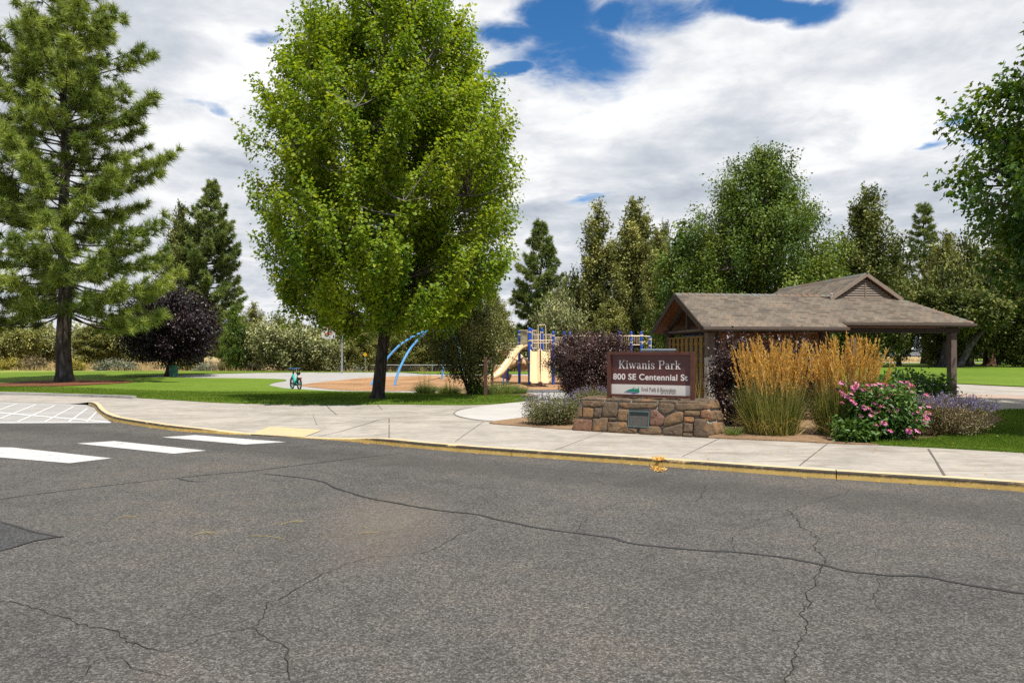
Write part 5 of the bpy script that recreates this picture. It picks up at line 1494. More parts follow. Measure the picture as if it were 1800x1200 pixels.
# grey utility cabinet behind the sign
M['cabinet'] = simple('cabinet_grey', (.20, .235, .245), .5, .4, var=.12, scale=4)
cb = at(1156, 16.2)
cab = empty('utility_cabinet', cb, R(-8), 'blue grey metal utility cabinet hidden behind the park sign', 'cabinet')
zt_ = ht(613, 16.2) - cb.z
mb = MB(); mb.box((-.36, -.28, 0), (.36, .28, zt_ - .05)); mb.build('body', M['cabinet'], cab, bevel=.01)
mb = MB(); mb.box((-.40, -.32, zt_ - .048), (.40, .32, zt_)); mb.build('lid', M['cabinet'], cab, bevel=.012)
mb = MB(); mb.box((-.33, -.292, .12), (.33, -.282, zt_ - .12)); mb.build('door', M['cabinet'], cab, bevel=.003)

# ------------------------------------------------------------------ notice board left of the planting bed
M['post_brown'] = simple('post_brown', (.105, .055, .040), .8, .2, var=.35, scale=10)
M['board_panel'] = simple('board_panel', (.50, .50, .45), .4, .4, var=.15, scale=6)
a, b = at2(853.5, 698), at2(865, 691)
kb = empty('notice_board', a, 0, 'brown two post notice board with a pale panel by the multi stemmed tree', 'sign')
b = b - a
htp = ht(627, a.y) - a.z
for p in (Vector((0, 0, 0)), b):
    mb = MB(); mb.box((p.x - .065, p.y - .065, -.1), (p.x + .065, p.y + .065, htp)); mb.build('post', M['post_brown'], kb, bevel=.008)
mb = MB(); mb.beam((b.x * .08, b.y * .08, htp * .74), (b.x * .92, b.y * .92, htp * .74), .04, htp * .36); mb.build('panel', M['board_panel'], kb)
mb = MB(); mb.beam((b.x * .05, b.y * .05, htp * .935), (b.x * .95, b.y * .95, htp * .935), .06, .05); mb.build('rail', M['post_brown'], kb)

# ------------------------------------------------------------------ pavilion
A0 = Vector((5.34, 19.0)); ar = R(7.0)
zf = g(10, 20)
PB = Matrix.Translation((A0.x, A0.y, zf)) @ Matrix.Rotation(ar, 4, 'Z')
pav = empty('pavilion', (A0.x, A0.y, zf), ar, 'park pavilion with brown shingle roof, open gable end and dark posts', 'pavilion')
def m_shingle():
    m, nt, out = nmat('shingles'); N = NT(nt)
    uv = N.n('ShaderNodeUVMap').outputs[0]
    br = N.n('ShaderNodeTexBrick'); nt.links.new(uv, br.inputs['Vector'])
    br.offset = .37; br.offset_frequency = 2; br.squash = 1
    br.inputs['Scale'].default_value = 1; br.inputs['Brick Width'].default_value = .21; br.inputs['Row Height'].default_value = .135
    br.inputs['Mortar Size'].default_value = .007; br.inputs['Mortar Smooth'].default_value = .4; br.inputs['Bias'].default_value = -.1
    br.inputs['Color1'].default_value = (0, 0, 0, 1); br.inputs['Color2'].default_value = (1, 1, 1, 1); br.inputs['Mortar'].default_value = (.5, .5, .5, 1)
    col = N.ramp(br.outputs['Color'], [(.0, (.104, .087, .069)), (.3, (.156, .129, .100)), (.5, (.166, .140, .110)), (.68, (.182, .139, .103)), (.85, (.130, .112, .090)), (1, (.186, .162, .131))])
    p = N.n('ShaderNodeTexCoord').outputs['Object']
    n = N.noise(p, 1.2, 5, .6); f = N.noise(p, 70, 3, .7)
    col = N.mix(1.0, col, N.ramp(n, [(.35, (.82, .82, .82)), (.65, (1.18, 1.15, 1.1))]), 'MULTIPLY')
    col = N.mix(1.0, col, N.ramp(f, [(.3, (.72, .72, .72)), (.7, (1.25, 1.25, 1.25))]), 'MULTIPLY')
    col = N.mix(N.math('MULTIPLY', br.outputs['Fac'], .75), col, (.035, .028, .022))
    h = N.math('SUBTRACT', N.math('MULTIPLY', f, .3), br.outputs['Fac'])
    nt.links.new(N.bsdf(col, .92, .15, 0, h, .6, .012), out.inputs[0])
    return m
M['shingle'] = m_shingle()
M['pav_wood'] = simple('pavilion_wood', (.060, .043, .034), .75, .25, var=.3, scale=8)
M['pav_post'] = simple('pavilion_post', (.135, .102, .080), .75, .25, var=.22, scale=6)
M['fascia'] = simple('fascia', (.105, .080, .062), .6, .3, var=.2, scale=6)
M['soffit'] = simple('soffit', (.17, .072, .028), .7, .2, var=.35, scale=7)
M['post_sunlit'] = simple('post_sunlit', (.42, .39, .34), .7, .2, var=.12, scale=5)  # paler tone for the lower post: sun below the eave put into the colour
M['louver'] = simple('louver', (.27, .21, .16), .65, .3, var=.2, scale=7)
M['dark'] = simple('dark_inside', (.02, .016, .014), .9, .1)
EH = 2.46 - zf             # roof plane at the front eave (b = 0)
K1 = .515
def rz_(b): return EH + K1 * b

def roof_panel(mb_list, quad, uvo, thick=.10):
    """quad listed counter-clockwise from above: first edge is the eave"""
    mb_list.append((quad, uvo))
def build_roof(name, panels, parent, thick=.10):
    me = bpy.data.meshes.new(name)
    vs, fs, uvs, mi = [], [], [], []
    for q in panels:
        q = [Vector(p) for p in q]
        n = (q[1] - q[0]).cross(q[-1] - q[0]).normalized()
        if n.z < 0: q = q[::-1]; n = -n; 
        e = (Vector((n.y, -n.x, 0)) if math.hypot(n.x, n.y) > 1e-5 else Vector((1, 0, 0))).normalized()
        up = n.cross(e)
        if up.z < 0: up = -up
        b0 = len(vs); m = len(q)
        vs += q; vs += [p - Vector((0, 0, thick)) for p in q]
        fs.append(tuple(range(b0, b0 + m))); uvs += [(p.dot(e), p.dot(up)) for p in q]; mi.append(0)
        fs.append(tuple(range(b0 + 2 * m - 1, b0 + m - 1, -1))); uvs += [(0, 0)] * m; mi.append(1)
        for i in range(m):
            j = (i + 1) % m
            fs.append((b0 + i, b0 + m + i, b0 + m + j, b0 + j)); uvs += [(0, 0)] * 4; mi.append(2)
    me.from_pydata(vs, [], fs)
    uvl = me.uv_layers.new(name='UVMap')
    for l, uv in zip(uvl.data, uvs): l.uv = uv
    for m_ in (M['shingle'], M['soffit'], M['fascia']): me.materials.append(m_)
    for p, i in zip(me.polygons, mi): p.material_index = i
    o = bpy.data.objects.new(name, me); COL.objects.link(o)
    if parent: o.parent = parent
    return o
# left wing: gable roof, ridge along s
RB = 2.1; RH = rz_(RB)
SC = 6.12; SRt = 8.52; GB = 1.86; GH = rz_(GB); PK = 4.22 - zf
b0s = .30
K2 = (PK - rz_(b0s)) / (SRt - SC)        # side slopes of the main hip roof
hw = (PK - GH) / K2                        # half width of the gable
sL = SC - (SRt - SC)
def side_h(s): return PK - K2 * abs(s - SC)
s_meet = SC - (PK - RH) / K2
RB2 = 7.0
step_s = 4.29
lw_front = build_roof('roof', [[(-.05, -.0, rz_(0)), (step_s, -.0, rz_(0)), (step_s, RB, RH), (-.05, RB, RH)],
                               [(-.05, RB + .001, RH), (s_meet, RB + .001, RH), (s_meet, 2 * RB, rz_(0)), (-.05, 2 * RB, rz_(0))]], pav)
# main roof: front apron below the gable, right slope, left slope, back
mr = build_roof('roof', [[(step_s + .001, b0s, rz_(b0s)), (SRt, b0s, rz_(b0s)), (SC + hw, GB, GH), (SC - hw, GB, GH), (step_s + .001, RB - .02, rz_(RB - .02) - .004)],
                         [(SRt, b0s + .002, rz_(b0s)), (SRt, RB2 + 1.6, side_h(SRt)), (SC + .001, RB2, PK), (SC + .001, GB - .05, PK), (SC + hw, GB - .05, GH)],
                         [(SC - .001, GB - .05, PK), (SC - .001, RB2, PK), (sL, RB2 + 1.6, side_h(sL)), (sL, RB + 1.0, side_h(sL)), (s_meet, RB + .02, RH), (SC - hw, GB - .05, GH)],
                         [(SRt, RB2 + 1.602, side_h(SRt)), (sL, RB2 + 1.602, side_h(sL)), (SC, RB2 + .002, PK)]], pav)
# ridge caps as overlapping pieces, with lifted ends
mb = MB()
s = -.05
while s < s_meet - .1:
    l = .22; j = random.uniform(0, .012)
    mb.add([(s, RB - .13, RH - .067 + .012), (s + l, RB - .13, RH - .067 + .004), (s + l, RB, RH + .012), (s, RB, RH + .028 + j), (s + l, RB + .13, RH - .067 + .004), (s, RB + .13, RH - .067 + .012)], [(0, 1, 2, 3), (3, 2, 4, 5)])
    s += l * .94
M['ridge'] = m_ground('ridge_caps', [(.3, (.10, .08, .065)), (.45, (.18, .115, .08)), (.55, (.14, .155, .135)), (.7, (.21, .21, .18))], 2.2, 8, bstr=.3, w=.3)
mb.build('ridge_cap', M['ridge'], pav); mb = MB()
b = GB - .05
while b < RB2:
    mb.add([(SC - .13, b, PK - .13 * K2 + .016), (SC - .13, b + .22, PK - .13 * K2 + .006), (SC, b + .22, PK + .012), (SC, b, PK + .03), (SC + .13, b + .22, PK - .13 * K2 + .006), (SC + .13, b, PK - .13 * K2 + .016)], [(0, 3, 2, 1), (3, 5, 4, 2)])
    b += .205
mb.build('ridge_cap', M['ridge'], pav); mb = MB()
def hipcaps(p, q):
    p, q = Vector(p), Vector(q); d = (q - p); L = d.length; d.normalize(); sd = Vector((-d.y, d.x, 0)).normalized() * .12
    t = 0
    while t < L - .1:
        c0 = p + d * t; c1 = p + d * min(L, t + .22)
        mb.add([c0 - sd + Vector((0, 0, -.035)), c1 - sd + Vector((0, 0, -.045)), c1 + Vector((0, 0, .012)), c0 + Vector((0, 0, .03)), c1 + sd + Vector((0, 0, -.045)), c0 + sd + Vector((0, 0, -.035))], [(0, 1, 2, 3), (3, 2, 4, 5)])
        t += .205
hipcaps((SRt, b0s, rz_(b0s)), (SC + hw, GB, GH))
mb.build('hip_cap', M['ridge'], pav)
# gable wall with louvers
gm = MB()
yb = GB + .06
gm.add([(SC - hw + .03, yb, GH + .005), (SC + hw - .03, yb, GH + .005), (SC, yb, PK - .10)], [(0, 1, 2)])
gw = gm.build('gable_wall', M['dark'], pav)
lm_ = MB()
z = GH + .05
while z < PK - .16:
    wd_ = (PK - .12 - z) / K2 - .06
    if wd_ > .06:
        lm_.add([(SC - wd_, yb - .05, z), (SC + wd_, yb - .05, z), (SC + wd_ - .03, yb - .012, z + .062), (SC - wd_ + .03, yb - .012, z + .062), (SC - wd_, yb - .05, z - .012), (SC + wd_, yb - .05, z - .012)], [(0, 1, 2, 3), (4, 5, 1, 0)])
    z += .073
lm_.box((SC - .014, yb - .062, GH + .03), (SC + .014, yb - .045, PK - .25))
lm_.build('louvers', M['louver'], gw)
tb_ = MB()
for sg in (-1, 1):
    tb_.beam((SC + sg * (hw + .02), GB - .065, GH - .03), (SC + sg * .012, GB - .065, PK - .045), .028, .11)
tb_.box((SC - hw, yb - .06, GH - .005), (SC + hw, yb - .015, GH + .028))
tb_.build('gable_trim', M['louver'], gw)
# fascia boards and gutters
fb = MB()
fb.box((-.04, -.035, rz_(0) - .14), (step_s, -.002, rz_(0) - .035)); fb.build('fascia_board', M['fascia'], pav, bevel=.004)
fb = MB(); fb.box((step_s + .002, b0s - .035, rz_(b0s) - .14), (SRt, b0s - .002, rz_(b0s) - .035)); fb.build('fascia_board', M['fascia'], pav, bevel=.004)
gt = MB()
gt.box((-.05, -.115, rz_(0) - .105), (step_s + .01, -.037, rz_(0) - .03)); gt.build('gutter', M['fascia'], pav, bevel=.012)
gt = MB(); gt.box((step_s + .012, b0s - .115, rz_(b0s) - .105), (SRt + .02, b0s - .037, rz_(b0s) - .03)); gt.build('gutter', M['fascia'], pav, bevel=.012)
fb = MB()
fb.beam((-.065, -.02, rz_(0) - .07), (-.065, RB - .004, RH - .07), .03, .17); fb.beam((-.065, 2 * RB + .02, rz_(0) - .07), (-.065, RB + .004, RH - .07), .03, .17)
fb.build('rake_board', M['pav_wood'], pav)
# wing structure
wd = MB()
zb_ = rz_(0) - .15
wd.box((.18, .36, zb_), (SRt - .4, .52, zb_ + .14)); wd.box((.18, 3.68, zb_), (4.2, 3.84, zb_ + .14))
wd.box((.30, .52, zb_ + .012), (.44, 3.68, zb_ + .13))
wd.beam((.37, .45, rz_(.45) - .19), (.37, RB, RH - .19), .10, .14); wd.beam((.37, 2 * RB - .45, rz_(.45) - .19), (.37, RB, RH - .19), .10, .14)
wd.box((.31, RB - .06, zb_ + .135), (.43, RB + .06, RH - .2))
wd.build('roof_beam', M['pav_wood'], pav)
wb = MB(); wb.box((.26, .55, zb_ + .05), (.295, 3.65, zb_ + .10)); wb.build('tie_rail', M['pav_post'], pav)
for s in (1.6, 2.9):
    rf = MB(); rf.beam((s, .1, rz_(.1) - .17), (s, RB, RH - .17), .07, .12); rf.beam((s, 2 * RB - .1, rz_(.1) - .17), (s, RB, RH - .17), .07, .12); rf.build('rafter', M['pav_wood'], pav)
# posts
def lpost(s, b, w=.20, top=None, mat='pav_post', base=None, bm_='post_sunlit'):
    mb = MB(); mb.box((s - w / 2, b - w / 2, (base or -.2) + .001), (s + w / 2, b + w / 2, top if top else zb_ - .001)); o = mb.build('post', M[mat], pav, bevel=.008)
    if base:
        mb = MB(); mb.box((s - w / 2 - .004, b - w / 2 - .004, -.25), (s + w / 2 + .004, b + w / 2 + .004, base)); mb.build('post_sunlit', M[bm_], o, bevel=.006)
def sb(px, b):            # column of the photo -> s along the pavilion at depth b
    k = (px - PX) / F; a, c = math.cos(ar), math.sin(ar)
    return (k * (A0.y + c * 0 + a * b) - A0.x + c * b) / (a - k * c)
lpost(sb(1247.5, .45), .45, .22, base=ht(627, 19.6) - zf)  # lower length painted sunlit, up to the eave's shadow line
lpost(sb(1178, 3.76), 3.76, .20, mat='pav_wood')
lpost(sb(1673, .46), .46, .185)
for px, b_ in ((1447, .46), (1365, 3.76), (1424, 3.76), (1438, 4.8)):
    lpost(sb(px, b_), b_, .24 if b_ < 1 else .2, mat='pav_wood')
lpost(sb(1497, 7.6), 7.6, .25, mat='pav_post'); 
# white vent cap on the valley
vc = MB(); vc.lathe([(.035, 0), (.035, .12), (.05, .125), (.05, .15), (.02, .16)], 10, Matrix.Translation((s_meet - .12, RB - .2, rz_(RB - .2) - .01)))
vc.build('vent_pipe', M['sign_white'], pav)

# ---- board fence round the trash enclosure
M['fence_wood'] = simple('fence_wood', (.205, .125, .030), .75, .25, var=.4, scale=9)
M['fence_red'] = simple('fence_red_wood', (.215, .088, .030), .75, .25, var=.4, scale=8)
fz = PB.inverted()
def fencepan(name, label, p, q, top, mat, pick, stag=True):
    o = empty(name, PB @ Vector((0, 0, 0)), ar, label, 'fence')
    p, q = Vector(p), Vector(q); d = q - p; L = d.length; d.normalize(); nrm = Vector((-d.y, d.x, 0))
    n = int(L / pick); mb = MB()
    for i in range(n):
        c = p + d * (i + .5) * L / n
        for sgn in ((-1, 1) if stag else (-1,)):
            off = (d * (pick * .5 if sgn > 0 else 0)) + nrm * (.045 * sgn)
            w = pick * (.56 if stag else .62)
            a_ = c + off - d * w / 2; b_ = c + off + d * w / 2
            if (b_ - p).dot(d) > L: continue
            mb.beam(Vector((a_.x, a_.y, top / 2 + .03 + random.uniform(-.004, .004))), Vector((b_.x, b_.y, top / 2 + .03)), .02, top - .06)
    mb.build('pickets', M[mat], o)
    rl = MB()
    for z in (.25, top * .55, top - .18):
        rl.beam(p + Vector((0, 0, z)), q + Vector((0, 0, z)), .04, .09)
    rl.beam(p + Vector((0, 0, top + .022)), q + Vector((0, 0, top + .022)), .14, .035)
    rl.build('rail', M[mat], o)
    return o
fencepan('board_fence', 'yellowish vertical board fence at the open gable end of the pavilion', (sb(1176, 3.64), 3.62, 0), (sb(1240, .60), .62, 0), ht(594, 20.5) - zf, 'fence_wood', .34, False)
fencepan('board_fence', 'reddish brown board fence under the long eave of the pavilion', (sb(1258, .60), .52, 0), (sb(1441, .60), .52, 0), ht(588, 19.8) - zf, 'fence_red', .27)
fencepan('board_fence', 'dark board fence at the back of the trash enclosure', (sb(1176, 3.9), 3.9, 0), (4.2, 3.9, 0), ht(600, 23) - zf, 'fence_red', .27)
# domed grey cabin inside the enclosure
M['plastic_grey'] = simple('plastic_grey', (.21, .215, .225), .5, .4, var=.12, scale=3)
tl = PB @ Vector((sb(1262, 1.9), 1.95, 0)); tl.z = zf
pt_ = empty('portable_toilet', tl, ar, 'grey domed plastic cabin showing above the fence inside the enclosure', 'portable toilet')
th = ht(582, 21) - zf
mb = MB(); mb.box((-.92, -.55, 0), (.92, .55, th - .16)); mb.build('cabin', M['plastic_grey'], pt_, bevel=.03)
mb = MB()
for i in range(13):
    pass
vs = []; fs = []
n_ = 14
for j, y in enumerate((-.62, .62)):
    for i in range(n_ + 1):
        t = -1 + 2 * i / n_
        vs.append((t * 1.0, y, th - .17 + .17 * (1 - abs(t) ** 1.7)))
for i in range(n_): fs.append((i, i + 1, n_ + 2 + i, n_ + 1 + i))
fs.append(tuple(range(n_, -1, -1))); fs.append(tuple(range(n_ + 1, 2 * n_ + 2)))
mb.add(vs, fs); mb.build('domed_roof', M['plastic_grey'], pt_)
# ------------------------------------------------------------------ playground
M['play_blue'] = simple('play_blue', (.008, .075, .42), .35, .5, var=.12, scale=5)
M['arch_blue'] = simple('arch_blue', (.10, .32, .62), .35, .5, var=.12, scale=5)
M['play_tan'] = simple('play_tan', (.62, .44, .235), .4, .4, var=.08, scale=4)
M['rail_tan'] = simple('rail_tan', (.66, .52, .36), .4, .4, var=.08, scale=6)
M['deck'] = simple('deck_brown', (.045, .036, .030), .7, .3, var=.2, scale=6)
Yp = P(966, 676.5)[1]
gz = g(2, Yp)
def pp(px, py, dy=0.0):
    """point of the play area read at the depth of the front posts plus dy"""
    Y = Yp + dy
    return Vector(((px - PX) / F * Y, Y, ht(py, Y)))
O = at(950, Yp)
play = empty('playground_structure', O, 0, 'blue and tan playground structure with slides and railings on wood chips', 'playground')
def L(v): return Vector(v) - O
def gpost(px, top, dy, r=.085):
    a = pp(px, top, dy); z0 = g(a.x, a.y) - O.z - .1
    mb = MB(); b = L(a)
    mb.tube([(b.x, b.y, z0), (b.x, b.y, b.z - .06)], r, 12)
    o = mb.build('post', M['play_blue'], play, smooth_=False)
    mb = MB(); mb.lathe([(r * 1.02, 0), (r * 1.02, .03), (r * .8, .065), (r * .35, .085)], 12, Matrix.Translation((b.x, b.y, b.z - .06))); mb.build('post_cap', M['play_blue'], o, smooth_=True)
    for f in (.42, .78, .93):
        cl = MB(); z = z0 + (b.z - z0) * f; cl.tube([(b.x, b.y, z - .035), (b.x, b.y, z + .035)], r * 1.16, 12)
        cl.build('collar', M['rail_tan'], o)
posts = [(913, 581, 1.3), (930.5, 576, 0), (934.5, 578, 1.9), (952.5, 577, 1.3), (972.5, 583, 0), (991.5, 583, .6), (1002, 584, 2.0),
         (1089, 583, .9), (1109.5, 583, 2.0), (1127.5, 583, 2.0), (1142.5, 591, .6)]
for px, tp, dy in posts: gpost(px, tp, dy)
def bar(mb, a, b, r=.019): mb.tube([L(a), L(b)], r, 6)
def railing(px0, px1, top, bot, dy0, dy1, n, frame=True, name='railing', dtop=0):
    mb = MB()
    a0, a1 = pp(px0, top, dy0), pp(px1, top + dtop, dy1); b0, b1 = pp(px0, bot, dy0), pp(px1, bot + dtop, dy1)
    bar(mb, a0, a1, .026); bar(mb, b0, b1, .026)
    if frame: bar(mb, a0, b0, .024); bar(mb, a1, b1, .024)
    for i in range(1, n): t = i / n; bar(mb, a0.lerp(a1, t), b0.lerp(b1, t), .015)
    return mb.build(name, M['rail_tan'], play)
railing(914, 929.5, 580.5, 606, 1.3, .1, 8)
railing(935.5, 946, 581, 612, .3, .3, 3)
railing(936, 972, 588, 615, 1.9, 1.9, 13)
railing(974, 991, 593, 624, .1, .6, 9)
railing(881, 912, 603, 614, 2.2, 1.4, 14)
railing(992, 1002, 594, 622, .6, 2.0, 5)
railing(1090, 1127, 590, 606, 2.0, 2.0, 10)
mb = MB()
bar(mb, pp(930.5, 598, -.1), pp(973, 598, -.1), .026); bar(mb, pp(937, 602.5, -.1), pp(965, 602.5, -.1), .022)
bar(mb, pp(937, 602.5, -.1), pp(934.5, 598, -.1), .022); bar(mb, pp(965, 602.5, -.1), pp(967, 598, -.1), .022)
mb.build('guard_bar', M['rail_tan'], play)
def hoop(pts, dy, r=.024, name='hand_rail'):
    mb = MB(); q = [L(pp(a, b, dy)) for a, b in pts]; mb.tube(q, r, 6); return mb.build(name, M['rail_tan'], play)
hoop([(946, 612), (945.6, 590), (946, 573), (947.5, 570.8), (957.5, 570.8), (959, 573), (960, 600), (961, 618), (962.5, 619.5), (966, 619.5), (967.5, 618), (967.5, 589)], .2)
hoop([(946, 612), (949, 613.5), (950, 612), (950, 582)], .25)
hoop([(1000, 590), (1135, 590.5), (1142, 591), (1144.5, 594), (1144.5, 612)], .55)
hoop([(1128, 605), (1133, 599), (1136, 604), (1140, 599), (1143, 605)], .65)
hoop([(974, 603), (985, 608.5), (985.5, 623)], -.05)
# decks
def deck(px0, px1, py, dy0, dy1, th=.14):
    a, b = L(pp(px0, py, dy0)), L(pp(px1, py, dy0))
    mb = MB(); mb.box((a.x, a.y, a.z - th), (b.x, b.y + (dy1 - dy0), a.z)); mb.build('deck', M['deck'], play)
deck(931.5, 972, 620, .05, 1.9, .22)
deck(973, 1000, 625.5, .1, 2.0, .18)
deck(914, 931, 614.5, .2, 1.9, .1)
deck(882, 913, 614.5, 1.4, 2.4, .08)
# climber panel below the deck
mb = MB(); a, b = L(pp(934, 615, .15)), L(pp(946, 633, .15)); mb.box((a.x, a.y, b.z), (b.x, b.y + .05, a.z))
for k in range(3):
    z = b.z + (a.z - b.z) * (.2 + .28 * k); mb.box((a.x - .02, a.y - .12, z), (b.x + .02, a.y - .01, z + .05))
mb.build('step_panel', M['deck'], play)
# slides: a chute swept along a path
def chute(name, path, side, w, hgt, mat, thick=.035, sub=4, tw=None):
    path = [Vector(p) for p in path]; pts = [Vector(p) for p in smooth([tuple(p) for p in path], sub)]
    n = 11; vs = []; fs = []
    m = len(pts)
    sides = side if isinstance(side, list) else None
    for i, p in enumerate(pts):
        d = (pts[min(i + 1, m - 1)] - pts[max(i - 1, 0)]).normalized()
        sd = Vector(side) if sides is None else Vector(d.cross(Vector((0, 0, 1)))).normalized()
        sd = (sd - d * sd.dot(d)).normalized(); up = sd.cross(d)
        if up.z < 0: up = -up
        prof = []
        for k in range(n):
            t = -1 + 2 * k / (n - 1)
            prof.append((t * w / 2, hgt * (abs(t) ** 5)))
        ring = [p + sd * a + up * b for a, b in prof] + [p + sd * a * (1 + 2 * thick / w) + up * (b - thick) for a, b in prof[::-1]]
        vs += ring
    k2 = 2 * n
    for i in range(m - 1):
        for k in range(k2):
            j = (k + 1) % k2
            fs.append((i*k2+k, i*k2+j, (i+1)*k2+j, (i+1)*k2+k))
    fs.append(tuple(range(k2 - 1, -1, -1))); fs.append(tuple((m-1)*k2 + k for k in range(k2)))
    mb = MB(); mb.add(vs, fs)
    return mb.build(name, mat, play, smooth_=True)
# wave slide to the left, toward the camera
chute('wave_slide', [L(pp(928, 611.5, .5)), L(pp(922, 611.5, .3)), L(pp(914, 614, 0)), L(pp(905, 624, -.4)), L(pp(896, 637, -.8)), L(pp(888, 648, -1.1)), L(pp(879, 658, -1.4)), L(pp(868, 665, -1.7)), L(pp(862, 667, -1.8))], (.62, -.75, 0), .62, .20, M['play_tan'])
# double slide facing the camera
for c, nm in ((940, 0), (959, 0)):
    chute('straight_slide', [L(pp(c, 617, .1)), L(pp(c, 621, -.25)), L(pp(c, 634, -.75)), L(pp(c, 655, -1.65)), L(pp(c, 667, -2.25)), L(pp(c, 670, -2.6)), L(pp(c, 673, -2.75))], (1, 0, 0), .50, .15, M['play_tan'])
for px, dy in ((943.5, -1.9), (952, -1.9), (958, -1.9)):
    a = L(pp(px, 672, dy)); mb = MB(); mb.tube([(a.x, a.y, g(a.x + O.x, a.y + O.y) - O.z - .05), (a.x, a.y, a.z + .15)], .03, 8); mb.build('slide_foot', M['play_blue'], play)
# spiral slide behind on the left
hc = L(pp(893, 640, 2.2)); path = []
for i in range(26):
    t = i / 25; a = R(150) - t * R(430)
    path.append(Vector((hc.x + .62 * math.cos(a), hc.y + .62 * math.sin(a), L(pp(893, 618, 2.2)).z * (1 - t) + (g(hc.x + O.x, hc.y + O.y) - O.z + .18) * t)))
chute('spiral_slide', path, [1], .62, .34, M['play_tan'], sub=2)
mb = MB(); mb.tube([(hc.x, hc.y, -.4), (hc.x, hc.y, L(pp(893, 612, 2.2)).z)], .05, 10); mb.build('spiral_pole', M['play_blue'], play)
for px, tp, dy in ((885, 640, 1.0), (890.5, 650, .6)):
    a = L(pp(px, tp, dy)); mb = MB(); mb.tube([(a.x, a.y, g(a.x + O.x, a.y + O.y) - O.z - .05), (a.x, a.y, a.z)], .035, 8); mb.build('slide_foot', M['play_blue'], play)
# short crawl tunnel behind
c = L(pp(926, 639, 2.6)); mb = MB()
mb.lathe([(.33, -.5), (.36, -.5), (.36, .5), (.33, .5), (.33, -.49)], 18, Matrix.Translation(c) @ Matrix.Rotation(R(80), 4, 'Y')); mb.build('crawl_tube', M['play_tan'], play, smooth_=True)
# ladder on the shaded right side
c0, c1 = L(pp(980, 626, .5)), L(pp(995, 664, -.2)); mb = MB()
for sd in (-.3, .3): mb.tube([c0 + Vector((0, sd, 0)), c1 + Vector((0, sd, 0))], .03, 6)
for k in range(6): p = c0.lerp(c1, (k + .5) / 6); mb.beam(p + Vector((0, -.3, 0)), p + Vector((0, .3, 0)), .16, .03)
mb.build('ladder', M['deck'], play)

# ------------------------------------------------------------------ blue arch frame (swing frame)
q1, q2, q3, q4 = at2(651, 677.5), at2(692.5, 678.5), at2(777, 666.5), at2(813.5, 665)
fr = empty('swing_frame', q2, 0, 'light blue arched swing frame with curved legs on the wood chips', 'swing frame')
def lo(v): return Vector(v) - q2
apexY = (q2.y + q1.y) / 2
def leg(a, pts):
    p = [lo((a.x, a.y, a.z - .1))]
    p += [lo(((px - PX) / F * Y, Y, ht(py, Y))) for px, py, Y in pts]
    mb = MB(); mb.tube([Vector(v) for v in smooth([tuple(v) for v in p], 5)], .07, 10); mb.build('leg', M['arch_blue'], fr, smooth_=True)
Y1 = q1.y
leg(q1, [(659, 664, Y1 + .2), (676, 636, Y1 + .5), (699, 610, Y1 + .7), (722, 594, Y1 + .9), (747, 582, Y1 + 1.0)])
leg(q2, [(699, 657, q2.y + .2), (709, 634, q2.y + .5), (722, 612, q2.y + .9), (738, 594, q2.y + 1.1), (750, 583, q2.y + 1.2)])
Y3 = q3.y
leg(q3, [(778.5, 645, Y3), (781, 620, Y3), (786, 600, Y3), (792, 581, Y3)])
leg(q4, [(811.5, 645, q4.y), (808, 620, q4.y), (803, 600, q4.y), (796, 581, q4.y)])
mb = MB(); mb.tube([lo(((747 - PX) / F * (Y1 + 1), Y1 + 1, ht(582.5, Y1 + 1))), lo(((794 - PX) / F * Y3, Y3, ht(581, Y3)))], .075, 10); mb.build('top_beam', M['arch_blue'], fr, smooth_=True)

# ------------------------------------------------------------------ basketball hoop
M['steel'] = simple('galvanised', (.36, .38, .39), .45, .5, .6, var=.12, scale=8)
M['backboard'] = simple('backboard', (.52, .50, .48), .5, .4, var=.1, scale=4)
M['rim'] = simple('rim_orange', (.55, .06, .03), .5, .4, var=.15)
bb = at2(601, 656)
bh = empty('basketball_hoop', bb, 0, 'basketball hoop with white backboard on a grey pole, partly hidden by maple leaves', 'basketball hoop')
sY = bb.y / F
mb = MB(); mb.tube([(0, 0, -.1), (0, 0, 3.5)], .075, 12); mb.build('pole', M['steel'], bh)
az_ = ht(590.5, bb.y) - bb.z
bx0, bx1 = (568 - 601) * sY, (592 - 601) * sY
bz0, bz1 = ht(596, bb.y) - bb.z, ht(573, bb.y) - bb.z
mb = MB(); mb.tube([(0, 0, az_), (bx1 - .02, -.35, az_)], .05, 8); mb.tube([(0, 0, az_ + .45), (bx1 - .02, -.35, az_ + .35)], .035, 8); mb.build('arm', M['steel'], bh)
mb = MB(); mb.box((bx0, -.42, bz0), (bx1, -.37, bz1)); bd = mb.build('backboard', M['backboard'], bh, bevel=.02)
mb = MB()
cx, cz = (bx0 + bx1) / 2, bz0 + .42
for a, b in (((-.3, -.01), (.3, .04)), ((-.3, .40), (.3, .45)), ((-.3, .0405), (-.25, .3995)), ((.25, .0405), (.3, .3995))):
    mb.box((cx + a[0], -.428, cz + a[1]), (cx + b[0], -.421, cz + b[1]))
mb.build('target_square', M['rim'], bd)
mb = MB(); mb.tube([(cx + .23 * math.cos(t), -.70 + .23 * math.sin(t), cz - .05) for t in np.linspace(0, 2 * math.pi, 21)], .014, 6); mb.box((cx - .06, -.47, cz - .11), (cx + .06, -.43, cz)); mb.build('rim', M['rim'], bh)

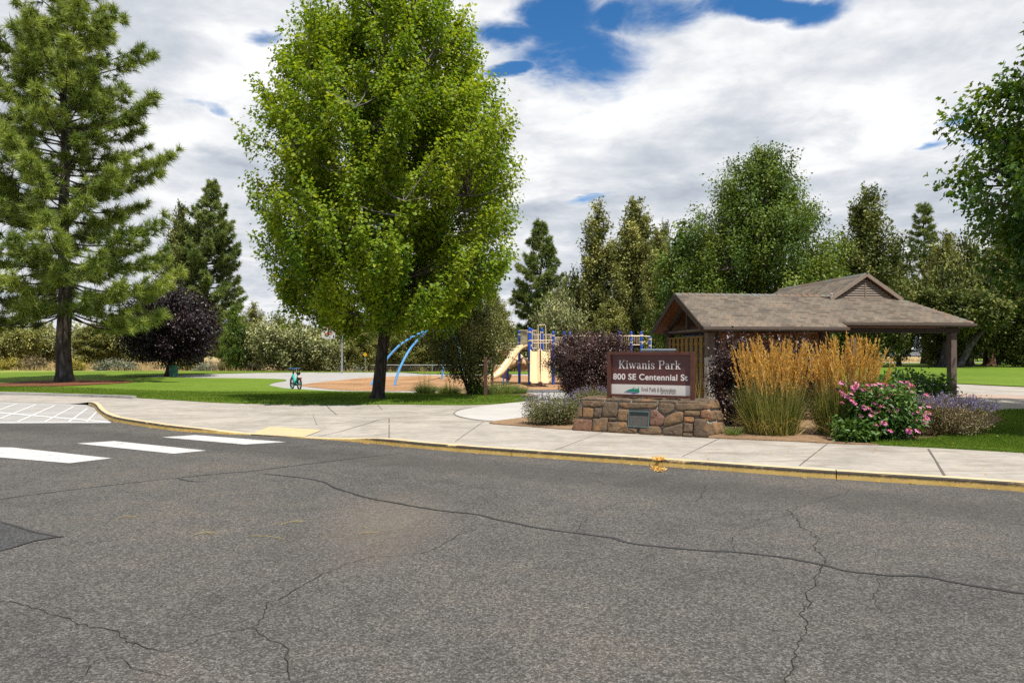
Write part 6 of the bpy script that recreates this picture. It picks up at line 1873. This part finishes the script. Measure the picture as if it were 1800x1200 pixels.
# ------------------------------------------------------------------ litter bin
M['bin_green'] = simple('bin_green', (.012, .115, .075), .4, .5, var=.15, scale=6)
bn = at2(305.5, 663)
sb_ = bn.y / F; hb = 21.5 * sb_; rb = 6.6 * sb_
bino = empty('litter_bin', bn, 0, 'round green slatted litter bin beside the purple plum tree', 'litter bin')
mb = MB()
for k in range(30):
    a = 2 * math.pi * k / 30; ca, sa = math.cos(a), math.sin(a)
    pts = [(rb * .9 * ca, rb * .9 * sa, .08), (rb * ca, rb * sa, hb * .5), (rb * ca, rb * sa, hb * .8), (rb * 1.1 * ca, rb * 1.1 * sa, hb * .94)]
    for p, q in zip(pts[:-1], pts[1:]): mb.beam(p, q, .05, .012, (ca, sa, .01))
mb.build('slats', M['bin_green'], bino)
mb = MB(); mb.lathe([(rb * .82, .05), (rb * .86, hb * .5), (rb * .9, hb * .9), (rb * .7, hb * .88), (rb * .1, hb * .3)], 20); mb.build('liner', simple('bin_liner', (.006, .035, .026), .6, .3), bino, smooth_=True)
mb = MB()
for z, r in ((.08, rb * .93), (hb * .5, rb * 1.02), (hb * .94, rb * 1.12)):
    mb.tube([(r * math.cos(t), r * math.sin(t), z) for t in np.linspace(0, 2 * math.pi, 25)], .025, 6)
mb.build('band', M['bin_green'], bino)

# ------------------------------------------------------------------ parked e-bike
M['teal'] = simple('bike_teal', (.012, .36, .31), .3, .5, var=.1, scale=6)
M['rubber'] = simple('rubber', (.014, .014, .015), .7, .3, var=.2)
M['black'] = simple('black_plastic', (.018, .018, .02), .5, .4, var=.2)
M['blue_grip'] = simple('bike_blue', (.03, .16, .42), .4, .4, var=.1)
M['red_lamp'] = simple('red_lamp', (.45, .02, .02), .3, .5, var=.1)
bk0 = at2(520, 684.5)
heading = Vector((-.60, .80, 0)).normalized()
bike = empty('electric_bike', bk0, math.atan2(heading.y, heading.x), 'small teal and black electric rental bike parked on the path by the lawn', 'bicycle')
# local: +x forward, z up; rear hub at x=-.5
wr_ = .30
def wheel(x):
    c = Matrix.Translation((x, 0, wr_)) @ Matrix.Rotation(R(90), 4, 'X')
    mb = MB(); mb.tube([(x + (wr_ - .035) * math.cos(t), 0, wr_ + (wr_ - .035) * math.sin(t)) for t in np.linspace(0, 2 * math.pi, 29)], .036, 8, False)
    w = mb.build('wheel', M['rubber'], bike, smooth_=True)
    mb = MB()
    for k in range(14):
        a = 2 * math.pi * k / 14; mb.tube([(x, 0, wr_), (x + (wr_ - .05) * math.cos(a), .0, wr_ + (wr_ - .05) * math.sin(a))], .005, 4)
    mb.lathe([(.05, -.05), (.055, -.03), (.055, .03), (.05, .05)], 12, c); mb.build('spokes', M['steel'], w)
    mb = MB(); mb.tube([(x + (wr_ + .03) * math.cos(t), 0, wr_ + (wr_ + .03) * math.sin(t)) for t in np.linspace(R(20), R(185), 14)], .022, 5); mb.build('mudguard', M['black'], bike)
wheel(-.52); wheel(.55)
mb = MB(); mb.tube([(.40, 0, .78), (.30, 0, .62), (.12, 0, .40), (-.06, 0, .33)], [.05, .065, .07, .065], 10); mb.tube([(-.06, 0, .33), (-.18, 0, .55), (-.22, 0, .66)], [.055, .045, .038], 8)
mb.tube([(-.06, .05, .33), (-.52, .08, wr_)], .022, 6); mb.tube([(-.06, -.05, .33), (-.52, -.08, wr_)], .022, 6)
mb.build('frame', M['teal'], bike, smooth_=True)
mb = MB(); mb.tube([(.55, .07, wr_), (.46, .06, .66), (.40, 0, .78)], .022, 6); mb.tube([(.55, -.07, wr_), (.46, -.06, .66), (.40, 0, .78)], .022, 6); mb.tube([(.41, 0, .74), (.33, 0, 1.06)], .042, 8); mb.build('fork', M['black'], bike)
mb = MB(); mb.tube([(.22, .31, 1.10), (.31, .12, 1.10), (.33, 0, 1.08), (.31, -.12, 1.10), (.22, -.31, 1.10)], .018, 8); mb.build('handlebar', M['blue_grip'], bike)
mb = MB(); mb.tube([(-.2, 0, .6), (-.26, 0, .84)], .022, 8); mb.build('seat_post', M['steel'], bike)
mb = MB(); mb.tube([(-.42, 0, .86), (-.30, 0, .87), (-.12, 0, .855)], [.10, .085, .03], 10); mb.build('saddle', M['black'], bike, smooth_=True)
mb = MB(); mb.box((-.72, -.07, .60), (-.34, .07, .64)); mb.tube([(-.52, .08, wr_), (-.56, .07, .60)], .012, 5); mb.tube([(-.52, -.08, wr_), (-.56, -.07, .60)], .012, 5); mb.build('rear_rack', M['black'], bike)
mb = MB(); mb.box((-.765, -.035, .55), (-.722, .035, .62)); mb.build('tail_lamp', M['red_lamp'], bike, bevel=.006)
mb = MB(); mb.tube([(-.06, .05, .30), (-.02, .30, .01)], .014, 6); mb.build('kickstand', M['teal'], bike)
mb = MB(); mb.tube([(-.02, -.12, .30), (-.02, .12, .30)], .09, 12); mb.box((.08, .10, .20), (.20, .20, .225)); mb.box((-.24, -.20, .38), (-.12, -.10, .405)); mb.build('crank', M['black'], bike)

# ------------------------------------------------------------------ fences beyond the lawn
M['wire'] = simple('wire', (.22, .23, .23), .5, .5, .5, var=.1)
def chain_fence(label, pts, hgt, step, mesh=.16, r=.035):
    """pts: world xy polyline"""
    root = empty('chain_link_fence', (pts[0][0], pts[0][1], g(*pts[0])), 0, label, 'fence')
    o = Vector((pts[0][0], pts[0][1], g(*pts[0])))
    line = []
    for (x0, y0), (x1, y1) in zip(pts[:-1], pts[1:]):
        n = max(1, int(math.hypot(x1 - x0, y1 - y0) / step))
        line += [(x0 + (x1 - x0) * i / n, y0 + (y1 - y0) * i / n) for i in range(n)]
    line.append(pts[-1])
    V3 = [Vector((x, y, g(x, y))) - o for x, y in line]
    for p in V3:
        mb = MB(); mb.tube([p - Vector((0, 0, .1)), p + Vector((0, 0, hgt))], r, 6); mb.build('post', M['steel'], root)
    mb = MB()
    for p, q in zip(V3[:-1], V3[1:]): mb.tube([p + Vector((0, 0, hgt - .02)), q + Vector((0, 0, hgt - .02))], r * .8, 5)
    mb.build('top_rail', M['steel'], root)
    vs, fs = [], []
    for p, q in zip(V3[:-1], V3[1:]):
        d = q - p; l = d.length; n = int(l / mesh)
        up = Vector((0, 0, 1)); w = .006
        for i in range(-int(hgt / mesh), n + 1):
            for sg in (0, 1):
                a0, a1 = i * mesh, i * mesh + hgt
                c0, c1 = max(0, a0), min(l, a1)
                if c1 <= c0: continue
                z0, z1 = c0 - a0, c1 - a0
                if sg: z0, z1 = hgt - z0, hgt - z1
                A, B_ = p + d * (c0 / l) + up * z0, p + d * (c1 / l) + up * z1
                b0 = len(vs); s_ = d / l * w
                vs += [A - s_, A + s_, B_ + s_, B_ - s_]; fs.append((b0, b0 + 1, b0 + 2, b0 + 3))
    np_mesh('wire_mesh', vs, fs, M['wire'], root)
def lin(px0, Y0, px1, Y1): return [((px0 - PX) / F * Y0, Y0), ((px1 - PX) / F * Y1, Y1)]
chain_fence('tall grey chain link fence behind the thick pine trunk at the left', lin(-60, 104, 330, 92), 2.0, 3.1, .3)
chain_fence('sagging chain link fence behind the parked bike and the basketball pole', lin(372, 70, 480, 63) + lin(560, 63, 700, 63)[0:] + lin(860, 63, 1000, 63)[1:], 1.10, 3.0, .2, .03)
M['rail_wood'] = simple('rail_wood', (.10, .075, .058), .85, .15, var=.3, scale=9)
rf_ = empty('rail_fence', at(1670, 92), 0, 'dark wooden two rail fence in front of the pale building at the right', 'fence')
o_ = at(1670, 92); fpts = [at(px, Y) - o_ for px, Y in ((1660, 95), (1695, 92), (1739, 90), (1786, 88), (1835, 86), (1890, 84))]
for p in fpts:
    mb = MB(); mb.box((p.x - .10, p.y - .10, p.z - .2), (p.x + .10, p.y + .10, p.z + 1.35)); mb.build('post', M['rail_wood'], rf_)
for p, q in zip(fpts[:-1], fpts[1:]):
    for z in (.55, 1.18):
        mb = MB(); mb.beam(p + Vector((0, -.12, z)), q + Vector((0, -.12, z)), .06, .18); mb.build('rail', M['rail_wood'], rf_)

# ------------------------------------------------------------------ vehicles in the far lot
M['glass'] = simple('car_glass', (.02, .024, .028), .1, .6, var=.1)
M['tyre'] = simple('tyre', (.02, .02, .02), .8, .2)
M['alloy'] = simple('alloy', (.4, .4, .4), .35, .5, .7)
def car(name, label, cat, loc, rz, L_, W_, H_, hood, belt, paint, van=False):
    root = empty(name, loc, rz, label, cat, 'vehicles parked in the far lot')
    x0, x1 = -L_ / 2, L_ / 2
    z0 = .28
    low = [(x0, z0), (x1, z0), (x1 + .02, belt * .6), (x1 - .05, belt * .82), (x1 - hood, belt), (x0 + .05, belt), (x0, belt * .7)]
    cab = [(x1 - hood - .02, belt), (x1 - hood - (.45 if van else .65), H_ - .06), (x1 - hood - .8, H_), (x0 + (.18 if van else .75), H_), (x0 + (.06 if van else .30), belt)]
    bm_ = MB(); Mx = Matrix.Translation((0, -W_ / 2, 0))
    bm_.prism(low, W_, Mx)
    # greenhouse narrows toward the roof
    vs = []
    for y in (-1, 1):
        for x, z in cab:
            k = 1 - .14 * (z - belt) / (H_ - belt)
            vs.append((x, y * W_ / 2 * k, z + .001))
    m = len(cab); fs = [tuple(range(m)), tuple(range(2 * m - 1, m - 1, -1))] + [(i, i + m, (i + 1) % m + m, (i + 1) % m) for i in range(m)]
    bm_.add(vs, fs)
    bd = bm_.build('body', paint, root, bevel=.05)
    def side(xa, xb, za, zb_, y):
        k = lambda z: y * (W_ / 2 * (1 - .14 * (z - belt) / (H_ - belt)) + .012)
        mb = MB(); mb.add([(xa, k(za), za), (xb, k(za), za), (xb - (.35 if xb > 0 and not van else .15), k(zb_), zb_), (xa + .08, k(zb_), zb_)], [(0, 1, 2, 3)]); mb.build('side_window', M['glass'], root)
    for y in (-1, 1):
        side(-.1, x1 - hood - .25, belt + .04, H_ - .14, y)
        if not van: side(x0 + .5, -.2, belt + .04, H_ - .14, y)
    mb = MB(); a = W_ / 2 * .93; xb = x1 - hood - .02; dx = (.45 if van else .65)
    mb.add([(xb + .02, -a, belt + .05), (xb + .02, a, belt + .05), (xb - dx + .1, a * .9, H_ - .12), (xb - dx + .1, -a * .9, H_ - .12)], [(0, 1, 2, 3)]); mb.build('windscreen', M['glass'], root)
    mb = MB(); mb.add([(x0 + (.05 if van else .31) - .03, -a * .9, belt + .08), (x0 + (.05 if van else .31) - .03, a * .9, belt + .08), (x0 + (.15 if van else .68) - .03, a * .85, H_ - .14), (x0 + (.15 if van else .68) - .03, -a * .85, H_ - .14)], [(0, 1, 2, 3)]); mb.build('rear_window', M['glass'], root)
    for x in (x0 + .85, x1 - .85):
        for y in (-1, 1):
            mb = MB(); mb.lathe([(.2, -.11), (.33, -.10), (.345, 0), (.33, .10), (.2, .11)], 16, Matrix.Translation((x, y * (W_ / 2 - .09), .34)) @ Matrix.Rotation(R(90), 4, 'X')); w = mb.build('wheel', M['tyre'], root)
            mb = MB(); mb.lathe([(.05, -.115), (.2, -.115), (.2, .115), (.05, .115)], 12, Matrix.Translation((x, y * (W_ / 2 - .085), .34)) @ Matrix.Rotation(R(90), 4, 'X')); mb.build('rim', M['alloy'], w)
    for y in (-.62, .62):
        mb = MB(); mb.box((x1 - .06, y * W_ / 2 - .16, belt * .62), (x1 + .035, y * W_ / 2 + .16, belt * .78)); mb.build('headlight', M['alloy'], root)
    mb = MB(); mb.box((x1 - .02, -W_ / 2 + .1, z0 - .02), (x1 + .07, W_ / 2 - .1, z0 + .2)); mb.build('bumper', M['tyre'], root)
car_white = simple('car_white', (.72, .72, .71), .3, .5, var=.04); car_blue = simple('car_blue', (.06, .13, .24), .3, .5, var=.05); car_silver = simple('car_silver', (.5, .51, .52), .3, .5, .3, var=.05); car_grey = simple('car_grey', (.12, .13, .14), .3, .5, var=.05)
def car_at(px, Y): return at(px, Y) + Vector((0, 0, .08))
car('parked_van', 'white van parked facing the camera in the far lot left of the right pavilion post', 'van', car_at(1591, 172), R(-78), 4.9, 1.95, 2.0, .95, 1.15, car_white, True)
car('parked_car', 'blue car parked just right of the white van', 'car', car_at(1610, 176), R(-80), 4.6, 1.85, 1.75, 1.0, 1.0, car_blue)
car('parked_car', 'white car left of the white van, seen side on', 'car', car_at(1565, 170), R(200), 4.6, 1.85, 1.5, 1.1, .95, car_white)
car('parked_car', 'silver car parked behind the leaning trunk in the far lot', 'car', car_at(1629, 168), R(-60), 4.6, 1.85, 1.55, 1.1, .95, car_silver)
car('parked_car', 'white car seen between leaning trunk and pavilion post', 'car', car_at(1650, 150), R(10), 4.6, 1.85, 1.5, 1.1, .95, car_white)
car('parked_car', 'pale car at the left end of the far lot behind the orange grass', 'car', car_at(1522, 165), R(190), 4.6, 1.85, 1.5, 1.1, .95, car_silver)
car('parked_car', 'dark grey car far off behind the fence right of the rail fence trunk', 'car', car_at(1702, 178), R(-70), 4.6, 1.85, 1.6, 1.0, .95, car_grey)

# far buildings
def shed(name, label, px0, px1, Y, top, col, roofc, depth=14, roof_h=.8):
    a, b = at(px0, Y), at(px1, Y); w = b.x - a.x
    root = empty(name, a, 0, label, 'building')
    h = ht(top, Y) - a.z
    wm = simple(name + '_wall', col, .7, .2, var=.08, scale=.6)
    mb = MB(); mb.box((0, 0, -1), (w, depth, h - roof_h)); wl = mb.build('wall', wm, root)
    rm = simple(name + '_roof', roofc, .6, .3, var=.1, scale=.5)
    mb = MB()
    mb.add([(-.4, -.4, h - roof_h), (w + .4, -.4, h - roof_h), (w + .4, depth / 2, h + roof_h * .6), (-.4, depth / 2, h + roof_h * .6), (w + .4, depth + .4, h - roof_h), (-.4, depth + .4, h - roof_h)], [(0, 1, 2, 3), (3, 2, 4, 5), (0, 3, 5), (1, 4, 2)])
    mb.build('roof', rm, root)
    for k in range(max(1, int(w / 4))):
        x = 1.2 + k * 4
        if x + 1.6 > w: break
        mb = MB(); mb.box((x, -.06, (h - roof_h) * .45), (x + 1.5, -.003, (h - roof_h) * .8)); mb.build('window', M['glass'], root)
    return root
shed('warehouse', 'pale grey metal building behind the reddish trunk at the right', 1742, 1800, 118, 588, (.42, .44, .42), (.3, .31, .31))
shed('house', 'cream building half hidden by trees left of the white van', 1470, 1560, 200, 585, (.55, .52, .46), (.14, .12, .11))
shed('house', 'blue grey building behind the parked cars', 1585, 1660, 215, 596, (.26, .32, .40), (.16, .17, .19))
shed('house', 'light building behind the wide grey juniper', 470, 560, 160, 600, (.42, .40, .36), (.20, .17, .15))
shed('house', 'pale house behind the dark trees beyond the blue arches', 660, 800, 165, 598, (.45, .42, .38), (.22, .20, .19))

# yellow road sign far off behind the trees
ys = at(642, 62); yr = empty('road_sign', ys, 0, 'small yellow diamond road sign beyond the fence left of the maple trunk', 'sign')
zc_ = ht(623, 62) - ys.z
mb = MB(); mb.tube([(0, 0, -.2), (0, 0, zc_ + .2)], .035, 6); mb.build('pole', M['steel'], yr)
mb = MB(); mb.prism([(0, -.22), (.19, 0), (0, .22), (-.19, 0)], .02, Matrix.Translation((0, -.06, zc_))); mb.build('plate', simple('sign_yellow', (.62, .34, .01), .5, .3), yr)

# ------------------------------------------------------------------ litter of straw on the road
def straw(label, px, py, l, ang, bend):
    x, y = PR(px, py); k = y / F
    ln = l * k
    root_pts = [(-ln / 2, 0, .006), (ln * .05, bend * ln, .016), (ln / 2, 0, .007)]
    mb = MB(); mb.tone = .62; mb.tube([Vector(v) for v in smooth(root_pts, 4)], .0026, 5)
    if bend > .1: mb.tube([(ln * .05, bend * ln, .012), (ln * .25, -bend * ln * .6, .01)], .0022, 5)
    o = mb.build('straw', M['straw'], tone=True)
    o.location = (x, y, 0.0035); o.rotation_euler = (0, 0, ang)
    tag(o, label, 'dry straw', 'bits of dry straw on the road')
straw('bent straw stalk on the asphalt, nearest the road patch', 221, 911, 32, .5, .25)
straw('short straw on the asphalt between the bent stalk and the long stalk', 361, 939, 34, .3, .15)
straw('longest straw stalk on the asphalt', 470, 946, 74, -.35, .04)
straw('straw on the tan stain of the asphalt', 648, 938, 34, .1, .03)
straw('small straw on the asphalt above the longest stalk', 515, 920, 44, .6, .12)
straw('tiny straw beside the tan stain', 640, 928, 12, -.8, .02)
mb = MB()
for i in range(260):
    a = random.uniform(0, 6.28); px, py = 1157 + random.gauss(0, 5.5), 811 + random.gauss(0, 3.2)
    x, y = PR(px, py, .1); s_ = random.uniform(.008, .022)
    z = walk_z(x, y) + .008 if kerb_d(x, y)[0] < .2 else .01
    v = [Vector((random.gauss(0, s_), random.gauss(0, s_), abs(random.gauss(0, s_)) + z)) + Vector((x, y, 0)) for _ in range(4)]
    mb.tone = random.uniform(.3, .9); mb.add(v, [(0, 1, 2), (0, 2, 3)])
o = mb.build('dead_leaves', M['plume'], tone=True); tag(o, 'clump of orange dead leaves caught on the yellow kerb', 'dead leaves')

# ------------------------------------------------------------------ sky, sun, camera
SUN_EL, SUN_DIR = R(64), Vector((.56, -.83))       # direction on the ground toward the sun
az = math.atan2(SUN_DIR.x, SUN_DIR.y)
w = bpy.data.worlds.new('World'); sc.world = w; w.use_nodes = True
nt = w.node_tree; nt.nodes.clear(); N = NT(nt)
out = nt.nodes.new('ShaderNodeOutputWorld')
sky = N.n('ShaderNodeTexSky', sky_type='NISHITA', sun_disc=False, sun_elevation=SUN_EL, sun_rotation=az, altitude=1100, air_density=1.0, dust_density=.3, ozone_density=2.0)
hs = N.n('ShaderNodeHueSaturation'); hs.inputs['Saturation'].default_value = 1.32; hs.inputs['Value'].default_value = 1.3
nt.links.new(sky.outputs[0], hs.inputs['Color'])
bg1 = N.n('ShaderNodeBackground', i_Strength=.085); nt.links.new(hs.outputs[0], bg1.inputs[0])
tc = N.n('ShaderNodeTexCoord').outputs['Generated']
sp = N.n('ShaderNodeSeparateXYZ'); nt.links.new(tc, sp.inputs[0])
X_, Y_, Z_ = sp.outputs
# cloud deck coordinates: the ray met with a flat layer high above
zc = N.math('ADD', N.math('MAXIMUM', Z_, 0.0), .16)
cx = N.math('DIVIDE', X_, zc); cy = N.math('DIVIDE', Y_, zc)
cv = N.n('ShaderNodeCombineXYZ'); nt.links.new(cx, cv.inputs[0]); nt.links.new(cy, cv.inputs[1])
n1 = N.noise(cv.outputs[0], 1.5, 10, .60, .35); n2 = N.noise(cv.outputs[0], 4.2, 10, .62, .25); n3 = N.noise(cv.outputs[0], .55, 4, .5)
# azimuth/elevation tangents for placing the openings in the deck
yy = N.math('MAXIMUM', Y_, .12)
U = N.math('DIVIDE', X_, yy); Wv = N.math('DIVIDE', Z_, yy)
U = N.math('ADD', U, N.math('MULTIPLY', N.math('SUBTRACT', n2, .5), .09)); Wv = N.math('ADD', Wv, N.math('MULTIPLY', N.math('SUBTRACT', n1, .5), .10))
def blobf(px, py, rx, ry, rot=0.0, soft=(1.9, .25)):
    a = N.math('SUBTRACT', U, (px - PX) / F); b = N.math('SUBTRACT', Wv, (PY - py) / F)
    c, s = math.cos(rot), math.sin(rot)
    p = N.math('ADD', N.math('MULTIPLY', a, c), N.math('MULTIPLY', b, s)); q = N.math('SUBTRACT', N.math('MULTIPLY', b, c), N.math('MULTIPLY', a, s))
    d = N.math('ADD', N.math('POWER', N.math('ABSOLUTE', N.math('DIVIDE', p, rx / F)), 2.0), N.math('POWER', N.math('ABSOLUTE', N.math('DIVIDE', q, ry / F)), 2.0))
    return N.step(N.math('SQRT', d), *soft)
front = N.step(Y_, .05, .2)
gaps = [blobf(1012, 92, 112, 58, -.3), blobf(990, 28, 80, 54, .1), blobf(890, 65, 70, 20, 0), blobf(1120, 30, 130, 36, .15), blobf(1320, 14, 190, 28, .0, (1.3, .3)), blobf(905, 118, 60, 16, .2, (1.4, .2)),
        blobf(1450, 20, 60, 26, .3, (1.5, .1))]
thin = [blobf(375, 182, 46, 12, -.45, (1.7, .0)), blobf(330, 170, 46, 9, -.1, (1.8, .0)), blobf(1640, 246, 36, 9, .15, (1.7, .0)), blobf(1690, 205, 40, 9, .2, (1.8, .0)), blobf(1030, 352, 40, 8, .1, (1.9, .0)), blobf(470, 60, 30, 12, 0, (2, 0)), blobf(1705, 240, 30, 14, 0, (1.8, 0))]
m = gaps[0]
for b in gaps[1:]: m = N.math('MAXIMUM', m, b)
t = thin[0]
for b in thin[1:]: t = N.math('MAXIMUM', t, b)
m = N.math('MAXIMUM', m, N.math('MULTIPLY', t, .78))
m = N.math('MULTIPLY', m, front)
# open sky behind the camera, where the sun stands
back = N.step(Y_, -.1, -.45)
m = N.math('MAXIMUM', m, N.math('MULTIPLY', back, N.step(n3, .42, .56)))
wisp = N.math('MULTIPLY', N.math('SUBTRACT', n2, .5), .55)
n4 = N.noise(cv.outputs[0], 5.5, 8, .62, .5)
rag = N.math('ADD', N.math('MULTIPLY', N.math('SUBTRACT', n4, .5), 1.25), N.math('MULTIPLY', N.math('SUBTRACT', n2, .5), 1.0))
clear = N.step(N.math('ADD', m, N.math('MULTIPLY', rag, N.step(m, .02, .25))),  .14, .98)
# light and grey of the cloud itself: thick parts have grey bellies
lum = N.math('ADD', N.math('MULTIPLY', n1, .58), N.math('MULTIPLY', n2, .42))
bright = [blobf(1230, 120, 190, 100, .25, (1.5, .0)), blobf(345, 235, 75, 42, -.3, (1.5, .2)), blobf(800, 25, 160, 34, -.05, (1.5, .2)), blobf(1080, 215, 150, 40, .3, (1.6, 0)), blobf(1560, 180, 160, 60, .2, (1.7, 0)), blobf(1010, 300, 190, 34, .1, (1.7, 0)), blobf(420, 120, 120, 60, 0, (1.8, 0))]
dark = [blobf(1120, 290, 170, 26, .12, (1.7, .0)), blobf(300, 90, 110, 80, -.2, (1.7, .0)), blobf(400, 290, 120, 26, -.3, (1.7, .0)), blobf(1390, 220, 120, 24, .3, (1.8, 0)), blobf(1560, 110, 90, 24, .4, (1.8, 0)), blobf(960, 370, 90, 22, 0, (1.8, 0)), blobf(1300, 330, 150, 22, .1, (1.8, 0))]
bb_ = bright[0]
for b in bright[1:]: bb_ = N.math('ADD', bb_, b)
dd = dark[0]
for b in dark[1:]: dd = N.math('ADD', dd, b)
lum = N.math('ADD', lum, N.math('MULTIPLY', N.math('MULTIPLY', bb_, front), .11))
lum = N.math('SUBTRACT', lum, N.math('MULTIPLY', N.math('MULTIPLY', dd, front), .10))
edge = N.math('MULTIPLY', m, .10); lum = N.math('ADD', lum, edge)
cc = N.ramp(lum, [(.34, (.36, .40, .46)), (.45, (.50, .53, .575)), (.52, (.61, .63, .66)), (.60, (.76, .765, .77)), (.70, (.86, .86, .855))])
bg2 = N.n('ShaderNodeBackground', i_Strength=1.0); nt.links.new(cc, bg2.inputs[0])
mx = N.n('ShaderNodeMixShader'); nt.links.new(clear, mx.inputs[0]); nt.links.new(bg2.outputs[0], mx.inputs[1]); nt.links.new(bg1.outputs[0], mx.inputs[2])
nt.links.new(mx.outputs[0], out.inputs[0])

sl = bpy.data.lights.new('sun', 'SUN'); sl.energy = 4.8; sl.angle = R(.55); sl.color = (1.0, .955, .89)
so = bpy.data.objects.new('sun', sl); COL.objects.link(so)
d = Vector((SUN_DIR.x * math.cos(SUN_EL), SUN_DIR.y * math.cos(SUN_EL), math.sin(SUN_EL)))
so.rotation_euler = d.to_track_quat('Z', 'Y').to_euler()

cam = bpy.data.cameras.new('camera'); cam.sensor_width = 36.0; cam.lens = 36.0 * F / 1800.0
cam.shift_y = (PY - 600.0) / 1800.0; cam.clip_start = .1; cam.clip_end = 4000
co = bpy.data.objects.new('camera', cam); COL.objects.link(co)
co.location = (0, 0, CH); co.rotation_euler = (R(90), 0, 0)
sc.camera = co
vs_ = sc.view_settings; vs_.view_transform = 'Standard'; vs_.look = 'None'; vs_.exposure = 0.38; vs_.gamma = 1.0; vs_.use_curve_mapping = False
sc.cycles.max_bounces = 6; sc.cycles.diffuse_bounces = 3; sc.cycles.glossy_bounces = 2; sc.cycles.transmission_bounces = 3; sc.cycles.transparent_max_bounces = 6
sc.cycles.use_denoising = False
